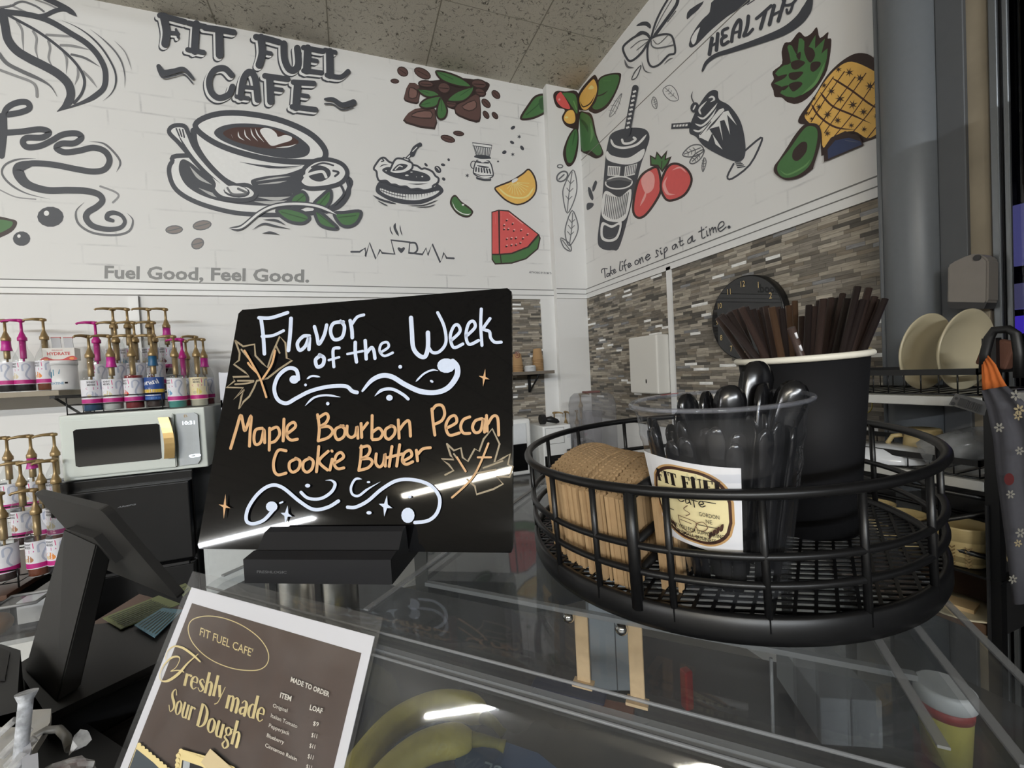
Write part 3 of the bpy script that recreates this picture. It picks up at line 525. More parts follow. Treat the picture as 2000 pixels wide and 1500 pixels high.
for q, mid in (([(1340,948),(1290,1040),(1285,1100),(1308,1190),(1350,1110),(1362,1030)], [(1335,960),(1320,1060),(1308,1180)]), ([(1335,1175),(1300,1260),(1298,1320),(1320,1372),(1360,1310),(1367,1250)], [(1338,1190),(1332,1280),(1320,1365)]), ([(1272,1328),(1288,1380),(1327,1402),(1322,1362)], [(1280,1340),(1322,1395)])):
    p.line(q, 6, MID, closed=True, n=4); p.line(mid, 5, MID)
    for k in range(3):
        if len(mid) > 2: b = V(mid[0]).lerp(V(mid[2]), .3+.2*k); p.line([b, b+V((-16,-20))], 4, MID); p.line([b, b+V((18,-18))], 4, MID)
fin(p)
# --- right wall
p = art('mural_berries', side, ZK, wr, 'painted yellow berry and broad green leaves beside the corner')
p.fill([(500,330),(590,260),(740,243),(760,290),(720,430),(620,610),(500,692),(430,682),(400,640),(490,520)], DBR); p.fill([(512,340),(600,275),(737,273),(700,430),(600,590),(500,650),(440,620),(500,500)], GRN); p.line([(500,500),(560,480),(615,440)], 14, DBR, taper=(0,.4)); p.line([(560,330),(650,330)], 26, GRL, taper=(.4,.4))
p.fill([(288,470),(440,280),(490,288),(512,400),(480,560),(400,650),(340,662),(290,640)], DBR); p.fill([(302,500),(430,330),(470,328),(495,430),(450,560),(380,650),(320,630)], YEL); p.line([(305,560),(340,620),(420,580),(470,490)], 14, DBR, taper=(.3,.3)); p.fill([(395,420),(430,380),(460,410),(430,425)], YLT)
p.fill([(286,700),(370,680),(440,720),(490,940),(562,1120),(545,1172),(480,1197),(400,1160),(310,1110),(290,1000)], DBR); p.fill([(302,720),(370,700),(430,760),(470,930),(547,1110),(500,1165),(420,1108),(320,1090)], GRN); p.line([(310,760),(370,830),(395,910)], 34, GRD, taper=(.2,.4)); p.line([(420,800),(440,920),(420,1020)], 30, GRL, taper=(.4,.4)); fin(p)
p = art('mural_bow', side, ZH, wr, 'painted bow of outlined grey leaves')
p.fill([(215,255),(260,218),(320,212),(356,245),(350,280),(300,250)], INK); p.line([(360,370),(400,230),(460,100),(525,-10)], 20, INK); p.line([(370,380),(480,230),(600,60),(622,-10)], 32, INK, taper=(.1,0)); p.line([(400,290),(470,150),(560,0)], 8, MID); p.line([(520,215),(600,110)], 10, MID)
p.line([(350,375),(300,325),(230,345),(150,395),(85,470),(130,580),(180,590),(270,510),(345,390)], 22, INK); p.line([(160,400),(260,320),(350,350)], 34, INK, taper=(.5,.2)); p.line([(345,385),(250,400),(160,470)], 8, MID); p.line([(340,395),(270,450),(220,490)], 8, MID)
p.line([(350,390),(420,348),(520,335),(572,370),(595,512),(530,540),(440,630),(370,652),(332,600),(325,480)], 20, INK, closed=True); p.line([(360,400),(370,450),(430,470),(580,440)], 14, MID); p.line([(380,390),(430,430),(520,350)], 7, MID); p.line([(425,480),(435,590)], 14, MID, taper=(.2,.5))
for q, w_ in (([(100,580),(130,650),(195,662)],22), ([(270,600),(300,690),(370,715)],12), ([(285,740),(330,775)],10), ([(490,625),(540,580),(580,568)],10), ([(525,620),(550,612)],14), ([(150,760),(240,650)],8)): p.line(q, w_, MID, taper=(.3,.4))
p.line([(172,775),(205,700),(262,640),(245,700),(215,760)], 8, INK, closed=True); fin(p)
p = art('mural_banner', side, ZH, wr, 'painted heavy brush banner with capitals above a swoosh')
p.fill([(985,-10),(1330,-10),(1200,100),(1100,165),(950,290),(870,370),(800,440),(750,465),(728,430),(780,300),(860,190),(930,120)], INK, n=3); p.fill([(768,440),(745,385),(790,300),(842,262),(815,350),(800,410)], WHT, line=INK, w=10); p.fill([(712,190),(708,150),(735,95),(875,10),(820,95),(755,150)], INK, n=2); p.line([(1300,45),(1370,0)], 10, INK)
for q, w_ in (([(955,375),(930,530)],38), ([(1012,330),(998,490)],36), ([(940,455),(1010,415)],26), ([(1110,275),(1062,300),(1060,345),(1095,350)],30), ([(1095,352),(1050,385),(1060,440),(1115,408)],32), ([(1148,405),(1165,290),(1215,198),(1238,225),(1222,360)],34), ([(1160,325),(1228,305)],24), ([(1312,160),(1300,260),(1268,350)],36), ([(1268,348),(1310,335),(1355,285)],28), ([(1390,182),(1440,140),(1535,55)],30), ([(1480,110),(1432,278)],36), ([(1565,55),(1518,240)],36), ([(1665,5),(1605,205)],36), ([(1545,150),(1635,105)],24), ([(1650,-5),(1672,50),(1735,40),(1780,-5)],26), ([(1750,30),(1725,110),(1695,130),(1688,95)],26)): p.line(q, w_, INK)
p.line([(865,692),(905,610),(1000,540),(1150,492),(1400,408),(1650,310),(1800,205),(1880,100),(1915,10)], 60, INK, ws=[20,34,40,46,60,78,92,98,60]); fin(p)
def leafy(z, q, mid, lab, w=7):
    p = art('mural_leaf', side, z, wr, lab); p.line(q, w, MID, closed=True, n=4); p.line(mid, w*.8, MID)
    a, b = V(mid[0]), V(mid[-1]); d = (b-a).normalized(); nn = V((-d.y, d.x)); L = (b-a).length
    for k in range(3):
        c = a.lerp(b, .25+.22*k); p.line([c, c+(nn-d*.5)*L*.16], w*.6, MID); p.line([c, c+(-nn-d*.5)*L*.16], w*.6, MID)
    fin(p)
leafy(ZH, [(475,875),(540,832),(600,880),(625,972),(560,985),(500,940)], [(500,860),(610,965)], 'small round grey leaf above the smoothie'); leafy(ZH, [(365,985),(385,945),(415,985),(412,1062),(375,1035)], [(385,955),(408,1050)], 'tiny pointed grey leaf above the smoothie')
leafy(ZK, [(630,732),(665,620),(720,530),(770,472),(740,580),(690,690)], [(640,720),(765,480)], 'slim grey leaf beside the striped straw'); leafy(ZC, [(95,865),(140,815),(195,810),(210,845),(150,875)], [(105,860),(195,825)], 'grey leaf under the sundae glass'); leafy(ZC, [(135,905),(165,860),(215,835),(200,880),(160,912)], [(150,900),(205,850)], 'lower grey leaf under the sundae glass'); leafy(ZC, [(203,930),(215,880),(227,905),(210,958)], [(215,885),(211,950)], 'tiny falling leaf under the sundae glass', 5)
# smoothie tumbler
p = art('mural_smoothie', side, ZB, wr, 'painted tumbler smoothie with a striped straw')
p.fill([(1560,742),(1650,714),(1740,720),(1768,765),(1748,840),(1720,920),(1682,1080),(1605,1365),(1560,1396),(1500,1386),(1478,1335),(1500,1150),(1520,900),(1535,800)], INK)
p.line([(1552,775),(1570,812),(1625,825),(1700,805),(1752,750)], 13, WHT, taper=(.1,.1)); p.fill([(1530,842),(1560,868),(1650,880),(1738,830),(1720,892),(1650,918),(1570,908),(1528,885)], WHT); p.line([(1615,780),(1625,800),(1660,798),(1690,778),(1680,768)], 13, WHT)
p.fill([(1536,925),(1606,930),(1600,985),(1533,980)], WHT, smooth=False); p.fill([(1632,930),(1700,912),(1686,975),(1626,988)], WHT, smooth=False)
for i in range(6): p.line([(1545+i*10,935),(1542+i*10,975)], 4, INK); p.line([(1642+i*10,930-i*2),(1636+i*10,980-i*3)], 4, INK)
p.ring((1598,1020), 74, 8, WHT, 34, -.05); p.line([(1530,1010),(1600,1000),(1665,1010)], 12, MID)
p.fill([(1520,1068),(1600,1100),(1668,1058),(1640,1215),(1565,1238),(1503,1200)], WHT)
for i in range(13): u = i/12; p.line([(1528+u*125,1085+20*sin(pi*u)-u*10),(1515+u*118,1195+28*sin(pi*u))], 4, INK)
p.fill([(1505,1242),(1560,1258),(1615,1238),(1595,1328),(1545,1350),(1500,1328)], WHT); p.fill([(1516,1258),(1560,1272),(1603,1255),(1585,1318),(1545,1336),(1512,1318)], INK); p.line([(1535,1328),(1570,1322)], 12, GRY, taper=(.4,.4))
a, b = V((1692,492)), V((1645,742)); p.line([a, b], 36, INK)
for i in range(9): c = a.lerp(b, .1+.1*i); p.line([c+V((-9,-2)), c+V((9,-8))], 11, WHT, cap=False)
fin(p)
p = art('mural_dashes', side, ZB, wr, 'three painted charcoal dashes beside the tumbler')
p.fill([(1465,1008),(1475,1020),(1462,1060),(1450,1068),(1450,1040)], INK); p.fill([(1425,1045),(1440,1055),(1455,1100),(1448,1118),(1430,1090)], INK); p.fill([(1420,1135),(1455,1135),(1450,1155),(1420,1172)], INK); fin(p)
p = art('mural_strawberry', side, ZB, wr, 'two painted red strawberries with leaves')
p.fill([(1770,945),(1815,940),(1832,1050),(1805,1120),(1745,1200),(1700,1214),(1676,1170),(1690,1060),(1718,985)], RED, line=DBR, w=13); p.fill([(1722,1000),(1765,955),(1795,985),(1790,1050),(1755,1080),(1735,1060)], PNK); p.line([(1715,1150),(1740,1100),(1750,1060)], 12, PNK, taper=(.3,.4))
p.fill([(1832,1020),(1870,932),(1920,914),(1980,948),(2003,1010),(1962,1088),(1880,1120),(1842,1085)], RED, line=DBR, w=13); p.line([(1868,985),(1850,1030),(1870,1080),(1910,1085)], 18, PNK, taper=(.4,.4)); p.line([(1895,950),(1940,935),(1975,965)], 9, PNK, taper=(.3,.3))
p.fill([(1770,865),(1800,880),(1808,845),(1835,875),(1868,838),(1860,885),(1892,872),(1875,915),(1840,962),(1815,930),(1772,925)], DBR, smooth=False); p.fill([(1778,875),(1802,892),(1812,858),(1835,890),(1858,858),(1852,896),(1880,882),(1866,910),(1838,948),(1818,920),(1780,916)], GRN, smooth=False); p.line([(1835,940),(1838,900)], 5, DBR); fin(p)
# sundae
p = art('mural_sundae', side, ZC, wr, 'painted tilted sundae glass')
p.line([(380,915),(345,985),(372,997),(470,920),(530,805),(532,768),(445,840)], 11, INK, n=3)
for k in range(4): p.line([(388+k*5,905+k*10),(420+k*8,905+k*8)], 6, INK)
p.fill([(240,515),(290,507),(300,555),(360,592),(420,680),(446,800),(440,880),(400,902),(330,880),(220,820),(172,765),(135,742),(140,690),(180,600)], INK)
for q in ([(240,548),(262,540),(272,555),(250,570)], [(200,640),(190,610),(230,565)], [(180,650),(215,660),(265,610),(290,575)], [(165,690),(205,700),(255,655),(285,605)], [(155,725),(190,732),(230,700)]): p.line(q, 11, WHT, taper=(.2,.3))
p.fill([(300,612),(330,615),(250,700),(205,768),(188,755),(240,690)], WHT, n=2); p.line([(215,770),(270,705)], 20, INK); p.line([(195,752),(255,680)], 5, INK)
p.fill([(195,768),(240,790),(262,742),(280,805),(320,835),(245,720),(300,705),(322,785),(305,675),(330,670),(362,752),(345,640),(400,700),(352,618),(325,625),(275,690)], WHT, smooth=False)
p.fill([(35,690),(142,682),(138,716),(33,720)], INK, smooth=False)
for k in range(5): p.fill([(46+k*17,697-k),(58+k*17,696-k),(56+k*17,708-k),(44+k*17,709-k)], WHT, smooth=False)
p.line([(155,508),(147,540),(160,575)], 6, INK, taper=(.4,0)); p.dot((165,600), 24, INK, 30, .3); p.line([(158,610),(168,590)], 8, WHT); fin(p)
# avocado, pineapple, blueberry
p = art('mural_pineapple', side, ZC, wr, 'painted pineapple with a green crown')
p.fill([(598,400),(650,355),(648,290),(665,240),(700,232),(745,178),(778,205),(815,185),(845,152),(862,212),(908,178),(905,215),(926,222),(915,330),(890,420),(812,530),(740,578),(680,570),(650,545),(610,540),(602,505),(588,470),(605,440)], DBR, n=3)
p.fill([(612,410),(660,365),(700,350),(680,262),(705,255),(735,310),(745,215),(775,230),(775,265),(800,260),(838,195),(835,270),(890,215),(870,300),(905,270),(885,390),(820,490),(720,545),(640,520),(660,490),(605,465),(650,445)], GRN, n=2)
for q in ([(700,350),(740,335),(780,350),(740,385),(710,385)], [(690,410),(740,400),(770,405),(730,445),(695,440)], [(690,470),(740,455),(765,470),(720,510),(700,500)], [(775,265),(820,270),(835,310),(810,350),(785,320)], [(815,350),(860,345),(865,365),(830,400),(810,390)], [(620,430),(680,415),(650,445)], [(640,490),(690,475),(660,505)], [(730,310),(755,290),(750,335)]): p.fill(q, DBR, n=3)
p.line([(690,262),(700,320)], 14, GRL, taper=(.3,.3)); p.line([(760,530),(840,460),(890,350)], 16, GRL, taper=(.3,.3))
p.fill([(1300,345),(1200,342),(1130,303),(1060,300),(980,345),(900,425),(830,540),(750,650),(755,692),(860,705),(870,850),(905,860),(1200,765),(1300,740)], DBR, n=4); p.fill([(1300,470),(1205,430),(1150,388),(1040,345),(960,380),(880,470),(805,600),(778,650),(812,692),(868,722),(882,825),(945,760),(1050,732),(1130,772),(1205,735),(1300,700)], YEL, n=4)
for q in ([(930,435),(1040,505),(1140,580),(1215,620)], [(865,515),(930,590),(1040,640),(1150,690)], [(815,580),(860,650),(950,710),(1060,725)]): p.line(q, 11, BRN, taper=(.1,.3))
for q in ([(945,760),(1060,620),(1180,440)], [(890,740),(960,640),(1120,410)], [(860,705),(920,620),(1060,430)], [(815,680),(890,560),(1000,400)], [(1050,735),(1130,640),(1210,530)], [(1130,770),(1210,670)], [(800,640),(850,560),(940,430)]): p.line(q, 5, BRN)
for c, r in (((968,388),22), ((1028,405),28), ((1087,437),28), ((1143,482),30), ((888,477),20), ((928,510),26), ((978,552),30), ((1048,585),30), ((1108,625),26), ((1180,650),20), ((832,550),16), ((860,597),22), ((908,640),26), ((965,672),24), ((1040,700),20), ((1112,722),20), ((790,632),20), ((820,662),14), ((908,745),22), ((1190,548),22)): p.star(c, r, DBR, .25, 7, .3)
fin(p)
p = art('mural_avocado', side, ZC, wr, 'painted green avocado half'); p.base = .0065; p.fill([(735,745),(790,692),(862,702),(872,790),(832,930),(825,945),(760,990),(680,1006),(618,970),(612,930),(640,890),(680,830)], DBR); p.fill([(765,738),(805,705),(850,722),(850,800),(815,915),(745,978),(670,992),(632,960),(638,910),(700,830)], GRN); p.fill([(765,795),(795,800),(790,850),(745,898),(715,885),(720,840)], DBR); p.line([(645,950),(690,975),(780,930),(815,890)], 10, GRL, taper=(.3,.3)); fin(p)
p = art('mural_blueberry', side, ZC, wr, 'painted blue half berry under the pineapple'); p.base = .008; p.fill([(892,905),(890,830),(930,770),(1010,733),(1085,758),(1115,812)], DBR, n=4, smooth=False); p.fill([(915,888),(912,835),(955,785),(1030,770),(1095,790),(1105,808)], NAV, smooth=False); p.line([(1010,785),(1080,795)], 14, GRY, taper=(.4,.4)); fin(p)
# slogan in a running hand
p = art('mural_slogan', side, ZT, wr, 'painted cursive slogan rising along the right wall')
for q in ([(170,885),(168,850),(195,830),(240,832)], [(205,840),(215,950)], [(268,892),(240,900),(238,935),(262,922),(270,890),(278,928)], [(285,800),(283,900)], [(312,850),(286,872),(315,905)], [(325,880),(347,852),(332,840),(322,868),(335,892),(358,872)], [(412,740),(402,850),(425,855)], [(440,790),(442,845)], [(485,715),(462,765),(485,862)], [(455,795),(498,778)], [(515,805),(547,772),(528,760),(512,790),(525,818),(557,788)], [(625,720),(604,742),(612,778),(642,768),(650,732),(626,720)], [(662,700),(675,765)], [(672,725),(695,682),(712,745)], [(738,700),(795,660),(772,645),(742,690),(765,722),(805,688)], [(912,605),(882,590),(888,630),(906,660),(872,682)], [(938,600),(948,645),(962,632)], [(985,575),(992,705)], [(985,590),(1012,550),(1025,585),(992,625)], [(1132,512),(1095,542),(1102,582),(1130,560),(1140,512),(1160,560)], [(1192,425),(1198,532),(1242,508)], [(1175,485),(1228,465)], [(1342,415),(1295,465),(1302,502),(1338,480),(1352,398),(1362,480),(1392,458)], [(1472,290),(1482,430),(1522,418)], [(1435,355),(1505,318)], [(1540,340),(1548,405),(1562,395)], [(1578,310),(1590,395)], [(1588,345),(1618,292),(1630,362)], [(1630,322),(1655,292),(1668,355)], [(1690,320),(1765,265),(1755,218),(1710,240),(1690,305),(1722,347),(1795,288)]): p.line(q, 13, INK, n=4)
for c in ((935,570),(1530,295),(435,745)): p.line([c, (c[0]+14, c[1]-8)], 11, INK)
p.dot((1835,290), 20, INK); fin(p)
# ================================================================== foreground: acrylic case, sign, flyer, basket
S_ = V((1,-1,0))/sqrt(2); T_ = V((1,1,0))/sqrt(2); Z = V((0,0,1)); ZT_ = 1.2645
def cs(s, t, z): return S_*s + T_*t + Z*z
ACR = clear('clear_acrylic', (.94,.95,.955), .02, (.75,.76,.78), .03, hs=9); ACE = mat('acrylic_edge_and_streak', (150,152,154), .25, alpha=.55); BLK = mat('black_plastic', (20,20,21), .45); BLM = mat('black_metal', raw=(.006,.006,.0065), rough=.36, spec=.4)
A63 = radians(63); CB = .935
case_lab = 'clear acrylic bakery case under the black letter board and wire basket'
case = thing('bakery_case', case_lab, 'display case', cs(-.12, .3, CB)); inv = Matrix.Translation(-case.location)
def cobj(name, bm, m): bmesh.ops.translate(bm, vec=-case.location, verts=bm.verts); return obj(name, bm, m, case)
prof = [(.56, ZT_), (.215, ZT_)]
for k in range(1, 9):                                       # rounded front edge
    a = (A63)*k/8; prof.append((.215-.03*sin(a), ZT_-.03*(1-cos(a))))
tz = prof[-1]; prof.append((tz[0]-(tz[1]-CB)/math.tan(A63), CB))
inner = []
for i, p in enumerate(prof):
    a = V(prof[max(0, i-1)]); b = V(prof[min(len(prof)-1, i+1)]); d = (b-a).normalized(); inner.append(V(p)+V((-d.y, d.x))*.004)
bm = BM(); prism(bm, [cs(-.37, t, z) for t, z in prof]+[cs(-.37, p.x, p.y) for p in inner[::-1]], S_*.5); cobj('curved_front', bm, ACR)
shell = [(t, z) for t, z in prof]+[(.56, CB)]
sh_in = [(max(t-.0, .0)+.004 if i > 1 else t, z-.005) for i, (t, z) in enumerate(shell)]
for s, w_ in ((-.369, .004), (-.218, .006), (.075, .003), (.096, .003), (.124, .005)):
    bm = BM(); prism(bm, [cs(s, t, z) for t, z in sh_in[:-1]]+[cs(s, .56, CB), ], S_*w_); cobj('side_panel', bm, ACR)
bm = BM(); prism(bm, [cs(-.365, .556, CB), cs(.124, .556, CB), cs(.124, .556, ZT_-.005), cs(-.365, .556, ZT_-.005)], T_*.004); cobj('back_panel', bm, ACR)
bm = BM()
for t, z in ((.2735, ZT_-.007), (.196, ZT_-.008)): prism(bm, [cs(-.21, t, z), cs(-.21, t+.004, z), cs(-.21, t+.004, z-.003), cs(-.21, t, z-.003)], S_*.3)
for s in (-.370, -.217, .1255, .099, .076): prism(bm, [cs(s, .215, ZT_+.0005), cs(s+.004, .215, ZT_+.0005), cs(s+.004, .56, ZT_+.0005), cs(s, .56, ZT_+.0005)], Z*.0012)
for k in (3, 6):
    t_, z_ = prof[1+k]; tube(bm, [cs(-.368, t_-.0006, z_+.0004), cs(.128, t_-.0006, z_+.0004)], .0009, 6)  # pale tubes stand in for reflected light streaks along the rounded front
va, vb = hit(1506, 1285, cs(0, .30, 0), T_), hit(1510, 1432, cs(0, .30, 0), T_)
tube(bm, [va, vb], .0011, 6)
cobj('edge_strip_and_streak', bm, ACE)
bm = BM(); prism(bm, [cs(-.366, .03, CB-.012), cs(.126, .03, CB-.012), cs(.126, .556, CB-.012), cs(-.366, .556, CB-.012)], Z*.012); cobj('base_tray', bm, mat('smoked_base', (38,39,41), .25))
for z, t0, t1 in ((1.105, .12, .245), (1.02, .09, .32)):
    bm = BM(); prism(bm, [cs(-.21, t0, z), cs(.095, t0, z), cs(.095, t1, z), cs(-.21, t1, z)], Z*.004); cobj('shelf', bm, ACR)
    bm = BM(); prism(bm, [cs(-.21, t0, z), cs(.095, t0, z), cs(.095, t0-.003, z), cs(-.21, t0-.003, z)], Z*.006); cobj('shelf_lip', bm, ACE)
# beige straps with chrome screws at the inner lid seam
STRAP = mat('beige_strap', (206,178,140), .6, var=.12, scale=200, bump=.2); CHR = mat('chrome', (225,225,225), .1, 1)
for i, (px, y0, y1) in enumerate(((1143, 1195, 1334), (1248, 1218, 1370))):
    n_ = T_; pp = cs(0, .283, 0); a = hit(px, y0, pp, n_); b = hit(px-2, y1, pp, n_)
    t = thing('strap', ['beige strap with chrome screw inside the case, left of the pair', 'beige strap with chrome screw inside the case, right of the pair'][i], 'strap', b, group='straps in the acrylic case'); L = (a-b).length
    bm = BM(); box(bm, (0, 0, L/2), (.0095, .0025, L), rot=None, bev=.001); bmesh.ops.rotate(bm, cent=(0,0,0), matrix=Matrix.Rotation(-pi/4, 3, 'Z'), verts=bm.verts); prism(bm, [S_*-.007+T_*-.006, S_*.007+T_*-.006, S_*.007+T_*.002, S_*-.007+T_*.002], Z*.002); obj('band', bm, STRAP, t)
    bm = BM(); bmesh.ops.create_uvsphere(bm, u_segments=16, v_segments=10, radius=.0042, matrix=Matrix.Translation(V((0,0,L-.004))-S_*.008-T_*.003)); obj('screw', bm, CHR, t, smooth=True)
# grey carton behind the straps, inside the case
def carton(name, lab, p, w_, d, h, rz, m, cat='box'):
    t = thing(name, lab, cat, p, rz); bm = BM(); box(bm, (0,0,h/2), (w_, d, h), bev=.002); obj('body', bm, m, t); bm = BM(); box(bm, (0, -d/2-.0005, h/2), (.0016, .001, h)); obj('fold_seam', bm, mat('fold_line', (95,96,98), .8), t); return t
GCARD = mat('pale_grey_card', (168,170,173), .6)
carton('carton', 'pale grey folded carton standing behind the acrylic case', at(1200, 1322, z=CB), .075, .06, .2, -pi/4+.35, GCARD)
carton('carton', 'low grey block standing in for a pale counter band behind the case', at(1610, 1385, z=CB), .07, .12, .06, -.5, GCARD)  # added block in place of a pale counter band seen through the case
# bananas on the shelf
def banana(path, r, lab, stem):
    P = [at(x, y, z=z) for x, y, z in path]; Q = []
    for i in range(len(P)-1):
        for k in range(5):
            t = k/5; p0, p1, p2, p3 = P[max(i-1,0)], P[i], P[i+1], P[min(i+2, len(P)-1)]
            Q.append(.5*((2*p1)+(p2-p0)*t+(2*p0-5*p1+4*p2-p3)*t*t+(3*p1-p0-3*p2+p3)*t**3))
    Q.append(P[-1]); n = len(Q); rs = []
    for i in range(n):
        u = i/(n-1); rs.append(r*min(1, .35+u*5)*min(1, .42+(1-u)*4.2))
    o = thing('banana', lab, 'banana', Q[n//2], group='bananas in the acrylic case'); c = o.location
    bm = BM(); tube(bm, [q-c for q in Q], r, 7, rs=rs); b = obj('peel', bm, mat('banana_peel', (226,208,104), .5, var=.2, scale=90), o, smooth=False); md = b.modifiers.new('s', 'SUBSURF'); md.levels = md.render_levels = 1
    s = [at(x, y, z=z)-c for x, y, z in stem]; bm = BM(); tube(bm, s, .005, 8, rs=[r*.42, .0055, .0045, .006][:len(s)]); obj('stem', bm, mat('banana_stem', (150,140,60), .6, var=.25, scale=200), o)
banana([(662,1560,.99), (712,1480,1.0), (775,1412,1.005), (850,1378,1.01), (915,1382,1.01), (945,1402,1.01)], .0185, 'upper speckled banana curving over the other in the clear case', [(940,1398,1.01), (965,1412,1.01), (978,1428,1.008), (984,1434,1.006)])
banana([(712,1580,1.0), (758,1515,1.01), (815,1468,1.018), (870,1448,1.02), (925,1446,1.02)], .0185, 'lower banana with a thick stem nested under the first', [(918,1444,1.02), (945,1446,1.02), (970,1452,1.02), (986,1458,1.018)])
p = thing('snack_bag', 'blue snack bag with upside-down pale lettering beside the bananas', 'bag', at(1000, 1500, z=1.0)); q = [at(x, y, z=1.0)-p.location for x, y in ((888,1482), (922,1456), (990,1470), (1052,1492), (1110,1540), (1000,1620), (900,1560))]
bm = BM(); prism(bm, q, (0,0,.012)); o = obj('pouch', bm, mat('blue_foil', (52,86,128), .35), p); fm = plane_map(V((0,0,1.0125)), Z)
pt = Paint(fm); pt.text('BALANCE', (1105,1540), (948,1488), 34, mat('pale_print', (170,190,205), .5)); o = pt.done('lettering', None); o.parent = p; o.matrix_parent_inverse = Matrix.Translation(-p.location)
bm = BM(); box(bm, (0,0,.01), (.012, .012, .05), bev=.003); o = obj('marker_cap', bm, mat('red_plastic', (150,36,40), .4), loc=at(1342, 1360, z=1.0)); tag(o, 'small red cap glimpsed low inside the acrylic case', 'cap')
bm = BM(); box(bm, (0,0,.004), (.05, .016, .008), rot=(0,0,-.7), bev=.002); o = obj('wafer_bar', bm, mat('orange_wrap', (120,70,48), .5), loc=at(1195, 1390, z=1.024)); tag(o, 'small brown wrapped bar on the clear shelf', 'snack bar')
bm = BM(); box(bm, (0,0,.005), (.09, .02, .01), rot=(0,0,-.75), bev=.002); o = obj('wafer_bar', bm, mat('navy_wrap', (38,44,70), .45), loc=at(1110, 1362, z=1.024)); tag(o, 'small navy wrapped bar on the clear shelf', 'snack bar')
# tub with red stripe seen through the right end
t = thing('lidded_tub', 'white lidded tub with red stripe beyond the right end of the case', 'tub', (.80, .372, .8105)); t.scale = (.8,)*3
bm = BM(); lathe(bm, [(.034,0),(.039,.10),(.039,.102)], 32); obj('body', bm, mat('yellow_tub', (196,186,96), .5), t); bm = BM(); lathe(bm, [(.0395,.09),(.0405,.11)], 32); obj('stripe', bm, mat('red_stripe', (160,60,58), .5), t); bm = BM(); lathe(bm, [(.040,.108),(.044,.112),(.044,.135),(.039,.14)], 32); obj('lid', bm, mat('white_lid', (205,207,208), .4), t)
t = thing('side_table', 'low dark table beyond the right end of the case', 'table', (.86, .30, 0)); bm = BM(); box(bm, (0,0,.795), (.34,.34,.03), bev=.003); obj('top', bm, mat('table_dark', (40,38,37), .5), t)
for sx in (-.15,.15):
    for sy in (-.15,.15): bm = BM(); box(bm, (sx,sy,.39), (.03,.03,.78)); obj('leg', bm, mat('table_dark'), t)
# steel canisters seen through the left end of the case
STEEL = mat('brushed_steel', (190,186,178), .25, .9, var=.1, scale=8)
for i, (px, py) in enumerate(((572,1190), (655,1190))):
    P = at(px, py, z=1.06); t = thing('canister', ['steel canister with black band under the sign stand, left', 'steel canister with black band under the sign stand, right'][i], 'canister', (P.x, P.y, CB), group='steel canisters in the acrylic case')
    bm = BM(); lathe(bm, [(.036,0),(.036,.2),(.03,.21)], 32); obj('body', bm, STEEL, t); bm = BM(); box(bm, (-.02, -.032, .1), (.008, .012, .2)); obj('handle', bm, BLK, t)
# ------------------------------------------------------------------ counters under the case and till
CT = mat('dark_counter', (40,38,38), .22, var=.1, scale=6)
bm = BM(); prism(bm, [cs(-1.1, -.02, 0), cs(.15, -.02, 0), cs(.15, .80, 0), cs(-1.1, .80, 0)], Z*(CB-.0125)); o = obj('service_counter', bm, CT); tag(o, 'dark service counter carrying the acrylic case and the till', 'counter')
# ------------------------------------------------------------------ letter board
BL_ = at(385, 1072, z=1.2745); BR_ = at(1002, 1080, z=1.2745); bd = (BR_-BL_); BW = bd.length; bd.normalize(); bh = Z.cross(bd); LEAN = radians(17)
bu = Z*cos(LEAN)+bh*sin(LEAN); bn = bd.cross(bu).normalized(); bn = bn if bn.dot(_f) < 0 else -bn; BH = .236
sign = thing('letter_board', 'black acrylic board with handwritten flavor of the week in white and orange', 'sign', BL_+bd*BW/2)
def sobj(name, bm, m): bmesh.ops.translate(bm, vec=-sign.location, verts=bm.verts); return obj(name, bm, m, sign)
bm = BM(); prism(bm, [BL_+bd*.002, BR_-bd*.002, BR_+bu*.004, BR_+bu*(BH-.004), BR_-bd*.004+bu*BH, BL_+bd*.004+bu*BH, BL_+bu*(BH-.004), BL_+bu*.004], -bn*.005); sobj('panel', bm, mat('gloss_black_acrylic', raw=(.004,.004,.0045), rough=.03, var=0, spec=.3))
fmb = plane_map(BL_, bn); ZS = (370,540,.34)
PW = mat('white_marker', (206,216,236), .5, var=.05, scale=300); PO = mat('orange_marker', (205,160,112), .5, var=.14, scale=160); PTN = mat('tan_marker', (150,134,108), .5, var=.14, scale=160)
def sfin(p, name, lab): o = p.done(name); o.parent = sign; o.matrix_parent_inverse = Matrix.Translation(-sign.location); o['label'] = lab
p = Paint(fmb, ZS, step=.00004, base=.0003)
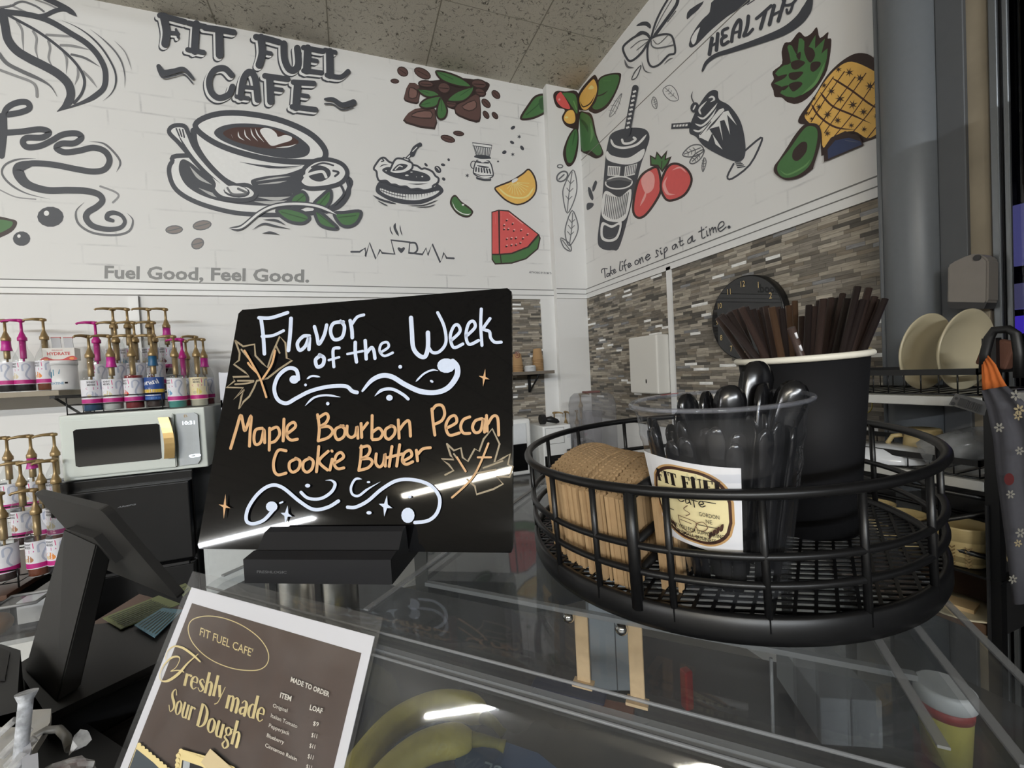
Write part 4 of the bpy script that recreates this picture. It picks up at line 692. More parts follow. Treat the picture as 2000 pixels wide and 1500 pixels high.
for q, w_ in (([(400,238),(470,238),(565,208)],20), ([(412,240),(425,340),(432,445)],21), ([(418,345),(480,340),(542,312)],17), ([(585,242),(580,330),(570,425)],22), ([(690,342),(655,345),(622,385),(635,425),(668,400),(690,350),(688,420)],20), ([(720,290),(735,345),(745,390),(775,340),(790,280)],20), ([(885,262),(830,270),(812,315),(832,362),(878,350),(892,290),(870,258)],20), ([(925,255),(935,310),(937,352)],21), ([(935,275),(965,235),(1003,222)],17),
  ([(755,455),(727,480),(737,520),(768,508),(775,470),(750,452)],21), ([(862,412),(830,418),(828,470),(832,520)],18), ([(803,482),(862,465)],14), ([(955,380),(955,440),(962,492)],20), ([(910,447),(998,430)],14), ([(1012,370),(1018,475)],20), ([(1018,445),(1048,410),(1062,430),(1068,472)],19), ([(1098,440),(1145,408),(1138,380),(1105,390),(1095,430),(1122,458),(1170,440)],15),
  ([(1275,240),(1280,320),(1288,410),(1320,455),(1355,462),(1372,410),(1372,325)],25), ([(1372,400),(1398,438),(1440,432),(1475,380),(1465,290),(1428,210)],18), ([(1505,370),(1555,320),(1545,282),(1520,290),(1500,350),(1520,410),(1572,390)],18), ([(1592,345),(1642,295),(1632,260),(1605,275),(1590,340),(1608,392),(1662,370)],18), ([(1678,190),(1675,290),(1682,398)],18), ([(1728,245),(1690,300),(1700,310),(1725,320),(1732,355),(1755,380),(1792,380)],18)): p.line(q, w_, PW)
p.line([(630,592),(618,540),(570,530),(515,575),(492,645),(512,708),(562,730),(620,700),(700,660),(800,635),(900,632),(938,660),(966,668)], 22, PW); p.dot((606,594), 27, PW, 24); p.line([(668,746),(720,698),(790,684),(872,695)], 12, PW, taper=(.2,.2)); p.dot((799,732), 10, PW); p.line([(678,592),(710,574),(757,580)], 12, PW, taper=(.2,.2)); p.dot((672,625), 8, PW)
p.line([(998,660),(1050,600),(1110,572),(1170,580),(1240,622),(1330,662),(1420,668),(1490,640),(1538,575),(1540,520),(1515,488)], 28, PW, ws=[12,24,28,28,28,30,28,30,32,30,26]); p.dot((1478,515), 52, PW, 42); p.line([(1068,690),(1110,655),(1170,650),(1230,680),(1260,706)], 18, PW, taper=(.2,0)); p.dot((1153,699), 19, PW, 17); p.line([(1303,608),(1350,562),(1400,540),(1432,545)], 11, PW, taper=(.1,.3)); p.dot((1395,605), 11, PW, 7, .5); p.dot((1215,522), 11, PW)
p.line([(862,1290),(800,1326),(720,1338),(640,1292),(540,1212),(470,1202),(400,1250),(345,1332),(335,1400),(370,1420),(430,1402),(480,1352),(502,1320)], 20, PW); p.dot((480,1322), 33, PW, 30); p.line([(648,1240),(690,1274),(760,1276),(820,1240),(843,1195),(822,1172),(788,1172)], 18, PW, taper=(0,.3)); p.dot((686,1202), 15, PW, 11); p.line([(528,1302),(543,1295)], 10, PW)
p.line([(915,1325),(960,1325),(1030,1290),(1110,1222),(1200,1172),(1300,1170),(1390,1202),(1440,1270),(1430,1350),(1380,1400),(1300,1413)], 20, PW); p.dot((1260,1372), 38, PW, 44); p.line([(998,1165),(960,1165),(935,1210),(942,1250),(978,1260),(1030,1222),(1102,1180)], 14, PW, taper=(.1,.2)); p.dot((1035,1182), 10, PW, 6); p.dot((1038,1357), 15, PW, 10); p.dot((1270,1266), 11, PW, 8)
p.star((566,1368), 34, PW, .4, rot=.2, ry=54); p.star((1133,1318), 40, PW, .38, rot=.2, ry=62)
sfin(p, 'white_lettering', 'white marker lettering and scrolls')
p = Paint(fmb, ZS, step=.00004, base=.0003)
for q in ([(238,988),(270,880),(296,797),(310,850),(322,885),(355,800),(350,890),(346,975)], [(420,872),(382,882),(372,930),(382,965),(412,950),(430,880),(434,955)], [(462,872),(460,998)], [(465,882),(505,866),(520,905),(495,945),(468,955)], [(545,820),(540,945)], [(562,905),(610,865),(600,838),(566,862),(562,915),(585,940),(622,935)],
  [(738,795),(748,870),(742,942)], [(740,815),(785,788),(800,810),(785,842),(752,865),(800,862),(825,890),(800,925),(742,945)], [(885,858),(845,875),(838,910),(855,938),(888,920),(895,880),(872,858)], [(908,860),(908,905),(930,925),(955,910),(965,862),(970,930)], [(988,845),(992,925)], [(992,885),(1025,842)], [(1052,800),(1050,930)], [(1055,895),(1090,872),(1112,900),(1095,932),(1055,938)], [(1165,858),(1130,880),(1128,920),(1150,935),(1180,905),(1182,870),(1160,858)], [(1202,825),(1207,930)], [(1210,880),(1240,840),(1265,835),(1272,918)],
  [(1395,762),(1402,840),(1412,912)], [(1395,772),(1420,742),(1455,745),(1468,790),(1450,830),(1405,852)], [(1480,872),(1535,840),(1528,802),(1497,812),(1475,860),(1495,912),(1552,900)], [(1612,808),(1575,825),(1560,865),(1575,900),(1612,902)], [(1682,818),(1645,830),(1628,868),(1645,898),(1675,885),(1692,820),(1697,895)], [(1708,800),(1712,890)], [(1715,850),(1745,805),(1772,815),(1778,912)],
  [(560,1002),(515,1000),(490,1060),(492,1115),(515,1140),(560,1130)], [(618,1048),(582,1068),(580,1105),(600,1125),(632,1105),(640,1062),(615,1045)], [(695,1045),(662,1065),(658,1105),(680,1125),(708,1105),(716,1062),(692,1042)], [(748,978),(742,1050),(735,1122)], [(802,1005),(750,1062),(798,1112)], [(825,1050),(812,1112)], [(842,1072),(890,1040),(875,1012),(848,1030),(838,1080),(858,1105),(892,1100)],
  [(992,975),(988,1050),(978,1112)], [(988,985),(1030,975),(1042,1000),(1025,1032),(992,1048),(1040,1048),(1055,1070),(1030,1100),(978,1115)], [(1078,1020),(1075,1070),(1095,1095),(1118,1075),(1128,1020),(1130,1090)], [(1168,978),(1152,1092)], [(1212,968),(1195,1090)], [(1140,1042),(1228,1020)], [(1232,1062),(1280,1032),(1270,1000),(1238,1018),(1228,1060),(1250,1080),(1287,1065)], [(1308,1000),(1315,1060)], [(1316,1022),(1345,992),(1388,985)], [(1720,960),(1680,1060),(1640,1140),(1590,1200),(1512,1270)], [(1660,1040),(1735,1040)], [(1540,1040),(1590,1120)], [(325,430),(360,490),(410,580),(432,640),(450,696)], [(345,500),(360,520),(395,555)], [(500,430),(480,510),(430,590)]): p.line(q, 12 if q[0] in ((1720,960),(1660,1040),(1540,1040),(325,430),(345,500),(500,430)) else 17, PO)
p.line([(825,1003),(827,1006)], 16, PO); p.star((1696,585), 32, PO, .3, rot=.2, ry=52); p.star((213,1320), 34, PO, .3, rot=.15, ry=72)
sfin(p, 'orange_lettering', 'orange marker lettering')
p = Paint(fmb, ZS, step=.00004, base=.0003)
for q in ([(265,370),(310,402),(375,390),(380,455),(420,498),(450,525),(478,440),(520,345),(552,382),(560,470),(592,482),(520,530),(450,585),(388,600),(372,640),(345,690),(312,720),(286,762),(300,690),(318,650),(258,705),(310,640),(212,637),(262,600),(250,578),(345,575),(320,550),(256,505),(286,482),(290,440),(265,370)], [(1480,962),(1520,1000),(1560,985),(1570,1040),(1600,1062),(1640,990),(1665,1005),(1690,935),(1740,875),(1782,962),(1752,1068),(1800,1045),(1842,1020),(1830,1080),(1858,1092),(1840,1152),(1765,1150),(1802,1192),(1745,1222),(1650,1252),(1640,1205),(1595,1165)], [(1480,962),(1502,1030),(1520,1052),(1448,1048),(1490,1080),(1518,1115),(1470,1140)]): p.line(q, 11, PTN, smooth=False)
for q in ([(300,420),(340,470)], [(280,600),(370,600)], [(500,400),(520,440)], [(265,620),(330,615),(370,605)], [(1520,1020),(1550,1060)], [(1690,1100),(1800,1060)], [(1650,1130),(1760,1110)]): p.line(q, 10, PTN)
sfin(p, 'leaf_sketch', 'tan outlined maple leaves')
# weighted stand
b0 = at(478, 1139, z=ZT_); b1 = at(766, 1142, z=ZT_); bw = (b1-b0).length; bx = (b1-b0).normalized(); by_ = Z.cross(bx)
fr = [(0,0),(0,.019),(.012,.021),(.016,.020),(.026,.031),(.033,.033),(.036,.012),(.041,.012),(.052,.045),(.075,.04),(.085,0)]
bm = BM(); prism(bm, [b0+by_*u+Z*v for u, v in fr], bx*bw); stand = sobj('stand', bm, mat('charcoal_stand', (34,34,36), .55, spec=.25)); stand['label'] = 'charcoal slotted stand'
p = Paint(plane_map(b0, -by_), (0,0,1), base=.0002); p.text('FRESHLOGIC', (502,1119), (560,1120), 5.2, mat('stand_print', (92,92,94), .5), bold=.02); o = p.done('lettering'); o.parent = stand; o.matrix_parent_inverse = Matrix.Translation(-sign.location)
# ------------------------------------------------------------------ flyer in a clear sleeve on the sloped front
fn = (-sin(A63)*T_+cos(A63)*Z); fd = (-cos(A63)*T_-sin(A63)*Z); fo = V((0,0,0))+T_*tz[0]+Z*tz[1]+fn*.003
f0 = hit(375, 1147, fo, fn); f1 = hit(728, 1262, fo, fn); fw = (f1-f0).dot(S_); fh = fw*11/8.5
fly = thing('flyer', 'brown sourdough price flyer in clear sleeve on the sloped case front', 'flyer', f0+S_*fw/2+fd*fh/2)
def fobj(name, bm, m): bmesh.ops.translate(bm, vec=-fly.location, verts=bm.verts); return obj(name, bm, m, fly)
bm = BM(); prism(bm, [f0, f0+S_*fw, f0+S_*fw+fd*fh, f0+fd*fh], fn*.0004); fobj('sheet', bm, mat('white_paper', (232,232,238), .6, var=.02))
bm = BM(); prism(bm, [f0-S_*.004-fd*.011, f0+S_*(fw+.004)-fd*.011, f0+S_*(fw+.004)+fd*(fh+.004), f0-S_*.004+fd*(fh+.004)], fn*.0003)
bmesh.ops.translate(bm, vec=fn*.0016, verts=bm.verts); fobj('clear_sleeve', bm, clear('sleeve_film', (.97,.97,.97), .02, (.8,.8,.8), .12, hs=30))
fpm = plane_map(fo+fn*.0004, fn); ZF = (230,1125,.25); FBR = mat('flyer_brown', (78,60,50), .5, var=.22, scale=60); FCR = mat('flyer_cream', (226,206,148), .5); FWH = mat('flyer_white', (222,216,204), .5)
p = Paint(fpm, ZF, step=.00003, base=.0001)
def fs(u, v): # flyer uv -> drawing coordinates
    q = f0+S_*(u*fw)+fd*(v*fh); d = q-CAM; zc = d.dot(_f); return ((1000+FPX*d.dot(_r)/zc-ZF[0])/ZF[2], (750-FPX*d.dot(_u)/zc-ZF[1])/ZF[2])
p.poly([fs(.04,.042), fs(.962,.042), fs(.962,.962), fs(.04,.962)], FBR)
p.line([(562,470),(552,400),(580,345),(650,318),(740,314),(850,335),(970,385),(1080,460),(1150,540),(1180,620),(1165,690),(1110,730),(1020,738),(900,722),(780,680),(680,620),(600,540)], 7, FCR, closed=True)
p.text("FIT FUEL CAFE'", (640,462), (1050,632), 66, FCR, up=(.16,-.98), bold=.004)
GL = {'r': ([((.15,0),(.15,1))],[[(.15,.7),(.28,.95),(.42,.9)],[.05,.08,.14]]), }
TH = .17
GLY = {'r': (.42, [([(.13,0),(.13,1)],TH), ([(.15,.7),(.27,.95),(.4,.92)],[.04,.08,.15])]),
 'e': (.5, [([(.12,.55),(.44,.56)],.05), ([(.44,.56),(.42,.85),(.27,1),(.13,.8),(.1,.5),(.14,.2),(.3,0),(.46,.2)],[.08,.12,.05,.14,TH,.14,.05,.05])]),
 's': (.46, [([(.4,.78),(.27,1),(.12,.82),(.2,.6),(.34,.42),(.41,.22),(.26,0),(.08,.22)],[.05,.05,.1,.16,.17,.1,.05,.05])]),
 'h': (.56, [([(.12,0),(.12,1.7)],TH), ([(.12,.7),(.3,1),(.43,.78),(.44,0)],[.04,.08,TH,TH])]), 'l': (.28, [([(.13,0),(.13,1.7)],TH)]),
 'y': (.5, [([(.08,1),(.27,.1)],TH), ([(.46,1),(.24,-.25),(.05,-.55)],[.04,.05,.07])]),
 'm': (.84, [([(.12,0),(.12,1)],TH), ([(.12,.7),(.28,1),(.41,.78),(.42,0)],[.04,.08,TH,TH]), ([(.42,.7),(.58,1),(.71,.78),(.72,0)],[.04,.08,TH,TH])]),
 'a': (.52, [([(.12,.78),(.25,1),(.4,.8),(.41,0)],[.06,.06,TH,TH]), ([(.4,.6),(.17,.45),(.1,.22),(.2,0),(.4,.22)],[.05,.12,TH,.08,.05])]),
 'd': (.56, [([(.43,0),(.43,1.7)],TH), ([(.43,.8),(.27,1),(.13,.78),(.1,.5),(.13,.22),(.27,0),(.43,.2)],[.05,.05,.14,TH,.14,.05,.05])]),
 'o': (.56, [([(.28,1),(.13,.8),(.1,.5),(.13,.2),(.28,0),(.43,.2),(.46,.5),(.43,.8),(.28,1)],[.05,.14,TH,.14,.05,.14,TH,.14,.05])]),
 'u': (.56, [([(.12,1),(.12,.25),(.25,0),(.43,.22)],[TH,TH,.08,.04]), ([(.43,1),(.43,0)],TH)]),
 'S': (.56, [([(.46,1.25),(.3,1.6),(.12,1.3),(.2,.98),(.38,.72),(.48,.35),(.28,0),(.08,.38)],[.06,.05,.13,.19,.19,.13,.05,.06])]),
 'D': (.68, [([(.14,0),(.14,1.6)],TH), ([(.08,1.57),(.3,1.55),(.5,1.25),(.55,.8),(.5,.35),(.3,.04),(.08,.03)],[.05,.06,.15,.19,.15,.06,.05])]),
 'g': (.54, [([(.27,1),(.13,.85),(.12,.65),(.27,.42),(.42,.65),(.41,.85),(.27,1)],[.05,.13,.14,.05,.14,.13,.05]), ([(.2,.45),(.12,.22),(.35,.05),(.45,-.22),(.27,-.5),(.1,-.3),(.2,0)],[.05,.1,.13,.14,.06,.12,.06]), ([(.4,.9),(.52,1)],.06)])}
def serif(p, txt, p0, p1, xh, mt, up, gl=GLY, thick=1):
    tot = sum(gl[c][0] if c in gl else .3 for c in txt); p0 = V(p0); d = (V(p1)-p0)/tot; u_ = V(up).normalized()*xh; x = 0
    for c in txt:
        if c in gl:
            for pts, w_ in gl[c][1]:
                Q = [p0+d*(x+a)+u_*b for a, b in pts]
                if isinstance(w_, list): p.line(Q, 1, mt, ws=[v*d.length*thick for v in w_], n=5)
                else: p.line(Q, w_*d.length*thick, mt, cap=False)
            x += gl[c][0]
        else: x += .3
serif(p, 'reshly', (508,852), (828,965), 98, FCR, (.22,-.97), thick=1.05); serif(p, 'made', (840,1028), (1140,1142), 108, FCR, (.22,-.97), thick=1.05)
serif(p, 'Sour', (392,1045), (590,1135), 112, FCR, (.24,-.97), thick=1.05); serif(p, 'Dough', (618,1160), (955,1338), 112, FCR, (.24,-.97), thick=1.05)
p.line([(658,668),(600,615),(520,560),(450,550),(400,590),(385,650)], 14, FCR, ws=[10,18,18,12,5,4]); p.line([(642,608),(560,680),(490,760),(410,815),(355,815),(342,770),(370,700),(430,640),(480,628),(498,650),(470,710),(430,740)], 12, FCR, ws=[5,12,22,20,8,5,8,16,14,6,5,5]); p.line([(430,742),(490,735),(530,748)], 8, FCR)
p.text('MADE TO ORDER', (1362,822), (1662,942), 40, FWH, up=(.22,-.97), bold=.025); p.text('ITEM', (1280,945), (1366,975), 42, FWH, up=(.2,-.97), bold=.025); p.text('LOAF', (1512,1040), (1610,1072), 42, FWH, up=(.2,-.97), bold=.025)
for tx, a, b in (('Original', (1225,1020), (1338,1062)), ('Italian Tomato', (1210,1098), (1415,1185)), ('Pepperjack', (1195,1175), (1355,1240)), ('Blueberry', (1180,1252), (1312,1308)), ('Cinnamon Raisin', (1167,1328), (1412,1440))): p.text(tx, a, b, 32, FWH, up=(.2,-.97))
for tx, a in (('$9', (1540,1160)), ('$11', (1528,1250)), ('$11', (1513,1332)), ('$11', (1500,1415)), ('$11', (1488,1495))): p.text(tx, a, (a[0]+42, a[1]+13), 36, FWH, up=(.2,-.97))
p.fill([(178,1300),(330,1420),(420,1500),(520,1640),(60,1640)], FCR, smooth=False); p.fill([(168,1345),(300,1450),(370,1520),(400,1640),(60,1640)], mat('flyer_slate', (66,74,80), .5), smooth=False)
for k in range(9): p.dot((190+k*29, 1312+k*24), 16, FCR)
p.fill([(490,1380),(520,1345),(700,1395),(930,1480),(1100,1640),(455,1640)], FCR, smooth=False); p.fill([(530,1430),(680,1480),(760,1530),(800,1640),(500,1640)], mat('flyer_black', (22,22,24), .5), smooth=False); p.fill([(540,1432),(590,1448),(575,1640),(520,1640)], mat('flyer_silver', (170,175,178), .4), smooth=False)
for k in range(7): p.dot((520+k*28, 1358+k*11), 17, FCR)
for k in range(4): p.dot((500-k*3, 1395+k*36), 17, FCR)
p.fill([(752,1340),(935,1500),(780,1560),(680,1445)], mat('tape_tan', (206,186,146), .5), smooth=False)
o = p.done('print'); o.parent = fly; o.matrix_parent_inverse = Matrix.Translation(-fly.location)
# ------------------------------------------------------------------ turntable wire basket
BC = V((.2833, .2912, 1.2695)); TILT = Euler((0, -.045, 0)); BR3 = TILT.to_matrix()
bk = thing('wire_basket', 'round black wire turntable basket on the clear case', 'basket', BC, TILT)
bm = BM(); lathe(bm, [(.1455,.0125),(.1455,.0),(.149,.0),(.1505,.004),(.1505,.0155),(.149,.0165),(.1465,.0165),(.1455,.0125)], 96, cap=False); obj('base_band', bm, BLM, bk)
bm = BM(); R_ = .1455; n = 27
for fam in (0, 1):
    ang = radians(-35 if fam == 0 else 34)
    d = V((cos(ang), sin(ang), 0)); nn = V((-d.y, d.x, 0)); pit = .0062 if fam == 0 else .0098
    k = -int(R_/pit)
    while k*pit < R_:
        c = k*pit; h = sqrt(max(0, R_*R_-c*c)); box(bm, nn*c+Z*(.012 if fam == 0 else .0122), (2*h, .0017 if fam == 0 else .0019, .0012), rot=Euler((0,0,ang)).to_matrix()); k += 1
obj('mesh_floor', bm, BLM, bk)
def ringpts(r, z, n=96): return [V((r*cos(2*pi*i/n), r*sin(2*pi*i/n), z)) for i in range(n)]
for r, z, w_, nm in ((.15, .0834, .0031, 'rim'), (.1485, .049, .0022, 'hoop'), (.148, .033, .0022, 'hoop')):
    bm = BM(); tube(bm, ringpts(r, z), w_, 12, closed=True); obj(nm, bm, BLM, bk)
for a in (-176, -160, -141.5, -123, -103, -82, -55, -20, 15, 50, 80.7, 106, 127.8, 152):
    a = radians(a); bm = BM(); tube(bm, [(.1485*cos(a), .1485*sin(a), .008), (.1487*cos(a), .1487*sin(a), .083)], .0021, 8); obj('post', bm, BLM, bk)
a = radians(-149.6); dv = V((cos(a), sin(a), 0)); bm = BM()
tube(bm, [dv*.149+Z*.01, dv*.149+Z*.083], .0038, 10); tube(bm, [V((0,0,.012)), V((0,0,.083))], .0035, 10)
for z in (.079, .049, .03): tube(bm, [dv*.149+Z*z, Z*z], .0032 if z > .07 else .0026, 8)
obj('divider', bm, BLM, bk)
# ------------------------------------------------------------------ cardboard cup sleeves
KR = mat('kraft_sleeve', (172,142,104), .8, var=.14, scale=120, bump=.2)
SL = .112; SHt = .060
def sleeve_bm(ph):
    bm = BM(); n = 72; rows = []
    for i in range(n+1):
        u = i/n; x = (u-.5)*SL; arc = .012*(1-(2*u-1)**2); wv = .0009*sin(u*2*pi*22+ph)
        rows.append([bm.verts.new((x*(1.0 if z else .93), y+wv*(1 if z else .7), arc+(SHt if z else 0))) for y, z in ((-.0011,0),(.0011,0),(.0011,1),(-.0011,1))])
    for a_, b_ in zip(rows, rows[1:]):
        for k in range(4): bm.faces.new((a_[k], a_[(k+1)%4], b_[(k+1)%4], b_[k]))
    bm.faces.new(rows[0][::-1]); bm.faces.new(rows[-1]); return bm
u_ = -dv; q_ = V((-u_.y, u_.x, 0)); protos = [None, None]
offs = [.0062+.0030*k for k in range(6)]+[.0262+.0030*k for k in range(7)]+[.0495+.0031*k for k in range(9)]+[.0785,.0818,.085,.0882,.0914]
left_n = 0
def sl_label(i):
    if i < 0: return None
for i, q in enumerate(offs+[-.0075, -.0107, -.0139, -.0171]):
    right = q < 0; inx = sqrt(.1445**2-min(.143, abs(q)+.002)**2); x0 = -inx+SL/2+.003+random.uniform(0, .004)
    if right: x0 = -inx+SL/2+.014+.003*(i % 3)
    if q > .075: x0 = -inx+SL/2+.006
    loc = BC+BR3 @ (dv*-x0*1.0+q_*q+Z*.0125) if False else BC+BR3 @ (u_*x0+q_*q+Z*.0128)
    rz = math.atan2(u_.y, u_.x)
    o = None
    if protos[i % 2] is None:
        bm = sleeve_bm(0 if i % 2 == 0 else 1.3); o = obj('cup_sleeve', bm, KR); protos[i % 2] = o
    else: o = protos[i % 2].copy(); COL.objects.link(o)
    o.location = loc; o.rotation_euler = (TILT.to_matrix() @ Euler((random.uniform(-.008,.008), 0, rz+random.uniform(-.012,.012))).to_matrix()).to_euler()
    if right: lab = 'flat kraft cardboard cup sleeve standing right of the divider, by the clear cup'; grp = 'cup sleeves right of the divider'
    elif i < 6: lab = 'flat kraft cup sleeve in the front bundle just left of the divider'; grp = 'cup sleeves in the front bundle'
    elif i < 13: lab = 'flat kraft cup sleeve in the second bundle from the divider'; grp = 'cup sleeves in the second bundle'
    elif i < 22: lab = 'flat kraft cup sleeve in the wide bundle at the back left'; grp = 'cup sleeves in the back left bundle'
    else: lab = 'kraft cup sleeve leaning alone against the far left wires'; grp = 'cup sleeves against the left wires'
    tag(o, lab, 'cup sleeve', grp)
# ------------------------------------------------------------------ clear cup of black spoons
CUPC = clear('clear_cup_plastic', (.93,.94,.96), .02, (.7,.72,.78), .015, hs=20)
c0 = BC+BR3 @ V((-.062, -.080, .0128)); cup = thing('plastic_cup', 'clear plastic cup with shop label holding black spoons', 'cup', c0, TILT); cup.scale = (1.05, 1.05, 1.0)
CH = .1165
def cr(z): return .0305+(.0475-.0305)*(z/CH)**.9
bm = BM(); pr_ = [(.0, .004), (.026,.004), (.029,.0), (.0305,.002)]+[(cr(z), z) for z in (.015,.03,.045,.06,.074)]+[(cr(.076)+.0006,.076),(cr(.08)+.0006,.08),(cr(.082),.083),(cr(.092),.092),(cr(.094)+.0006,.094),(cr(.098)+.0006,.098),(cr(.1),.101),(cr(.11),.11),(.0475,.1135),(.0505,.1145),(.0508,.1165),(.0495,.118),(.0472,.1168)]
lathe(bm, pr_, 64, cap=False); obj('wall', bm, CUPC, cup)
bm = BM(); tube(bm, ringpts(.0495, .1165, 64), .0013, 8, closed=True); obj('rolled_rim', bm, clear('cup_rim', (.8,.82,.86), .12, (.8,.8,.85), .02), cup)
# wrap-around label
la0 = None
def labmap():
    toc = (CAM-c0); base = math.atan2(toc.y, toc.x)-.40
    def fm(u, v):      # u: 0..100 left to right, v: 0..100 top to bottom
        z = .0865-.052*((v-7)/90)-.003*(u-50)/50; r = cr(z)+.0032*max(0, (50-u)/50)**2; a = base+(u-50)/100*1.52
        return V((r*cos(a), r*sin(a), z)), V((cos(a), sin(a), 0))
    return fm
p = Paint(labmap(), step=.00003, base=.0005)
def grid(p, u0, u1, v0, v1, mt, n=12):
    for i in range(n): p.poly([(u0+(u1-u0)*i/n, v0), (u0+(u1-u0)*(i+1)/n, v0), (u0+(u1-u0)*(i+1)/n, v1), (u0+(u1-u0)*i/n, v1)], mt, False)
    p.k += 1
grid(p, 8, 92, 7, 97, mat('label_white', (228,228,232), .5))
def rr(p, u0, u1, v0, v1, r, mt):
    q = []
    n = 24
    for i in range(n):       # vertical strips so that the shape bends with the cup
        a, b = u0+(u1-u0)*i/n, u0+(u1-u0)*(i+1)/n
        def ins(u):
            d = min(u-u0, u1-u); rx = r
            return 0 if d >= rx else (r*1.0)*(1-sqrt(max(0, 1-(1-d/rx)**2)))
        p.poly([(a, v0+ins(a)), (b, v0+ins(b)), (b, v1-ins(b)), (a, v1-ins(a))], mt, False)
    p.k += 1
LT = mat('label_tan', (196,156,104), .5); LB = mat('label_brown', (66,40,30), .5); LC = mat('label_cream', (236,222,172), .5); LK = mat('label_ink', (24,16,14), .5)
rr(p, 13, 86, 12, 93, 30, LT); rr(p, 15, 84, 14, 91, 28, LB); rr(p, 17.5, 81.5, 17, 88, 26, LC)
CAPS = {'F': (.62, [([(.18,0),(.18,1)],.24), ([(.04,.96),(.58,.96)],.07), ([(.55,1),(.55,.72)],.06), ([(.18,.52),(.42,.52)],.07), ([(.42,.62),(.42,.4)],.06), ([(.04,.04),(.36,.04)],.07)]), 'I': (.4, [([(.2,0),(.2,1)],.24), ([(.03,.96),(.37,.96)],.07), ([(.03,.04),(.37,.04)],.07)]), 'T': (.68, [([(.34,0),(.34,1)],.24), ([(.04,.96),(.64,.96)],.07), ([(.06,1),(.06,.7)],.06), ([(.62,1),(.62,.7)],.06), ([(.18,.04),(.5,.04)],.07)]),
 'U': (.74, [([(.18,1),(.18,.35),(.22,.1),(.38,.02),(.52,.1),(.58,.35),(.58,1)],[.24,.24,.18,.09,.07,.07,.07]), ([(.03,.96),(.35,.96)],.07), ([(.46,.96),(.7,.96)],.07)]), 'E': (.64, [([(.18,0),(.18,1)],.24), ([(.04,.96),(.58,.96)],.07), ([(.56,1),(.56,.74)],.06), ([(.18,.52),(.42,.52)],.07), ([(.04,.04),(.6,.04)],.07), ([(.58,0),(.58,.28)],.06)]), 'L': (.62, [([(.18,0),(.18,1)],.24), ([(.03,.96),(.36,.96)],.07), ([(.04,.04),(.58,.04)],.07), ([(.56,0),(.56,.32)],.06)])}
serif(p, 'FIT FUEL', (20, 35), (80, 35), 13.5, LK, (0,-1), CAPS, 1.0)
p.line([(24,44),(34,44)], .9, LK); p.line([(62,44),(72,44)], .9, LK)
for q in ([(46,41),(42,42),(40,47),(43,50),(46,48)], [(51,45),(48,46),(48,50),(51,48),(51,45),(52,50)], [(58,38),(55,42),(55,52)], [(53,45),(58,45)], [(60,48),(63,46),(61,44),(59,47),(61,50),(64,48)]): p.line(q, .9, LK, n=4)
p.text('GORDON', (58,60), (74,60), 4.4, LK); p.text('NE', (63,66.5), (68,66.5), 4.4, LK); p.line([(56,70),(74,70)], .8, LK); p.text('EST.', (24,52), (32,52), 4, LK); p.line([(22,62),(34,62)], .8, LK)
for q in ([(38,66),(39,76),(44,81),(50,80),(53,74),(54,68),(38,66)], [(54,70),(60,66),(64,70),(61,75),(56,76),(54,73)], [(34,82),(44,85),(58,83)], [(46,64),(50,60),(45,57),(49,52)], [(40,70),(50,71)]): p.line(q, .8, mat('label_line', (120,92,70), .5), n=5)
for sx, x0 in ((1, 64), (-1, 34)):
    for k in range(4): p.fill([(x0+sx*k*3.2, 82-k*3.2), (x0+sx*(k*3.2+1), 76-k*3.4), (x0+sx*(k*3.2+3.4), 74-k*3.4), (x0+sx*(k*3.2+2.4), 80-k*3.2)], LB, n=2)
p.text('THANK YOU FOR SUPPORTING', (22,83.5), (76,83.5), 4.6, LK, bold=.01) if False else p.text('THANK YOU FOR SUPPORTING', (23,79.5), (77,79.5), 4.4, LK, bold=.01); p.text('OUR SMALL BUSINESS', (29,85.5), (70,85.5), 4.2, LK, bold=.01)
o = p.done('label', cup); o['label'] = 'white square shop label with cream badge'
# spoons
SPN = mat('glossy_black_spoon', raw=(.008,.008,.009), rough=.18, spec=.5)
def spoon_bm():
    bm = BM(); rows = []
    for z, w_, c in ((0,.0035,0),(.03,.0040,0),(.06,.0048,.0003),(.09,.0062,.0008),(.106,.0074,.001),(.112,.0074,.0008),(.1165,.0062,.0005),(.1195,.0042,.0002),(.121,.0016,0)):
        rows.append([bm.verts.new((x, y, z)) for x, y in ((-w_,0),(-w_*.6,c+.0013),(w_*.6,c+.0013),(w_,0),(w_*.6,c-.0013),(-w_*.6,c-.0013))])
    for a, b in zip(rows, rows[1:]):
        for k in range(6): bm.faces.new((a[k], a[(k+1)%6], b[(k+1)%6], b[k]))
    bm.faces.new(rows[0][::-1]); bm.faces.new(rows[-1]); return bm
sp0 = obj('plastic_spoon', spoon_bm(), SPN, smooth=True); toc = math.atan2(c0.y, c0.x)
spl = [(-.036,.000,'first from the left'), (-.020,.004,'second from the left'), (.000,-.004,'third from the left'), (.018,.002,'fourth from the left'), (.034,-.002,'rightmost')]
spx = [(1335, 770, 'black plastic spoon rounded tip, leftmost at the cup rim'), (1378, 764, 'black plastic spoon tip second from the left at the cup rim'), (1428, 752, 'black plastic spoon tip third from the left at the cup rim'), (1495, 748, 'black plastic spoon tip fourth from the left at the cup rim'), (1558, 744, 'black plastic spoon tip rightmost at the cup rim')]
first = True
def put_spoon(foot, tip, lab, grp, nrm, sc=1.0):
    global first
    o = sp0 if first else sp0.copy()
    if not first: COL.objects.link(o)
    first = False
    d = tip-foot; z = d.normalized(); y = (V(nrm)-z*z.dot(V(nrm))).normalized(); x = y.cross(z); o.location = foot; o.scale = (sc, sc, d.length/.121)
    o.rotation_euler = Matrix((x, y, z)).transposed().to_euler(); tag(o, lab, 'spoon', grp)
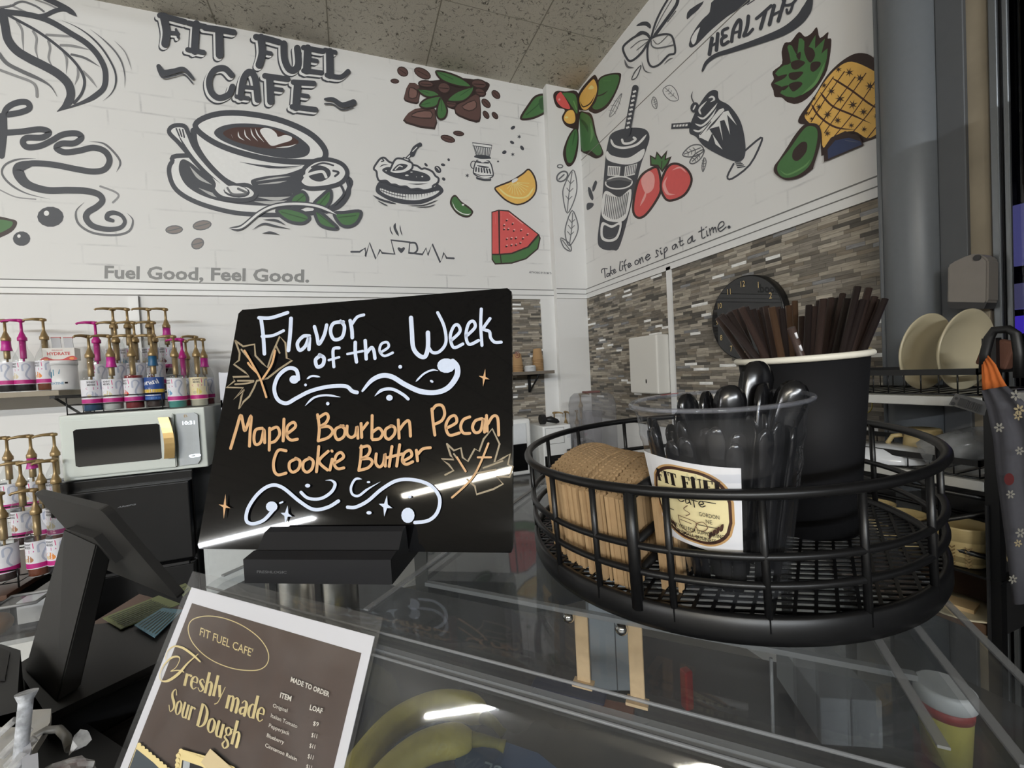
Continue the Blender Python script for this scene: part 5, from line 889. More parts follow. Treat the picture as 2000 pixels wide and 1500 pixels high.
ctop = c0+BR3 @ V((0,0,CH))
for i, (x, y, lab) in enumerate(spx):
    d = ray(x, y); tt = (ctop-CAM).dot(_f)/1.0+(.012 if i % 2 else -.004); tip = CAM+d*tt
    foot = c0+BR3 @ V((.010*cos(i*1.7), .010*sin(i*1.7), .006)); put_spoon(foot, tip, lab, None, -_f+_r*[.5,.8,-.3,.5,-.4][i], 1.3)
tall = CAM+ray(1484, 706)*((ctop-CAM).dot(_f)+.02); put_spoon(c0+BR3 @ V((.006,.008,.006)), tall, 'tall black spoon standing highest out of the clear cup', None, -_f, 1.6)
for i in range(30):
    a = toc+2*pi*i/30; inner = i % 3 == 2; r0 = .019 if inner else .0270; r1 = .027 if inner else .0420; h = .097+.009*((i*5) % 4)/3
    foot = c0+BR3 @ V((r0*cos(a), r0*sin(a), .006)); tip = c0+BR3 @ V((r1*cos(a), r1*sin(a), h)); put_spoon(foot, tip, 'black plastic spoon upright against the inner wall of the clear cup', 'spoons along the wall of the clear cup', BR3 @ V((cos(a), sin(a), 0)), .8)
# ------------------------------------------------------------------ black paper cup of brown straws
d0 = BC+BR3 @ V((.056, -.052, .0128)); pcup = thing('paper_cup', 'tall matte black paper cup with white rim full of brown straws', 'cup', d0, TILT); DH = .1355
bm = BM(); lathe(bm, [(.0,.006),(.0295,.006),(.0298,.0),(.031,.0),(.0435,DH),(.0427,DH),(.0302,.008),(0,.008)], 56, cap=False); obj('wall', bm, mat('matte_black_paper', (25,25,27), .6, var=.05, scale=200, spec=.15), pcup)
bm = BM(); tube(bm, ringpts(.0442, DH, 64), .0024, 10, closed=True); obj('rolled_rim', bm, mat('white_rim', (226,222,208), .5), pcup)
STW = [mat('straw_brown', (66,52,48), .35), mat('straw_dark', (52,43,42), .35), mat('straw_light', (88,66,50), .35)]
st_px = [(1402,620),(1408,615),(1416,616),(1424,610),(1432,606),(1440,603),(1448,601),(1456,600),(1463,607),(1470,604),(1477,606),(1488,600),(1496,598),(1507,600),(1518,600),(1527,603),(1540,597),(1552,588),(1566,618),
 (1580,596),(1590,599),(1600,588),(1608,584),(1616,586),(1624,582),(1636,583),(1646,574),(1655,584),(1664,584),(1675,560),(1678,588),(1686,586),(1697,563),(1692,586),(1708,580),(1714,586),(1722,588),(1728,584)]
dt = d0+BR3 @ V((0,0,DH)); straws = {}
for i, (x, y) in enumerate(st_px):
    dep = (dt-CAM).dot(_f)+random.uniform(-.026, .03); tip = CAM+ray(x, y)*dep; u = (x-1402)/326
    rimx = 1448+u*232; mid = CAM+ray(rimx, 706)*dep
    v = mid-dt; k = v.length
    if k > .037: mid = dt+v*(.037/k)
    foot = mid+(mid-tip).normalized()*.098
    lo = foot-d0; hz = V((lo.x, lo.y, 0))
    if hz.length > .022: foot = V((d0.x, d0.y, foot.z))+hz*(.022/hz.length)
    d = tip-foot; mi = 2 if x in (1540,1552,1507) else i % 2; key = mi
    if key not in straws:
        bm = BM(); lathe(bm, [(.0024,0),(.0024,1),(.0017,1),(.0017,0),(.0024,0)], 10, cap=False); o = obj('straw', bm, STW[mi]); straws[key] = o
    else: o = straws[key].copy(); COL.objects.link(o)
    o.location = foot; o.scale = (1, 1, d.length); o.rotation_euler = d.to_track_quat('Z', 'Y').to_euler()
    lab = 'light brown straw at the right edge of the left fan' if x in (1540,1552) else 'lighter brown straw among the dark left fan' if mi == 2 else 'tall dark straw standing above the right fan, left one' if x == 1675 else 'tall dark straw standing above the right fan, right one' if x == 1697 else 'dark brown straw in the left leaning fan in the black cup' if x < 1575 else 'dark brown straw in the right leaning fan in the black cup'
    tag(o, lab, 'straw', 'straws leaning left in the black cup' if x < 1575 else 'straws leaning right in the black cup')
# one paper-wrapped straw
dep = (dt-CAM).dot(_f)-.03; a = CAM+ray(1545, 640)*dep; b = d0+BR3 @ V((.008,-.02,.05)); bm = BM(); tube(bm, [V((0,0,0)), a-b], .0027, 10); o = obj('striped_straw', bm, STW[0], loc=b); tag(o, 'brown straw with white paper flecks between the two fans', 'straw')
bm = BM(); dd = a-b; dn = dd.normalized()
for k in range(6): c = dd*(.5+.085*k)-_f*.0026; tube(bm, [c, c+dn*.0045], .0009, 6)
obj('white_fleck', bm, mat('white_paper'), o)
# ================================================================== left side: syrups, microwave, fridge, till
GLS = clear('bottle_glass', (.93,.94,.94), .03, (.8,.82,.84), .02, hs=40); GOLD = mat('gold_pump', (156,132,92), .34, .4, var=.12, scale=80); MAG = mat('magenta_pump', (186,34,130), .35); MAGW = mat('magenta_wrap', (196,44,150), .35, var=.2, scale=120)
LBW = mat('label_paper', (226,226,232), .5); LBM = mat('label_magenta', (190,36,128), .5); LBG = mat('label_grey', (180,186,204), .5); LBK = mat('label_print', (70,66,72), .5); LBR = mat('label_pink', (214,70,130), .5)
BLUEW = mat('teal_blue_wrap', (34,92,132), .4); CREAML = mat('label_vanilla', (238,224,186), .5)
FRUIT = {'berry': mat('fruit_berry', (120,40,60), .5), 'cream': mat('fruit_cream', (214,202,170), .5), 'peach': mat('fruit_peach', (226,140,60), .5), 'straw': mat('fruit_red', (214,78,60), .5), 'blue': mat('fruit_blue', (110,160,196), .5), 'none': LBG, 'cake': mat('fruit_cake', (170,120,84), .5), 'lemon': mat('fruit_lemon', (232,214,120), .5)}
LIQ = {k: mat('syrup_'+k, c, .15, var=.05) for k, c in {'black': (18,16,22), 'amber': (120,58,28), 'blue': (30,74,112), 'clear': (196,198,196), 'red': (130,24,34), 'brown': (52,34,30), 'teal': (70,150,142), 'cream': (206,200,180), 'plum': (60,26,52)}.items()}
_mesh = {}
def cached(key, make, m, name, parent):
    if key not in _mesh:
        o = make(); _mesh[key] = o.data; o.parent = parent; return o
    o = bpy.data.objects.new(name, _mesh[key]); COL.objects.link(o); o.parent = parent; return o
def cylmap(r0):
    def fm(u, v): a = -pi/2-.35+(u-50)/100*4.6; return V((r0*cos(a), r0*sin(a), .145-.11*v/100)), V((cos(a), sin(a), 0))
    return fm
def label_obj(style, fr):
    p = Paint(cylmap(.0374), step=.00004, base=.0001); n = 30
    bg = {'torani': mat('label_blue', (30,70,140), .5), 'van': CREAML}.get(style, LBW)
    grid(p, 0, 100, 0, 100, bg, n)
    if style == 'torani':
        grid(p, 5, 95, 52, 66, mat('label_yellow', (232,196,60), .5), n); p.dot((50,58), 9, LBW, 14); p.dot((50,62), 7, FRUIT['cake'], 8); p.text('Torani', (22,38), (76,26), 22, LBW, bold=.03); grid(p, 20, 80, 76, 79, LBW, 12); grid(p, 15, 85, 86, 94, mat('label_blue_light', (70,120,190), .5), 12)
    else:
        grid(p, 0, 100, 80, 97, LBM, n); p.text('SKINNY', (30,14), (48,14), 8, LBK, bold=.03); p.text('MIXES', (31,25), (47,25), 8, LBK, bold=.03); p.line([(51,6),(52,24)], 1.6, LBR)
        p.dot((40,36), 13, LBM, 6); p.line([(60,40),(60,16),(68,10),(74,22),(68,44),(66,62),(72,78)], 4, LBG)
        p.dot((38,60), 10, FRUIT[fr], 12); p.dot((44,66), 7, FRUIT[fr], 9); p.dot((34,68), 5, FRUIT['cream'], 7)
    return p.done('label')
def bottle(loc, liq, lab, pump='gold', wrap=None, style='w', fr='none', level=.11, rz=0, grp=None, cap=None):
    b = thing('syrup_bottle', lab, 'syrup bottle', loc, rz, grp)
    def g():
        bm = BM(); lathe(bm, [(.0,.001),(.033,.001),(.0365,.005),(.037,.02),(.0365,.028),(.037,.034),(.037,.15),(.0345,.168),(.026,.19),(.0175,.208),(.0145,.225),(.014,.245),(.0155,.248),(.0155,.256)], 28, cap=False); return obj('glass', bm, GLS)
    cached('glass', g, None, 'glass', b)
    def l(): bm = BM(); lathe(bm, [(.031,.004),(.0335,.006),(.0338,level)], 24); return obj('syrup', bm, LIQ[liq])
    cached(('liq', liq, level), l, None, 'syrup', b)
    cached(('lab', style, fr), lambda: label_obj(style, fr), None, 'label', b)
    if wrap:
        def w_(): bm = BM(); lathe(bm, [(.0205,.2),(.0165,.22),(.016,.248),(.0175,.25)], 20, cap=False); return obj('neck_wrap', bm, wrap)
        cached(('wrap', wrap.name), w_, None, 'neck_wrap', b)
    if cap:
        def c_(): bm = BM(); lathe(bm, [(.017,.225),(.017,.262),(.015,.266)], 20); return obj('cap', bm, BLK)
        cached('cap', c_, None, 'cap', b); return b
    pm = GOLD if pump == 'gold' else MAG
    def p_():
        bm = BM(); lathe(bm, [(.0165,.247),(.0172,.249),(.0172,.262),(.0135,.268),(.0085,.284),(.0055,.292),(.005,.336),(.012,.339),(.0135,.343),(.013,.349),(.008,.352)], 20); lathe(bm, [(.0105,.16),(.0115,.165),(.0115,.25)], 12); tube(bm, [(0,0,.02),(0,0,.17)], .004, 8); return obj('pump', bm, pm)
    po = cached(('pump', pump), p_, None, 'pump', b)
    def s_(): bm = BM(); tube(bm, [(0,0,.346),(-.035,0,.347),(-.06,0,.343),(-.066,0,.337)], .006, 10, rs=[.0085,.0065,.005,.0045]); return obj('spout', bm, pm)
    cached(('spout', pump), s_, None, 'spout', po); return b
def bt(px, py, Y, zb, *a, **k):
    p = at(px, py, y=Y); return bottle((p.x, Y, zb), *a, **k)
MZ = 1.33
G1 = 'syrup bottles on the upper left shelf'
bt(8, 624, 2.79, 1.4475, 'black', 'dark syrup bottle with gold pump and magenta neck wrap, leftmost on the upper shelf', wrap=MAGW, fr='berry', rz=-.2, grp=G1)
bt(40, 623, 2.79, 1.4475, 'black', 'dark syrup bottle with all magenta pump on the upper shelf', pump='mag', fr='cream', rz=.2, grp=G1)
bt(83, 619, 2.76, 1.4475, 'amber', 'amber syrup bottle with gold pump beside the white tub', fr='peach', rz=.3, grp=G1)
G2 = 'syrup bottles in the wire rack above the microwave'; zf = MZ+.0095
bt(172, 656, 2.54, zf, 'blue', 'blue syrup bottle at the front left of the wire rack', fr='none', rz=1.2, grp=G2)
bt(213, 658, 2.54, zf, 'clear', 'clear syrup bottle with magenta neck wrap, second in the rack front row', wrap=MAGW, fr='cream', rz=.6, grp=G2)
bt(254, 651, 2.54, zf, 'red', 'red syrup bottle in the middle of the rack front row', fr='straw', rz=.1, level=.158, grp=G2)
bt(294, 648, 2.54, zf, 'brown', 'brown syrup bottle with blue and yellow label in the rack front row', wrap=BLUEW, style='torani', grp=G2)
G3 = 'syrup bottles standing right of the wire rack'
bt(338, 657, 2.52, MZ+.001, 'teal', 'teal syrup bottle on the microwave just right of the wire rack', fr='blue', rz=.1, grp=G3)
bt(381, 659, 2.56, MZ+.001, 'cream', 'pale cream syrup bottle beside the white bin', style='van', fr='lemon', rz=.9, grp=G3)
bt(354, 664, 2.67, MZ+.001, 'red', 'syrup bottle with magenta pump behind the teal bottle', pump='mag', fr='straw', grp=G3)
bt(362, 667, 2.77, MZ+.001, 'clear', 'clear syrup bottle with gold pump furthest behind the teal bottle', fr='cream', rz=.8, grp=G3)
bt(396, 667, 2.70, MZ+.001, 'red', 'syrup bottle with small magenta neck wrap behind the pale cream bottle', wrap=MAGW, fr='cream', rz=.4, grp=G3)
for i, (px, py, liq, pm, fr) in enumerate(((185,627,'clear','mag','none'), (223,627,'clear','gold','cream'), (260,624,'cream','gold','straw'), (298,626,'red','gold','berry'))):
    bt(px, py, 2.66, 1.417, liq, ['clear bottle with tall magenta pump in the middle tier of the wire rack', 'bottle with gold pump in the rack middle tier, behind the magenta wrapped one', 'bottle with gold pump in the rack middle tier, behind the red syrup', 'bottle with gold pump in the rack middle tier, behind the blue label'][i], pump=pm, fr=fr, grp=G2, rz=.3)
for i, (px, py, liq, wr, fr) in enumerate(((219,600,'clear',None,'none'), (247,600,'clear',None,'blue'), (289,601,'clear',None,'cream'), (322,600,'plum',MAGW,'berry'))):
    bt(px, py, 2.75, 1.4975, liq, ['top tier bottle with gold pump, leftmost of the four along the wall', 'top tier bottle with gold pump, second of the four along the wall', 'top tier bottle with gold pump, third of the four along the wall', 'top tier bottle with magenta neck wrap, rightmost of the four along the wall'][i], wrap=wr, fr=fr, grp=G2, rz=.4)
# wire rack in three steps
xs0, xs1 = at(143, 800, y=2.54).x, at(325, 790, y=2.54).x
rk = thing('wire_rack', 'stepped black wire bottle rack on top of the white microwave', 'rack', ((xs0+xs1)/2, 2.64, MZ)); hx = (xs1-xs0)/2; oy = -2.64
for k, (Y, z) in enumerate(((2.54, .004), (2.66, .082), (2.75, .1625))):
    bm = BM(); 
    for dy in (-.042, .042): tube(bm, [(-hx, Y+oy+dy, z), (hx, Y+oy+dy, z)], .0025, 6)
    for j in range(9): x = -hx+2*hx*j/8; tube(bm, [(x, Y+oy-.042, z), (x, Y+oy+.042, z)], .0018, 6)
    obj('shelf', bm, BLM, rk)
bm = BM()
for z in (.045, .078): tube(bm, [(-hx, .05+oy+2.54, z), (-hx, -.045+oy+2.54, z), (hx, -.045+oy+2.54, z), (hx, .05+oy+2.54, z)], .0022, 6)
obj('front_rail', bm, BLM, rk); bm = BM()
for sx in (-hx, hx):
    for y, z in ((-.145, .08), (-.02, .11), (.07, .17), (.155, .2)): tube(bm, [(sx, y, .0), (sx, y, z)], .0025, 6)
obj('upright', bm, BLM, rk)
# upper shelf with tub and carton
SHW = mat('shelf_wood', (150,140,122), .55, var=.2, scale=12)
q = at(112, 765, y=2.66); sx1 = q.x
t = thing('wall_shelf', 'pale wood shelf with black bracket at the upper left', 'shelf', (sx1-.4, 2.82, 1.44)); bm = BM(); box(bm, (-.1, 0, -.006), (1.0, .3, .024), bev=.002); obj('board', bm, SHW, t)
bm = BM(); box(bm, (.37, 0, -.026), (.02, .28, .014)); box(bm, (.37, .145, -.09), (.02, .014, .14)); tube(bm, [(.37, -.125, -.028), (.37, .14, -.15)], .006, 8); obj('bracket', bm, BLM, t)
pt_ = at(133, 760, y=2.76); t = thing('supplement_tub', 'white supplement tub with teal mark on the shelf end', 'tub', (pt_.x-.022, 2.78, 1.447)); WHP = mat('white_plastic', (222,222,222), .35)
bm = BM(); lathe(bm, [(.05,0),(.052,.004),(.052,.122)], 36); obj('body', bm, WHP, t); bm = BM(); lathe(bm, [(.0545,.122),(.0545,.142),(.052,.145)], 36); obj('lid', bm, WHP, t)
def tubmap(u, v): a = -pi/2-.25+(u-50)/100*2.6; return V((.0523*cos(a), .0523*sin(a), .118-.11*v/100)), V((cos(a), sin(a), 0))
p = Paint(tubmap, step=.00004, base=.0002); TEAL = mat('teal_print', (36,124,150), .5); p.poly([(33,28),(44,26),(44,50),(33,68)], TEAL); p.poly([(48,16),(68,16),(66,36),(48,44)], TEAL); p.text('CREATINE', (26,82), (76,82), 11, mat('pale_blue_print', (120,160,190), .5), bold=.02); p.poly([(78,72),(86,72),(86,80),(78,80)], BLK); o = p.done('print', t)
t = thing('snack_carton', 'open white drink mix carton with red lettering on the white tub', 'box', (pt_.x-.022, 2.78, 1.5925), .12); bm = BM(); box(bm, (0,0,.030), (.115,.07,.060)); obj('body', bm, mat('white_card', (228,224,218), .6), t)
p = Paint(lambda u, v: (V((-.0575+.115*u/100, -.0352, .06-.06*v/100)), V((0,-1,0))), step=.00005, base=.0002); RP = mat('red_print', (196,62,54), .5); p.text('HYDRATE', (14,58), (86,58), 26, RP, bold=.03); p.text('ENHANCED', (30,22), (64,22), 9, RP); p.fill([(0,100),(0,78),(12,72),(24,84),(34,92),(60,92),(72,80),(88,66),(100,70),(100,100)], RP); p.dot((90,86), 8, FRUIT['peach'], 10); p.dot((10,92), 7, FRUIT['peach'], 6); p.done('print', t)
for i in range(2):
    bm = BM(); box(bm, (0,0,.016), (.034,.004,.05), rot=(.15,0,.05)); box(bm, (0,-.001,.040), (.036,.006,.008), rot=(.15,0,.05), mi=1); o = obj('drink_sachet', bm, [mat('silver_sachet', (190,190,194), .4), RP], loc=(pt_.x-.038+.042*i, 2.775+.01*i, 1.665)); tag(o, ['silver drink sachet with red tip in the open carton, left', 'silver drink sachet with red tip in the open carton, right'][i], 'sachet', 'sachets in the carton')
# microwave
mx0, mx1, my = -1.212, -.673, 2.45; mw = thing('microwave', 'white microwave with gold handle standing on the black fridge', 'microwave', ((mx0+mx1)/2, my, 1.0405)); MWW = mat('microwave_white', (214,220,214), .35, var=.02); hw = (mx1-mx0)/2; MH = MZ-1.0405
bm = BM(); box(bm, (0, .235, MH/2), (2*hw, .45, MH), bev=.006); obj('body', bm, MWW, mw)
mp = plane_map((0, my, 1.2), (0,-1,0))
def mlocal(pts): return [at(x, y, y=my)-mw.location for x, y in pts]
def uvm(u, v): return V((-hw+2*hw*u, 0, MH*(1-v)))
bm = BM(); prism(bm, [uvm(*c) for c in ((.03,.10),(.05,.07),(.78,.07),(.78,.94),(.06,.94),(.03,.90))], (0,-.012,0)); bmesh.ops.bevel(bm, geom=[e for e in bm.edges], offset=.004, segments=2, affect='EDGES'); d = obj('door', bm, MWW, mw)
bm = BM(); prism(bm, [uvm(*c) for c in ((.105,.24),(.125,.215),(.665,.215),(.68,.24),(.68,.77),(.665,.79),(.125,.79),(.105,.77))], (0,-.0135,0)); o = obj('window', bm, mat('microwave_window', (22,22,23), .06, spec=.6), d)
bm = BM(); n = 9; L = []
for i in range(n): u = i/(n-1); L.append((uvm(.735, .12+.66*u)+V((.014*sin(pi*u)-.006+.012*u, -.03-.012*sin(pi*u), 0))))
for i in range(n-1):
    a, b = L[i], L[i+1]; w0 = .020; bm.verts.ensure_lookup_table()
    prism(bm, [a+V((-w0,0,0)), a+V((w0,0,0)), b+V((w0,0,0)), b+V((-w0,0,0))], (0,-.006,0))
for u in (.15, .75): box(bm, uvm(.735, u)+V((0,-.02,0)), (.02,.03,.014))
bmesh.ops.remove_doubles(bm, verts=bm.verts, dist=.0004); obj('handle', bm, mat('brushed_gold', (176,148,98), .34, .8), d)
bm = BM(); prism(bm, [uvm(*c) for c in ((.80,.08),(.93,.08),(.955,.12),(.955,.86),(.93,.93),(.80,.93))], (0,-.004,0)); cp = obj('control_panel', bm, mat('panel_grey', (190,196,200), .35), mw)
p = Paint(lambda u, v: (uvm(u/100, v/100)+V((0,-.004,0)), V((0,-1,0))), step=.0001, base=.0005); LED = mat('white_display', raw=(.9,.95,1), emit=(.85,.92,1), es=1.6); p.text('10:31', (84,27), (93,27), 6, LED, bold=.02); p.text('B', (85.5,15), (88,15), 5, GOLD); p.line([(89.5,79),(93.5,79)], 5, LED); p.line([(89.6,79),(91,79)], 2, mat('panel_grey')); p.done('display', cp)
bm = BM(); box(bm, (-.0, .235, -.0005+.003), (2*hw-.04, .4, .006)); obj('foot_plate', bm, BLK, mw)
# fridge
fx0, fx1, fy = -1.245, -.735, 2.42; fr_ = thing('mini_fridge', 'black two door mini fridge under the white microwave', 'fridge', ((fx0+fx1)/2, fy, 0)); fhw = (fx1-fx0)/2; FBK = mat('fridge_black', raw=(.003,.003,.0033), rough=.22, var=.05, spec=.3)
bm = BM(); box(bm, (0, .28, .52), (2*fhw, .5, 1.036), bev=.006); obj('body', bm, FBK, fr_)
for z0, z1 in ((.63, .992), (.05, .605)):
    bm = BM(); box(bm, (0, .012, (z0+z1)/2), (2*fhw-.012, .045, z1-z0), bev=.006); obj('door', bm, FBK, fr_)
bm = BM(); box(bm, (0,-.004,.612), (2*fhw-.05, .02, .012)); obj('grip_strip', bm, BLK, fr_)
p = Paint(lambda u, v: (V((-.03+.1*u/100, -.0112, .9+.02*v/100)), V((0,-1,0))), base=.0004); p.text('ARIEFG', (10,30), (75,48), 30, mat('silver_print', (120,122,126), .4), bold=.03, up=(.1,1)); p.done('emblem', fr_)
t = thing('side_cabinet', 'white cabinet glimpsed below the letter board beside the fridge', 'cabinet', (-.59, 2.42, 0)); bm = BM(); box(bm, (0,.27,.36), (.24,.5,.72)); obj('body', bm, mat('white_cabinet', (200,204,204), .4), t); bm = BM(); box(bm, (0,.012,.36), (.2,.02,.64), bev=.003); obj('door', bm, mat('white_cabinet'), t)
# white bins on a navy box beside the microwave
px_ = at(402, 720, y=2.6)
WBN = mat('white_bin_plastic', (224,226,236), .35)
nb = thing('storage_box', 'navy storage box under the white bins beside the microwave', 'box', (-.49, 2.74, .7215)); bm = BM(); box(bm, (0,0,.2265), (.3,.3,.453), bev=.004); obj('body', bm, mat('navy_plastic', (30,44,66), .4), nb)
for i, z0 in enumerate((1.1765, 1.3165)):
    t = thing('storage_bin', ['white open front bin, lower of two beside the microwave', 'white open front bin, upper of two beside the microwave'][i], 'bin', (-.49, 2.74, z0), group='white bins beside the microwave'); h = .138 if i == 0 else .18
    bm = BM(); box(bm, (0,0,.004), (.30,.26,.008)); box(bm, (0,.126,h/2), (.30,.008,h)); box(bm, (-.146,0,h/2), (.008,.26,h)); box(bm, (.146,0,h/2), (.008,.26,h)); box(bm, (0,-.126,h*.17), (.30,.008,h*.34)); box(bm, (-.125,-.127,h*.6), (.05,.0075,h*.78)); obj('tray', bm, WBN, t)
    bm = BM()
    for k in range(3): box(bm, (-.06+.03*k, .0, .028+.008*k), (.024,.10,.006), rot=(0,.1*k,0))
    o = obj('sachet_pile', bm, mat('white_paper'), loc=(-.49, 2.74, z0)); tag(o, ['white paper sachets in the lower bin', 'white paper sachets in the upper bin'][i], 'sachets', kind='stuff')
# lower bottle rack and its table
TB = thing('bottle_table', 'dark low table with brown top holding the lower syrup rack', 'table', (-1.6, 2.5, 0)); TWD = mat('brown_top', (92,66,52), .35, var=.2, scale=10)
bm = BM(); box(bm, (0, .0, .666), (.66, .62, .02), bev=.003); obj('top', bm, TWD, TB); bm = BM(); box(bm, (0, .0, .64), (.66, .6, .032)); obj('apron', bm, BLK, TB)
for sx in (-.31, .31):
    for sy in (-.28, .28): bm = BM(); box(bm, (sx, sy, .312), (.035,.035,.624)); obj('leg', bm, BLK, TB)
G4 = 'syrup bottles in the lower left rack'
lr = thing('wire_rack', 'black three step wire rack on the low table at the left edge', 'rack', (-1.53, 2.42, .677)); 
for Y, z in ((2.3, .02), (2.43, .12), (2.56, .22)):
    bm = BM()
    for dy in (-.042, .042): tube(bm, [(-.42, Y-2.42+dy, z), (.26, Y-2.42+dy, z)], .0025, 6)
    for j in range(14): x = -.42+.68*j/13; tube(bm, [(x, Y-2.42-.042, z), (x, Y-2.42+.042, z)], .0018, 6)
    tube(bm, [(-.42, Y-2.42-.044, z+.05), (.26, Y-2.42-.044, z+.05)], .0032, 6); obj('shelf', bm, BLM, lr)
bm = BM()
for sx in (-.42, .26):
    for y, z in ((-.165,.075), (-.03,.17), (.1,.27), (.185,.27)): tube(bm, [(sx, y, 0), (sx, y, z)], .003, 6)
obj('upright', bm, BLM, lr)
for i, (px, py, Y, z, liq, wr, fr, kw) in enumerate(((0,958,2.3,.70,'brown',None,'cake',{}), (66,952,2.3,.70,'amber',None,'cake',{}), (108,965,2.3,.70,'black',None,'peach',{'cap':1}), (38,901,2.43,.80,'brown',None,'cake',{}), (77,896,2.43,.80,'amber',None,'cake',{}), (108,925,2.40,.80,'amber',None,'cream',{}), (12,853,2.56,.90,'clear',None,'cream',{}), (58,849,2.56,.90,'cream',MAGW,'cream',{}), (104,842,2.56,.90,'clear',None,'peach',{}))):
    bt(px, py, Y, z, liq, ['brown syrup bottle cut by the left picture edge in the lower rack front row', 'amber syrup bottle with gold pump in the middle of the lower rack front row', 'dark capped bottle without pump in the lower rack front row', 'brown syrup bottle in the second row of the lower rack, left', 'amber syrup bottle in the second row of the lower rack, centre', 'syrup bottle with low pump behind the till screen corner', 'clear syrup bottle in the lower rack back row at the picture edge', 'syrup bottle with magenta neck wrap in the lower rack back row', 'clear syrup bottle against the microwave side in the lower rack back row'][i], wrap=wr, fr=fr, rz=.25+.1*(i % 3), grp=G4, **kw)
# white drawer tower in front of the low table
t = thing('drawer_unit', 'white drawer unit with dark grip openings under the low rack', 'drawers', (-1.42, 2.1, 0)); bm = BM(); box(bm, (0,.0,.28), (.6,.06,.56), bev=.004); obj('front', bm, mat('white_drawer', (206,206,202), .4), t)
bm = BM(); box(bm, (-.04,-.031,.5), (.34,.008,.075), bev=.003); obj('grip_opening', bm, BLK, t); bm = BM(); box(bm, (0,0,.565), (.62,.08,.02)); obj('top', bm, BLK, t)
# ------------------------------------------------------------------ till
TIL = mat('till_grey', (42,41,40), .55, spec=.25, var=.05, scale=200, bump=.05); TID = mat('till_dark', (22,22,23), .5)
ti = thing('till', 'dark grey till with tilted touchscreen seen from behind', 'till', (-.43, .9, .985))
def tl(q): return V(q)-ti.location
BRs, BLs, TLs = at(350, 1172, z=1.08), at(195, 1108, z=1.08), at(65, 962, z=1.24); TRs = TLs+(BRs-BLs); sn = (BRs-BLs).cross(TLs-BLs).normalized(); sn = sn if sn.dot(CAM-BLs) < 0 else -sn
def rquad(a, b, c, d, r):
    out = []; P = [a, b, c, d]
    for i in range(4):
        p0, p1, p2 = P[i-1], P[i], P[(i+1) % 4]; u = (p0-p1).normalized()*r; v = (p2-p1).normalized()*r
        for k in range(5): s = k/4; out.append(p1+u*(1-s)**2+v*s**2)
    return out
bm = BM(); prism(bm, [tl(q) for q in rquad(BLs, BRs, TRs, TLs, .012)], sn*.012); bmesh.ops.recalc_face_normals(bm, faces=bm.faces); scr = obj('screen', bm, TIL, ti)
bm = BM(); prism(bm, [tl(q)+sn*.0121 for q in rquad(BLs*.97+TRs*.03, BRs*.97+TLs*.03, TRs*.97+BLs*.03, TLs*.97+BRs*.03, .008)], sn*.0006); obj('display_glass', bm, mat('till_glass', (10,10,12), .05), scr)
mid = (BLs+TRs)/2
bm = BM(); e1 = (BRs-BLs).normalized(); e2 = (TLs-BLs).normalized(); m0 = tl(mid)-e2*.02; prism(bm, [m0-e1*.055-e2*.004, m0+e1*.055-e2*.004, m0+e1*.055+e2*.05, m0-e1*.055+e2*.05], -sn*.012); obj('mount_plate', bm, TIL, scr)
nb0, nb1 = at(110, 1372, z=.9855), at(48, 1310, z=.9855); nt1 = hit(125, 1033, mid-sn*.012, sn); nt0 = hit(188, 1062, mid-sn*.012, sn)
back_ = V((.5,.86,0))*.03
bm = BM(); prism(bm, [tl(q) for q in (nb1, nb0, nt0, nt1)], back_); bmesh.ops.bevel(bm, geom=list(bm.edges), offset=.002, segments=2, affect='EDGES'); obj('neck', bm, TIL, ti)
cdw = thing('cash_drawer', 'low black cash drawer under the till', 'cash drawer', at(240, 1290, z=.93)); 
def cl(q): return V(q)-cdw.location
pol = [at(92, 1398, z=.985), at(312, 1292, z=.985), at(372, 1200, z=.985), at(160, 1222, z=.985), at(30, 1300, z=.985)]
bm = BM(); prism(bm, [cl(q) for q in pol], (0,0,-.0605)); obj('body', bm, mat('drawer_black', (26,25,25), .5, var=.08, scale=120), cdw)
bm = BM(); a, b = pol[0], pol[1]; dn = (b-a).normalized(); out_ = V((dn.y, -dn.x, 0)); prism(bm, [cl(a+dn*.01+Z*-.012), cl(b-dn*.01+Z*-.012), cl(b-dn*.01+Z*-.052), cl(a+dn*.01+Z*-.052)], out_*.004); obj('front', bm, BLK, cdw)
bm = BM(); pol = [at(x, y, z=.978) for x, y in ((165,1226), (272,1160), (345,1180), (400,1215), (372,1199))]; c = pol[0]; prism(bm, [q-c for q in pol], (0,0,-.054)); o = obj('counter_riser', bm, mat('counter_wood', (110,80,60), .4, var=.2, scale=14), loc=c); tag(o, 'brown wooden riser behind the cash drawer', 'board')
def slip(name, lab, pts, z, m, cat, lines=0):
    P = [at(x, y, z=z) for x, y in pts]; t = thing(name, lab, cat, P[0]); bm = BM(); prism(bm, [q-P[0] for q in P], (0,0,.0012)); obj('paper', bm, m, t)
    p = Paint(plane_map((0,0,z+.0012), (0,0,1)), base=.0003); pm = mat('receipt_print', (86,96,80), .6); a, b, c_, d = [V((q[0], q[1])) for q in pts[:4]]
    for k in range(lines): u = (k+.8)/(lines+.6); p.line([a.lerp(d, u)*.92+b.lerp(c_, u)*.08, a.lerp(d, u)*.15+b.lerp(c_, u)*.85], 1.6, pm, cap=False)
    o = p.done('print'); o.parent = t; o.matrix_parent_inverse = Matrix.Translation(-t.location); return t
slip('receipt', 'greenish yellow printed slip lying on the cash drawer', [(200,1208), (310,1164), (352,1180), (236,1230)], .9875, mat('green_slip', (150,160,110), .6), 'receipt', 9)
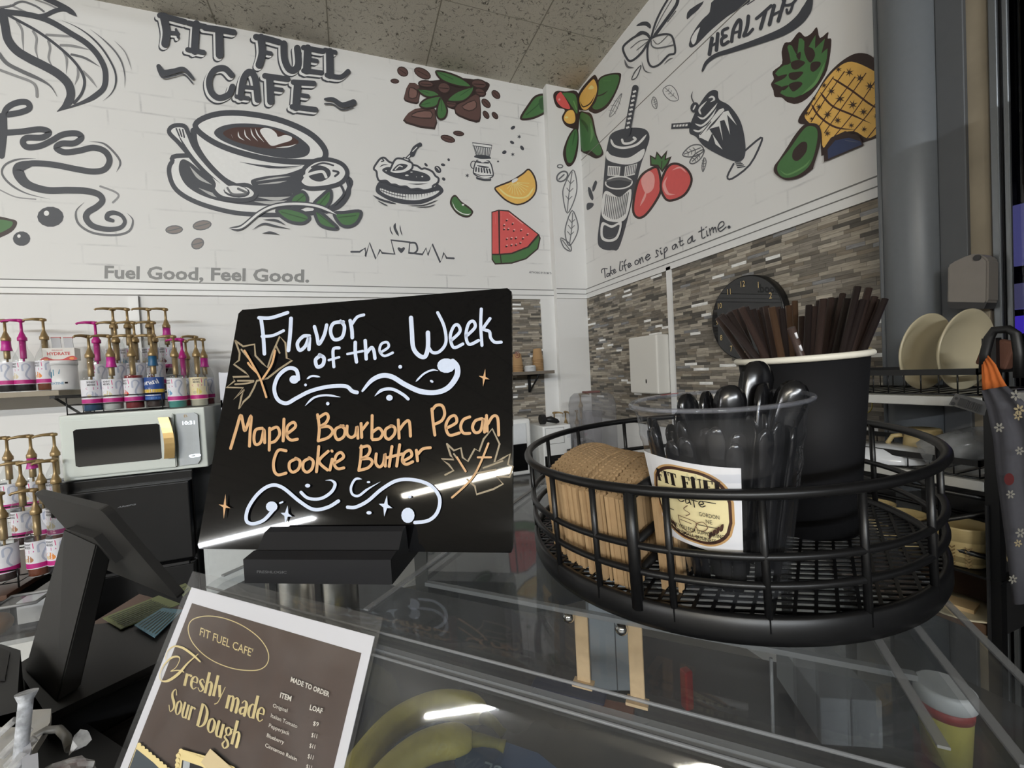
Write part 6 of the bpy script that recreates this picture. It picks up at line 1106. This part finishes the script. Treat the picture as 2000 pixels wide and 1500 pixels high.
slip('receipt', 'pale blue printed slip lying on the cash drawer', [(262,1222), (318,1188), (358,1192), (302,1246)], .990, mat('blue_slip', (120,160,176), .6), 'receipt', 7)
slip('receipt', 'small green folded slip behind the flyer corner', [(346,1146), (362,1140), (374,1150), (358,1166)], 1.0, mat('green_slip'), 'receipt', 2)
# card reader and small things at the left edge
t = thing('card_reader', 'black card terminal at the left picture edge', 'card reader', at(-30, 1330, z=.985)); bm = BM(); P = [at(x, y, z=1.03)-t.location for x, y in ((-80,1262), (2,1258), (40,1270), (30,1420), (-80,1420))]; prism(bm, P, (0,0,-.10)); obj('body', bm, TID, t); bm = BM(); prism(bm, [at(x, y, z=1.03)-t.location for x, y in ((-60,1272), (0,1268), (20,1276), (10,1330), (-60,1330))], (0,0,.003)); obj('keypad', bm, TIL, t)
pb = at(4, 1226, z=1.0); bm = BM(); bmesh.ops.create_uvsphere(bm, u_segments=24, v_segments=14, radius=.026); bmesh.ops.scale(bm, vec=(1,1,.8), verts=bm.verts); o = obj('bread_roll', bm, mat('brown_crust', (128,92,56), .7, var=.3, scale=60, bump=.3), loc=(pb.x-.012, pb.y, .986+.021), smooth=True); tag(o, 'round brown crusty object at the left edge above the card terminal', 'bread roll')
t = thing('square_jar', 'small clear square jar behind the till neck', 'jar', at(52, 1245, z=.985)); bm = BM(); box(bm, (0,0,.035), (.06,.05,.07), bev=.008); obj('glass', bm, clear('jar_clear', (.85,.86,.87), .08), t); bm = BM(); tube(bm, [V((.03*sx, .025*sy, .07)) for sx, sy in ((-1,-1),(1,-1),(1,1),(-1,1))], .003, 8, closed=True); obj('rim', bm, mat('grey_rim', (150,150,150), .3), t)
# wrapped cutlery and straws at the bottom left corner
WRP = clear('crinkled_film', (.8,.8,.8), .5, (.8,.8,.8), .1, hs=60); WPP = mat('napkin_white', (206,204,200), .7, bump=.3)
def stick(name, lab, cat, a, b, r, m, flatk=.4, grp=None):
    a, b = V(a), V(b); d = b-a; bm = BM(); box(bm, (0,0,d.length/2), (2*r, 2*r*flatk, d.length), bev=r*.3); o = obj(name, bm, m, loc=a); o.rotation_euler = d.to_track_quat('Z', 'Y').to_euler(); tag(o, lab, cat, grp)
    return o
bz = 1.06
bmb = BM(); prism(bmb, [at(x, y, z=.95)-at(60, 1500, z=.95) for x, y in ((-100,1420), (150,1400), (270,1480), (280,1700), (-100,1700))], (0,0,-.027)); o = obj('utensil_tray', bmb, BLK, loc=at(60, 1500, z=.95)); tag(o, 'black tray of wrapped cutlery at the bottom left corner', 'tray')
bm = BM(); a, b = at(36, 1520, z=1.02), at(52, 1352, z=1.1); tube(bm, [V((0,0,0)), (b-a)*.9, b-a], .006, 10, rs=[.006,.0062,.0095]); o = obj('wrapped_straw', bm, clear('straw_film', (.75,.76,.78), .7, (.8,.82,.86), .1, hs=80), loc=a); tag(o, 'upright film-wrapped white straw at the bottom left corner', 'straw')
pts = [(-60,1420), (0,1398), (40,1388), (100,1384), (98,1410), (60,1470), (30,1560), (-60,1560)]
c = at(20, 1470, z=1.03); bm = BM(); prism(bm, [at(x, y, z=1.03)-c for x, y in pts], (0,0,-.01)); o = obj('napkin_stack', bm, WPP, loc=c); tag(o, 'crumpled white napkins at the bottom left corner', 'napkins')
for i, q in enumerate(((-20,1450,30,1405), (0,1480,60,1420), (10,1500,70,1440), (-10,1540,50,1470))):
    a, b = at(q[0], q[1], z=1.035), at(q[2], q[3], z=1.05); stick('wrapped_fork', 'film-wrapped white fork lying on the crumpled napkins', 'fork', a, b, .005, WRP, .5, 'film wrapped forks on the napkins')
a = [at(x, y, z=1.03) for x, y in ((66,1440), (90,1426), (115,1424), (130,1440), (136,1462))]; bm = BM(); tube(bm, [q-a[0] for q in a], .0042, 10); o = obj('bag_handle', bm, mat('grey_plastic_handle', (120,118,114), .4), loc=a[0]); tag(o, 'curved grey plastic handle among the wrapped cutlery', 'handle')
c = at(52, 1480, z=1.05); bm = BM(); prism(bm, [at(x, y, z=1.05)-c for x, y in ((44,1462), (58,1444), (62,1460), (58,1475), (74,1470), (78,1560), (40,1560))], (0,0,-.012)); o = obj('wrapped_mint', bm, mat('white_wrapper', (214,216,226), .4), loc=c); tag(o, 'white glossy wrapper beside the upright straw', 'wrapper')
c = at(118, 1520, z=1.03); t = thing('candy', 'red candy in twisted clear wrapper at the bottom left', 'candy', c); bm = BM(); bmesh.ops.create_icosphere(bm, subdivisions=3, radius=.014); bmesh.ops.scale(bm, vec=(1.5,.9,.8), verts=bm.verts); bmesh.ops.rotate(bm, cent=(0,0,0), matrix=Matrix.Rotation(.5, 3, 'Z'), verts=bm.verts); obj('sweet', bm, mat('red_candy', (160,30,44), .25), t, smooth=True)
bm = BM(); rng = random.Random(3); bmesh.ops.create_icosphere(bm, subdivisions=3, radius=.0165); bmesh.ops.scale(bm, vec=(1.7,.9,.9), verts=bm.verts)
for v in bm.verts: v.co *= 1+rng.uniform(-.12, .12)
obj('wrapper', bm, WRP, t)
c = at(150, 1452, z=1.045); bm = BM(); bmesh.ops.create_cone(bm, segments=9, radius1=.003, radius2=.008, depth=.03, cap_ends=True)
for v in bm.verts: v.co += V((rng.uniform(-.003,.003), rng.uniform(-.003,.003), 0))
bmesh.ops.rotate(bm, cent=(0,0,0), matrix=Euler((.5,.7,0)).to_matrix(), verts=bm.verts); obj('wrapper_twist', bm, WRP, t, loc=V(c)-t.location)
# ================================================================== back counter and right side
t = thing('back_counter', 'glossy black back counter along the mosaic wall', 'counter', (1.02, 2.62, 0)); bm = BM(); box(bm, (0, -.03, .7475), (1.44, .64, .035), bev=.004); obj('worktop', bm, mat('black_worktop', raw=(.02,.02,.022), rough=.12), t); bm = BM(); box(bm, (0, -.02, .365), (1.4, .58, .73)); obj('cabinet', bm, mat('dark_cabinet', (60,62,62), .4), t)
CZ = .7655
# pod coffee machine
WMC = mat('appliance_white', (226,227,226), .28, var=.01)
t = thing('coffee_machine', 'slim white coffee machine with black front beside the letter board', 'coffee machine', (.965, 2.62, CZ)); bm = BM(); box(bm, (0,.02,.178), (.17,.24,.356), bev=.02); obj('body', bm, WMC, t)
bm = BM(); box(bm, (-.012,-.101,.265), (.125,.012,.13), bev=.005); obj('upper_panel', bm, mat('appliance_pale', (214,217,220), .2), t); bm = BM(); box(bm, (-.012,-.1015,.115), (.125,.012,.17), bev=.004); obj('dark_recess', bm, mat('recess_black', (12,12,13), .2), t)
# second machine with grey side and a black lid on it
t = thing('coffee_grinder', 'boxy white appliance with grey side behind the basket rim', 'appliance', (1.215, 2.6, CZ)); bm = BM(); box(bm, (0,0,.15), (.20,.24,.30), bev=.012); obj('body', bm, WMC, t); bm = BM(); box(bm, (.102,0,.15), (.006,.22,.27)); obj('side_plate', bm, mat('grey_side', (150,154,160), .4), t)
bm = BM(); box(bm, (-.02,-.122,.235), (.13,.006,.10), bev=.003); obj('front_panel', bm, WMC, t); bm = BM(); tube(bm, [(-.02-.065,-.1245,.185),(-.02-.065,-.1245,.285),(-.02+.065,-.1245,.285),(-.02+.065,-.1245,.185)], .0012, 6, closed=True); obj('panel_outline', bm, BLK, t); bm = BM(); box(bm, (.075,-.123,.245), (.022,.01,.06), bev=.004); obj('switch', bm, mat('appliance_pale'), t); bm = BM(); box(bm, (-.02,-.122,.06), (.15,.008,.10)); obj('dark_recess', bm, mat('recess_black'), t)
bm = BM(); tube(bm, [(0.05,-.15,.128),(.10,-.17,.138)], .016, 10); obj('handle', bm, BLK, t)
t = thing('portafilter', 'black tamper lying on top of the boxy white appliance', 'tamper', (1.19, 2.58, CZ+.302)); bm = BM(); bmesh.ops.create_cone(bm, segments=24, radius1=.033, radius2=.033, depth=.03, cap_ends=True, matrix=Matrix.Translation((-.03,0,.033)) @ Matrix.Rotation(pi/2, 4, 'Y')); obj('head', bm, BLK, t); bm = BM(); tube(bm, [(-.015,0,.03),(.03,0,.028),(.07,-.01,.012),(.085,-.01,.006)], .016, 10, rs=[.012,.022,.016,.006]); obj('grip', bm, BLK, t)
bm = BM(); box(bm, (0,0,.003), (.26,.2,.006), bev=.001); o = obj('bar_mat', bm, mat('rubber_mat', (28,28,30), .6), loc=(1.22, 2.40, CZ)); tag(o, 'flat black rubber mat on the back counter', 'mat')
G5 = 'pump bottles on the back counter'
for i, (px, py, Y, z) in enumerate(((1082,802,2.8,CZ), (1104,800,2.8,CZ), (1126,803,2.8,CZ))):
    bt(px, py, Y, z+.001, ['brown','amber','amber'][i], ['gold pump bottle behind the black tamper, leftmost of three', 'gold pump bottle behind the white appliance, middle of three', 'gold pump bottle nearest the clear blender cover'][i], fr='cake', rz=[2.4,1.5,1.2][i], grp=G5)
t = thing('riser_block', 'dark block under the tall pump bottle behind the blender cover', 'riser', (1.595, 2.82, CZ)); bm = BM(); box(bm, (0,0,.06), (.12,.12,.12), bev=.004); obj('block', bm, BLK, t)
bottle((1.585, 2.82, CZ+.121), 'brown', 'highest gold pump bottle, its pump peeking over the blender cover', fr='none', rz=2.6, grp=G5)
# blender under a clear cover
t = thing('blender', 'clear ribbed blender cover over a jug on the back counter', 'blender', (1.44, 2.42, CZ)); CVR = clear('smoky_cover', (.80,.80,.81), .12, (.75,.75,.77), .03, hs=8)
bm = BM(); pr_ = []
for r, z in ((.118,.03),(.122,.05),(.122,.42),(.112,.47),(.09,.495),(.0,.50)): pr_.append((r, z))
lathe(bm, pr_[:-1], 48, rib=lambda a, z: 1.0/max(abs(cos(a))**6+abs(sin(a))**6, 1e-6)**(1/6)*(1+.012*cos(a*16)), cap=True); obj('cover', bm, CVR, t)
bm = BM(); lathe(bm, [(.05,.14),(.058,.2),(.068,.38)], 8, cap=False); obj('jug', bm, clear('jug_clear', (.72,.72,.74), .15, (.7,.68,.7), .05), t); bm = BM(); lathe(bm, [(.10,0),(.10,.03),(.075,.1),(.07,.13)], 32); obj('motor_base', bm, BLK, t)
bm = BM(); box(bm, (0,0,.502), (.1,.06,.012), bev=.004); obj('lid_handle', bm, mat('brown_red_handle', (120,84,80), .4), t)
# wall shelf with cup stacks
sw = thing('wall_shelf', 'grey wood shelf on black bracket holding paper cup stacks', 'shelf', (1.08, 2.87, 1.408)); bm = BM(); box(bm, (0, 0, 0), (.56, .2, .022), bev=.002); obj('board', bm, mat('grey_wood', (112,104,94), .5, var=.2, scale=14), sw)
bm = BM(); box(bm, (.16, .0, -.018), (.022,.19,.012)); box(bm, (.16, .094, -.08), (.022,.012,.13)); tube(bm, [(.16,-.085,-.02),(.16,.09,-.14)], .007, 8); obj('bracket', bm, BLM, sw)
KC = mat('brown_paper_cup', (176,142,102), .6, var=.08)
def pcup_bm(r0, r1, h):
    bm = BM(); lathe(bm, [(r0-.003, .004), (r0, 0), (r1, h), (r1+.003, h+.001), (r1+.003, h+.005), (r1-.002, h+.004), (r0-.003, .004)], 28, cap=False); bmesh.ops.rotate(bm, cent=(0,0,0), matrix=Matrix.Rotation(pi, 3, 'X'), verts=bm.verts); bmesh.ops.translate(bm, vec=(0,0,h+.005), verts=bm.verts); bm.faces.new([v for v in sorted(bm.verts, key=lambda v: -v.co.z)[:0]]) if False else None; return bm
def pcup2(r0, r1, h):
    bm = BM(); lathe(bm, [(r1-.001, .0045), (r1+.003, .004), (r1+.003, 0), (r1, 0), (r0, h-.001), (r0-.002, h)], 28); return bm
k0 = None
def stack(x, y, z, n, step, r0, r1, h, m, lab, cat, grp, name):
    src = None
    for i in range(n):
        if src is None: src = obj(name, pcup2(r0, r1, h), m); o = src
        else: o = src.copy(); COL.objects.link(o)
        o.location = (x, y, z+i*step); tag(o, lab if i < n-1 else lab.replace('nested in', 'on top of'), cat, grp)
CSZ = 1.4195
for px, Y, n, lab, g in ((1010, 2.83, 5, 'brown paper cup nested in the upturned stack beside the letter board', 'cups in the stack beside the letter board'), (1050, 2.87, 8, 'brown paper cup nested in the tall upturned stack at the shelf end', 'cups in the stack at the shelf end')):
    stack(at(px, 700, y=Y).x, Y, CSZ, n, .0115, .029, .0385, .082, KC, lab, 'paper cup', g, 'paper_cup')
p = Paint(lambda u, v: (lambda a: (V((.0345*cos(a), .0345*sin(a), .1-.05*v/100)), V((cos(a), sin(a), 0))))(-pi/2-.3+(u-50)/100*1.2), base=.0014); p.ring((50,50), 40, 8, mat('cup_print', (120,50,40), .5), 40); p.text('ES', (32,62), (66,62), 36, mat('cup_print'), bold=.03); o = p.done('printed_mark'); o.location = (at(1010, 700, y=2.83).x, 2.83, CSZ+.0)
top = [x for x in COL.objects if x.name.startswith('paper_cup') and x.type == 'MESH' and x.get('group') == 'cups in the stack beside the letter board'][-1]; o.parent = top; o.matrix_parent_inverse = Matrix.Translation(-top.location); o.location.z = CSZ+.045
stack(at(1035, 712, y=2.8).x, 2.80, CSZ, 6, .0055, .037, .039, .014, mat('frosted_lid', (206,208,210), .4), 'frosted plastic portion cup nested in the low stack between the paper cups', 'cup', 'portion cups between the paper cup stacks', 'portion_cup')
# paper towel dispenser
t = thing('towel_dispenser', 'white paper towel dispenser on the mosaic wall', 'dispenser', (XR-.0105, 2.149, 1.25)); bm = BM(); box(bm, (-.047,0,.173), (.094,.266,.346), bev=.014); obj('housing', bm, mat('dispenser_white', (222,220,214), .22, var=.01), t); bm = BM(); lathe(bm, [(.006,0),(.006,.002)], 16); bmesh.ops.scale(bm, vec=(.7,2.2,1), verts=bm.verts); bmesh.ops.rotate(bm, cent=(0,0,0), matrix=Euler((pi/2,0,-pi/2)).to_matrix(), verts=bm.verts); bmesh.ops.translate(bm, vec=(-.0945,-.03,.075), verts=bm.verts); obj('level_window', bm, mat('recess_black'), t)
# wall clock
XC = 1.70; cc = at(1455, 621, x=XC); ck = thing('wall_clock', 'round black wall clock with gold numerals behind the straws', 'clock', (XC, cc.y, cc.z)); CR = .192
bm = BM(); lathe(bm, [(CR,0),(CR,.035),(CR-.003,.038),(CR-.006,.0385),(CR-.007,.036)], 72); bmesh.ops.rotate(bm, cent=(0,0,0), matrix=Matrix.Rotation(-pi/2, 3, 'Y'), verts=bm.verts); bmesh.ops.translate(bm, vec=(XR-.011-XC-.0,0,0), verts=bm.verts); obj('case', bm, BLM, ck)
bm = BM(); lathe(bm, [(CR-.006,0),(CR-.006,.001)], 72); bmesh.ops.rotate(bm, cent=(0,0,0), matrix=Matrix.Rotation(-pi/2, 3, 'Y'), verts=bm.verts); bmesh.ops.translate(bm, vec=(-.0025,0,0), verts=bm.verts); obj('dial_glass', bm, mat('clock_glass', raw=(.012,.012,.013), rough=.02, var=0, spec=.6), ck)
p = Paint(lambda y, z: (V((-.0035, y, z)), V((-1,0,0))), base=.0006); NG = mat('gold_numeral', (224,196,140), .3, .4)
for h in range(1, 13):
    a = 2*pi*h/12; y, z = -.155*sin(a), .155*cos(a); s = str(h); w_ = .011*len(s)
    gw = glyphs(s)[2]; w_ = (gw[1]-gw[0])*.015; p.text(s, (y+w_, z-.013), (y-w_, z-.013), .028, NG, up=(0,1))
p.done('numerals', ck)
for nm, a, L in (('hour_hand', 4.1, .085), ('minute_hand', 4.6, .12)): bm = BM(); tube(bm, [(-.006,0,0),(-.006,-L*sin(a),L*cos(a))], .0025, 6); obj(nm, bm, NG, ck)
bm = BM(); tube(bm, [V((0, .022*cos(a), .03*sin(a))) for a in [2*pi*i/20 for i in range(20)]], .002, 6, closed=True); q = at(1690, 790, x=1.72); o = obj('key_ring', bm, mat('yellow_cord', (206,186,90), .5), loc=q); tag(o, 'yellow ring hanging on the mosaic wall behind the black cup', 'ring')
q = at(1692, 712, x=1.72); bm = BM(); box(bm, (0,0,0), (.006,.018,.12), rot=(.15,0,0)); o = obj('lanyard', bm, mat('yellow_cord'), loc=q); tag(o, 'pale yellow strap hanging behind the right edge of the black cup', 'strap')
# ------------------------------------------------------------------ dish shelf by the column
SX0, SX1 = 1.27, 1.60; sh = thing('dish_shelf', 'black metal dish shelf unit with white trays by the column', 'shelf unit', (1.43, .74, 0)); SY0, SY1 = .515, .98
WTR = mat('white_tray', (188,188,184), .4)
for z in (1.302, 1.118, .80):
    bm = BM(); box(bm, ((SX0+SX1)/2-1.43, (SY0+SY1)/2-.74, z), (SX1-SX0, SY1-SY0, .022), bev=.003); obj('tray', bm, WTR if z > .9 else mat('brown_board', (92,70,54), .5, var=.3, scale=12), sh)
for x in (SX0+.012, SX1-.012):
    for y in (SY0-.012, SY1+.012): bm = BM(); box(bm, (x-1.43, y-.74, .72), (.022,.022,1.44)); obj('leg', bm, BLM, sh)
bm = BM()
for z in (1.09, .96, .79):
    for x in (SX0+.012, SX1-.012): tube(bm, [(x-1.43, SY0-.74-.01, z), (x-1.43, SY1-.74+.01, z)], .006, 6)
tube(bm, [(SX0+.012-1.43, SY0-.74, 1.06), (SX0+.012-1.43, SY1-.74, .82)], .006, 6); obj('brace', bm, BLM, sh)
bm = BM(); box(bm, (0, SY0-.745, .93), (SX1-SX0, .004, .3)); box(bm, (SX1-1.432, 0, .95), (.004, SY1-SY0, .34)); obj('dark_panel', bm, mat('dark_panel_grey', (30,30,31), .6), sh)
def wire_tray(name, lab, x0, x1, y0, y1, z0, z1, nw):
    t = thing(name, lab, 'dish rack', ((x0+x1)/2, (y0+y1)/2, z0)); hx, hy = (x1-x0)/2, (y1-y0)/2; h = z1-z0
    bm = BM(); P = [V((sx*hx, sy*hy, h)) for sx, sy in ((-1,-1),(1,-1),(1,1),(-1,1))]
    for a, b in zip(P, P[1:]+P[:1]): d = b-a; box(bm, (a+b)/2-V((0,0,.006)), (abs(d.x)+.004, abs(d.y)+.004, .014))
    obj('rail', bm, BLM, t); bm = BM()
    for i in range(nw+1):
        y = -hy+2*hy*i/nw; tube(bm, [(-hx, y, h), (-hx, y, .004), (hx, y, .004), (hx, y, h)], .0016, 6)
    tube(bm, [p-V((0,0,h-.004)) for p in P], .0025, 6, closed=True); obj('wire', bm, BLM, t); return t
wire_tray('wire_dish_rack', 'black wire dish rack holding two cream plates on the top tray', SX0+.01, SX1-.05, SY0+.01, SY1-.02, 1.3135, 1.375, 13)
wire_tray('wire_dish_rack', 'black wire dish rack on the middle tray with upturned crockery', SX0+.01, SX1-.05, SY0+.01, SY1-.02, 1.1295, 1.172, 10)
CRM = mat('cream_glaze', (200,190,162), .25, var=.06, scale=10); CRB = mat('cream_stoneware', (196,176,128), .35, var=.1, scale=40)
for i, (px, py, R1) in enumerate(((1802, 676, .098), (1878, 676, .098))):
    c = at(px, py, x=1.42); bm = BM(); lathe(bm, [(.0,-.020),(.05,-.020),(.075,-.008),(R1,.008),(R1+.002,.011),(R1-.001,.0125),(.07,-.003),(.05,-.0145),(.0,-.0155)], 56, cap=False); bmesh.ops.rotate(bm, cent=(0,0,0), matrix=Euler((pi/2+.12,0,-.1)).to_matrix(), verts=bm.verts)
    o = obj('plate', bm, CRM, loc=(1.42, c.y, 1.319+.100), smooth=True); tag(o, ['cream plate standing in the wire rack, left one', 'cream plate standing in the wire rack, right one nearer the towel'][i], 'plate', 'plates in the wire rack')
def mug(px, py, X, z, lab, up, rz=0):
    q = at(px, py, x=X); t = thing('mug', lab, 'mug', (X, q.y, z), (pi if up else 0, 0, rz), 'ribbed cream mugs on the dish shelf'); H = .082
    if up: t.location.z = z+H
    bm = BM(); lathe(bm, [(.0,.003),(.034,.0),(.037,.004),(.041,.052),(.041,.054),(.043,.055),(.043,.078),(.0445,.082),(.041,.081),(.038,.01),(.0,.008)], 48, cap=False, rib=lambda a, z_: 1+(.028*abs(cos(a*14)) if .0545 < z_ < .079 else .006*cos(a*30))); obj('body', bm, CRB, t, smooth=False)
    bm = BM(); tube(bm, [(.040,0,.062),(.062,0,.060),(.070,0,.042),(.060,0,.024),(.040,0,.02)], .006, 10); obj('handle', bm, CRB, t); return t
mug(1803, 862, 1.40, 1.135, 'upturned cream ribbed mug on the middle tray beside the glass jug', True, 2.0)
mug(1710, 985, 1.36, .8115, 'cream ribbed mug seen through the basket wires, left', False, 2.5); mug(1768, 1010, 1.33, .8115, 'cream ribbed mug seen through the basket wires, right', False, 2.5)
st = thing('mug_stand', 'low black stand raising the cream mugs on the bottom board', 'stand', (1.37, .66, .8115)); bm = BM(); box(bm, (-.02,.0,.105), (.16,.34,.006)); [box(bm, (x,y,.051), (.008,.008,.102)) for x in (-.08,.04) for y in (-.15,.15)]; obj('top', bm, BLM, st)
for o_ in [o for o in COL.objects if o.name.startswith('mug') and o.get('category') == 'mug' and 'through the basket' in o['label']]: o_.location.z = .9205
mg = mug(1880, 1060, 1.32, .9205, 'cream mug with herringbone pattern and black spoon rest at the shelf end', False, -1.2); mg.scale = (1.12,1.12,1.12)
p = Paint(lambda a, z: (V((.0418*cos(a), .0418*sin(a), z)), V((cos(a), sin(a), 0))), base=.0005); HB = mat('herringbone_brown', (120,98,60), .5)
for a0 in (-3.0, -2.45, -1.9, -1.35):
    for k in range(6): p.line([(a0-.12, .01+.007*k), (a0, .005+.007*k), (a0+.12, .01+.007*k)], .003 if False else .0035, HB, smooth=False)
p.done('pattern', mg)
t = thing('white_dish', 'upturned white dish on the middle tray behind the basket wires', 'dish', (1.34, at(1735, 890, x=1.34).y, 1.135)); bm = BM(); lathe(bm, [(.085,0),(.088,.003),(.080,.018),(.066,.036),(.0,.040)], 48, cap=False); obj('bowl', bm, mat('white_glaze', (222,226,232), .2), t, smooth=True)
t = thing('glass_jug', 'clear jug with orange band lying over the middle tray', 'jug', at(1878, 872, x=1.33), (.0, 1.15, -1.2)); bm = BM(); lathe(bm, [(.034,-.07),(.038,-.06),(.038,.03),(.028,.06),(.024,.075)], 36, cap=False); obj('glass', bm, clear('jug_frosted', (.62,.63,.64), .35, (.6,.62,.64), .06), t, smooth=True); bm = BM(); lathe(bm, [(.026,.06),(.0285,.062),(.0265,.078),(.02,.085)], 30); obj('lid', bm, mat('orange_plastic', (190,110,52), .4), t)
bm = BM(); lathe(bm, [(.0,.0),(.05,.0),(.07,.008),(.07,.010),(.05,.004),(.0,.003)], 40, cap=False); o = obj('saucer', bm, CRM, loc=at(1872, 1122, x=1.30), smooth=True); tag(o, 'cream saucer on the bottom board under the herringbone mug', 'saucer'); o.location.z = .8115; 
bm = BM(); box(bm, (0,0,.006), (.05,.10,.012), rot=(0,0,.2)); o = obj('cutting_board', bm, mat('light_board', (190,164,124), .5, var=.15, scale=20), loc=(1.31, .60, .8115)); tag(o, 'pale wooden board end low on the dish shelf', 'board')
# printed card, towel, loop, soap dispenser, switch plate
P = [at(x, y, x=1.235) for x, y in ((1853,790), (1866,768), (1930,786), (1922,812))]; t = thing('printed_card', 'grey printed card hanging under the top tray', 'card', P[0]); bm = BM(); prism(bm, [q-P[0] for q in P], (.0015,0,0)); obj('card', bm, mat('grey_card', (96,96,96), .6), t)
p = Paint(plane_map((1.2345,0,0), (-1,0,0)), base=.0008); CK = mat('recess_black'); p.dot((1862,788), 4, CK, 3.4); p.dot((1868,778), 3.2, CK, 2.8); p.fill([(1876,777),(1892,781),(1886,797),(1870,791)], CK, smooth=False)
for k in range(7): p.line([(1894+k*4.2, 783+k*1.2), (1888+k*4.2, 797+k*1.5)], 2.2, CK, cap=False)
o = p.done('print'); o.parent = t; o.matrix_parent_inverse = Matrix.Translation(-t.location)
def cloth(name, rows, X, m, parent, amp=.006, nf=3):
    bm = BM(); n = 14; R = []
    for j, (l, r, y) in enumerate(rows):
        row = []
        for i in range(n+1):
            u = i/n; q = at(l+(r-l)*u, y if not isinstance(y, tuple) else y[0]+(y[1]-y[0])*u, x=X); q.x += amp*sin(u*nf*2*pi+j*.5); row.append(bm.verts.new(q-parent.location))
        R.append(row)
    for a, b in zip(R, R[1:]):
        for i in range(n): bm.faces.new((a[i], a[i+1], b[i+1], b[i]))
    o = obj(name, bm, m, parent, smooth=True); s = o.modifiers.new('t', 'SOLIDIFY'); s.thickness = .002; return o
tw = thing('tea_towel', 'orange and dark floral towel hanging at the right edge', 'towel', at(1940, 760, x=1.17)); OR_ = mat('orange_cloth', (196,104,44), .85, bump=.2); FL = mat('floral_cloth', (74,74,81), .85, var=.12, scale=90)
cloth('orange_hem', [(1918,1930,(712,694)), (1917,1945,(728,712)), (1917,1957,(745,738)), (1918,1966,(762,754))], 1.17, OR_, tw, .0012)
cloth('floral_fabric', [(1917,1968,(762,754)), (1927,2010,(800,795)), (1938,2040,(860,850)), (1944,2050,(930,930)), (1955,2060,(1010,1010)), (1966,2060,(1090,1090)), (1978,2060,(1180,1180))], 1.17, FL, tw, .004, 2)
p = Paint(plane_map((1.158,0,0), (-1,0,0)), base=.0008); FW = mat('flower_white', (150,148,140), .8); FC = mat('flower_cream', (170,156,124), .8)
for x, y, r, mt in ((1952,835,10,FW), (1985,772,11,FW), (1992,800,11,FC), (1990,812,9,FC), (1976,965,9,FW), (1994,880,9,FW), (1996,1040,10,FW), (1992,1060,8,FC), (1982,1130,9,FW)):
    for k in range(6): a = k*pi/3+x; p.dot((x+r*.6*cos(a), y+r*.6*sin(a)), r*.42, mt, r*.22, a, 8)
p.dot((1975,935), 10, mat('flower_red', (96,34,36), .8), 12); o = p.done('flowers'); o.parent = tw; o.matrix_parent_inverse = Matrix.Translation(-tw.location)
Q = [at(x, y, x=1.2) for x, y in ((1922,728),(1924,690),(1932,660),(1942,645),(1970,643),(1984,652),(1990,690),(1990,738))]; bm = BM(); c = Q[3]; tube(bm, [q-c for q in Q], .008, 10); o = obj('loop_handle', bm, BLK, loc=c); tag(o, 'black loop handle standing behind the towel', 'handle')
bm = BM(); a = at(1950, 690, x=1.3); box(bm, (0,0,0), (.03,.05,.06), rot=(.3,0,0), bev=.006); o = obj('sponge', bm, mat('orange_sponge', (96,62,48), .8, bump=.3), loc=a); tag(o, 'dull orange sponge seen through the black loop handle', 'sponge')
P = [at(x, y, x=1.585) for x, y in ((1849,592),(1850,520),(1858,513),(1888,499),(1903,495),(1920,499),(1930,508),(1929,588),(1924,594))]; t = thing('soap_dispenser', 'grey soap dispenser with slanted top on the corner post', 'dispenser', P[0]); bm = BM(); prism(bm, [q-P[0] for q in P], (.054,0,0)); bmesh.ops.bevel(bm, geom=list(bm.edges), offset=.004, segments=2, affect='EDGES'); obj('cover', bm, mat('warm_grey_plastic', (128,122,116), .4), t)
P2 = [at(x, y, x=1.588) for x, y in ((1849,590),(1928,590),(1922,603),(1856,603))]; bm = BM(); prism(bm, [q-P[0] for q in P2], (.05,0,0)); obj('base', bm, mat('dark_grey_plastic', (44,43,44), .4), t)
bm = BM(); q = at(1908, 499, x=1.583); lathe(bm, [(.008,0),(.008,.003)], 16); bmesh.ops.rotate(bm, cent=(0,0,0), matrix=Matrix.Rotation(-pi/2, 3, 'Y'), verts=bm.verts); bmesh.ops.translate(bm, vec=q-P[0]+V((.002,0,-.006)), verts=bm.verts); obj('button', bm, mat('dark_grey_plastic'), t)
q0, q1 = at(1897, 602, x=1.645), at(1936, 648, x=1.645); t = thing('switch_plate', 'beige square plate with round knob under the soap dispenser', 'switch', (1.645, (q0.y+q1.y)/2, (q0.z+q1.z)/2)); bm = BM(); box(bm, (.002,0,0), (.012, abs(q0.y-q1.y), abs(q0.z-q1.z)), bev=.002); obj('plate', bm, mat('weathered_beige'), t); bm = BM(); lathe(bm, [(.018,0),(.016,.012)], 24); bmesh.ops.rotate(bm, cent=(0,0,0), matrix=Matrix.Rotation(-pi/2, 3, 'Y'), verts=bm.verts); bmesh.ops.translate(bm, vec=(-.004,0,-.006), verts=bm.verts); obj('knob', bm, mat('grey_knob', (96,92,84), .5), t)
# unseen cooler added just behind the camera to shade the column
t = thing('shade_blocker', 'unseen tall black cooler standing right of the counter behind the camera', 'blocker', (1.28, -.68, 0)); bm = BM(); box(bm, (0,0,1.12), (.8,.5,2.24), bev=.01); obj('cabinet', bm, BLK, t)
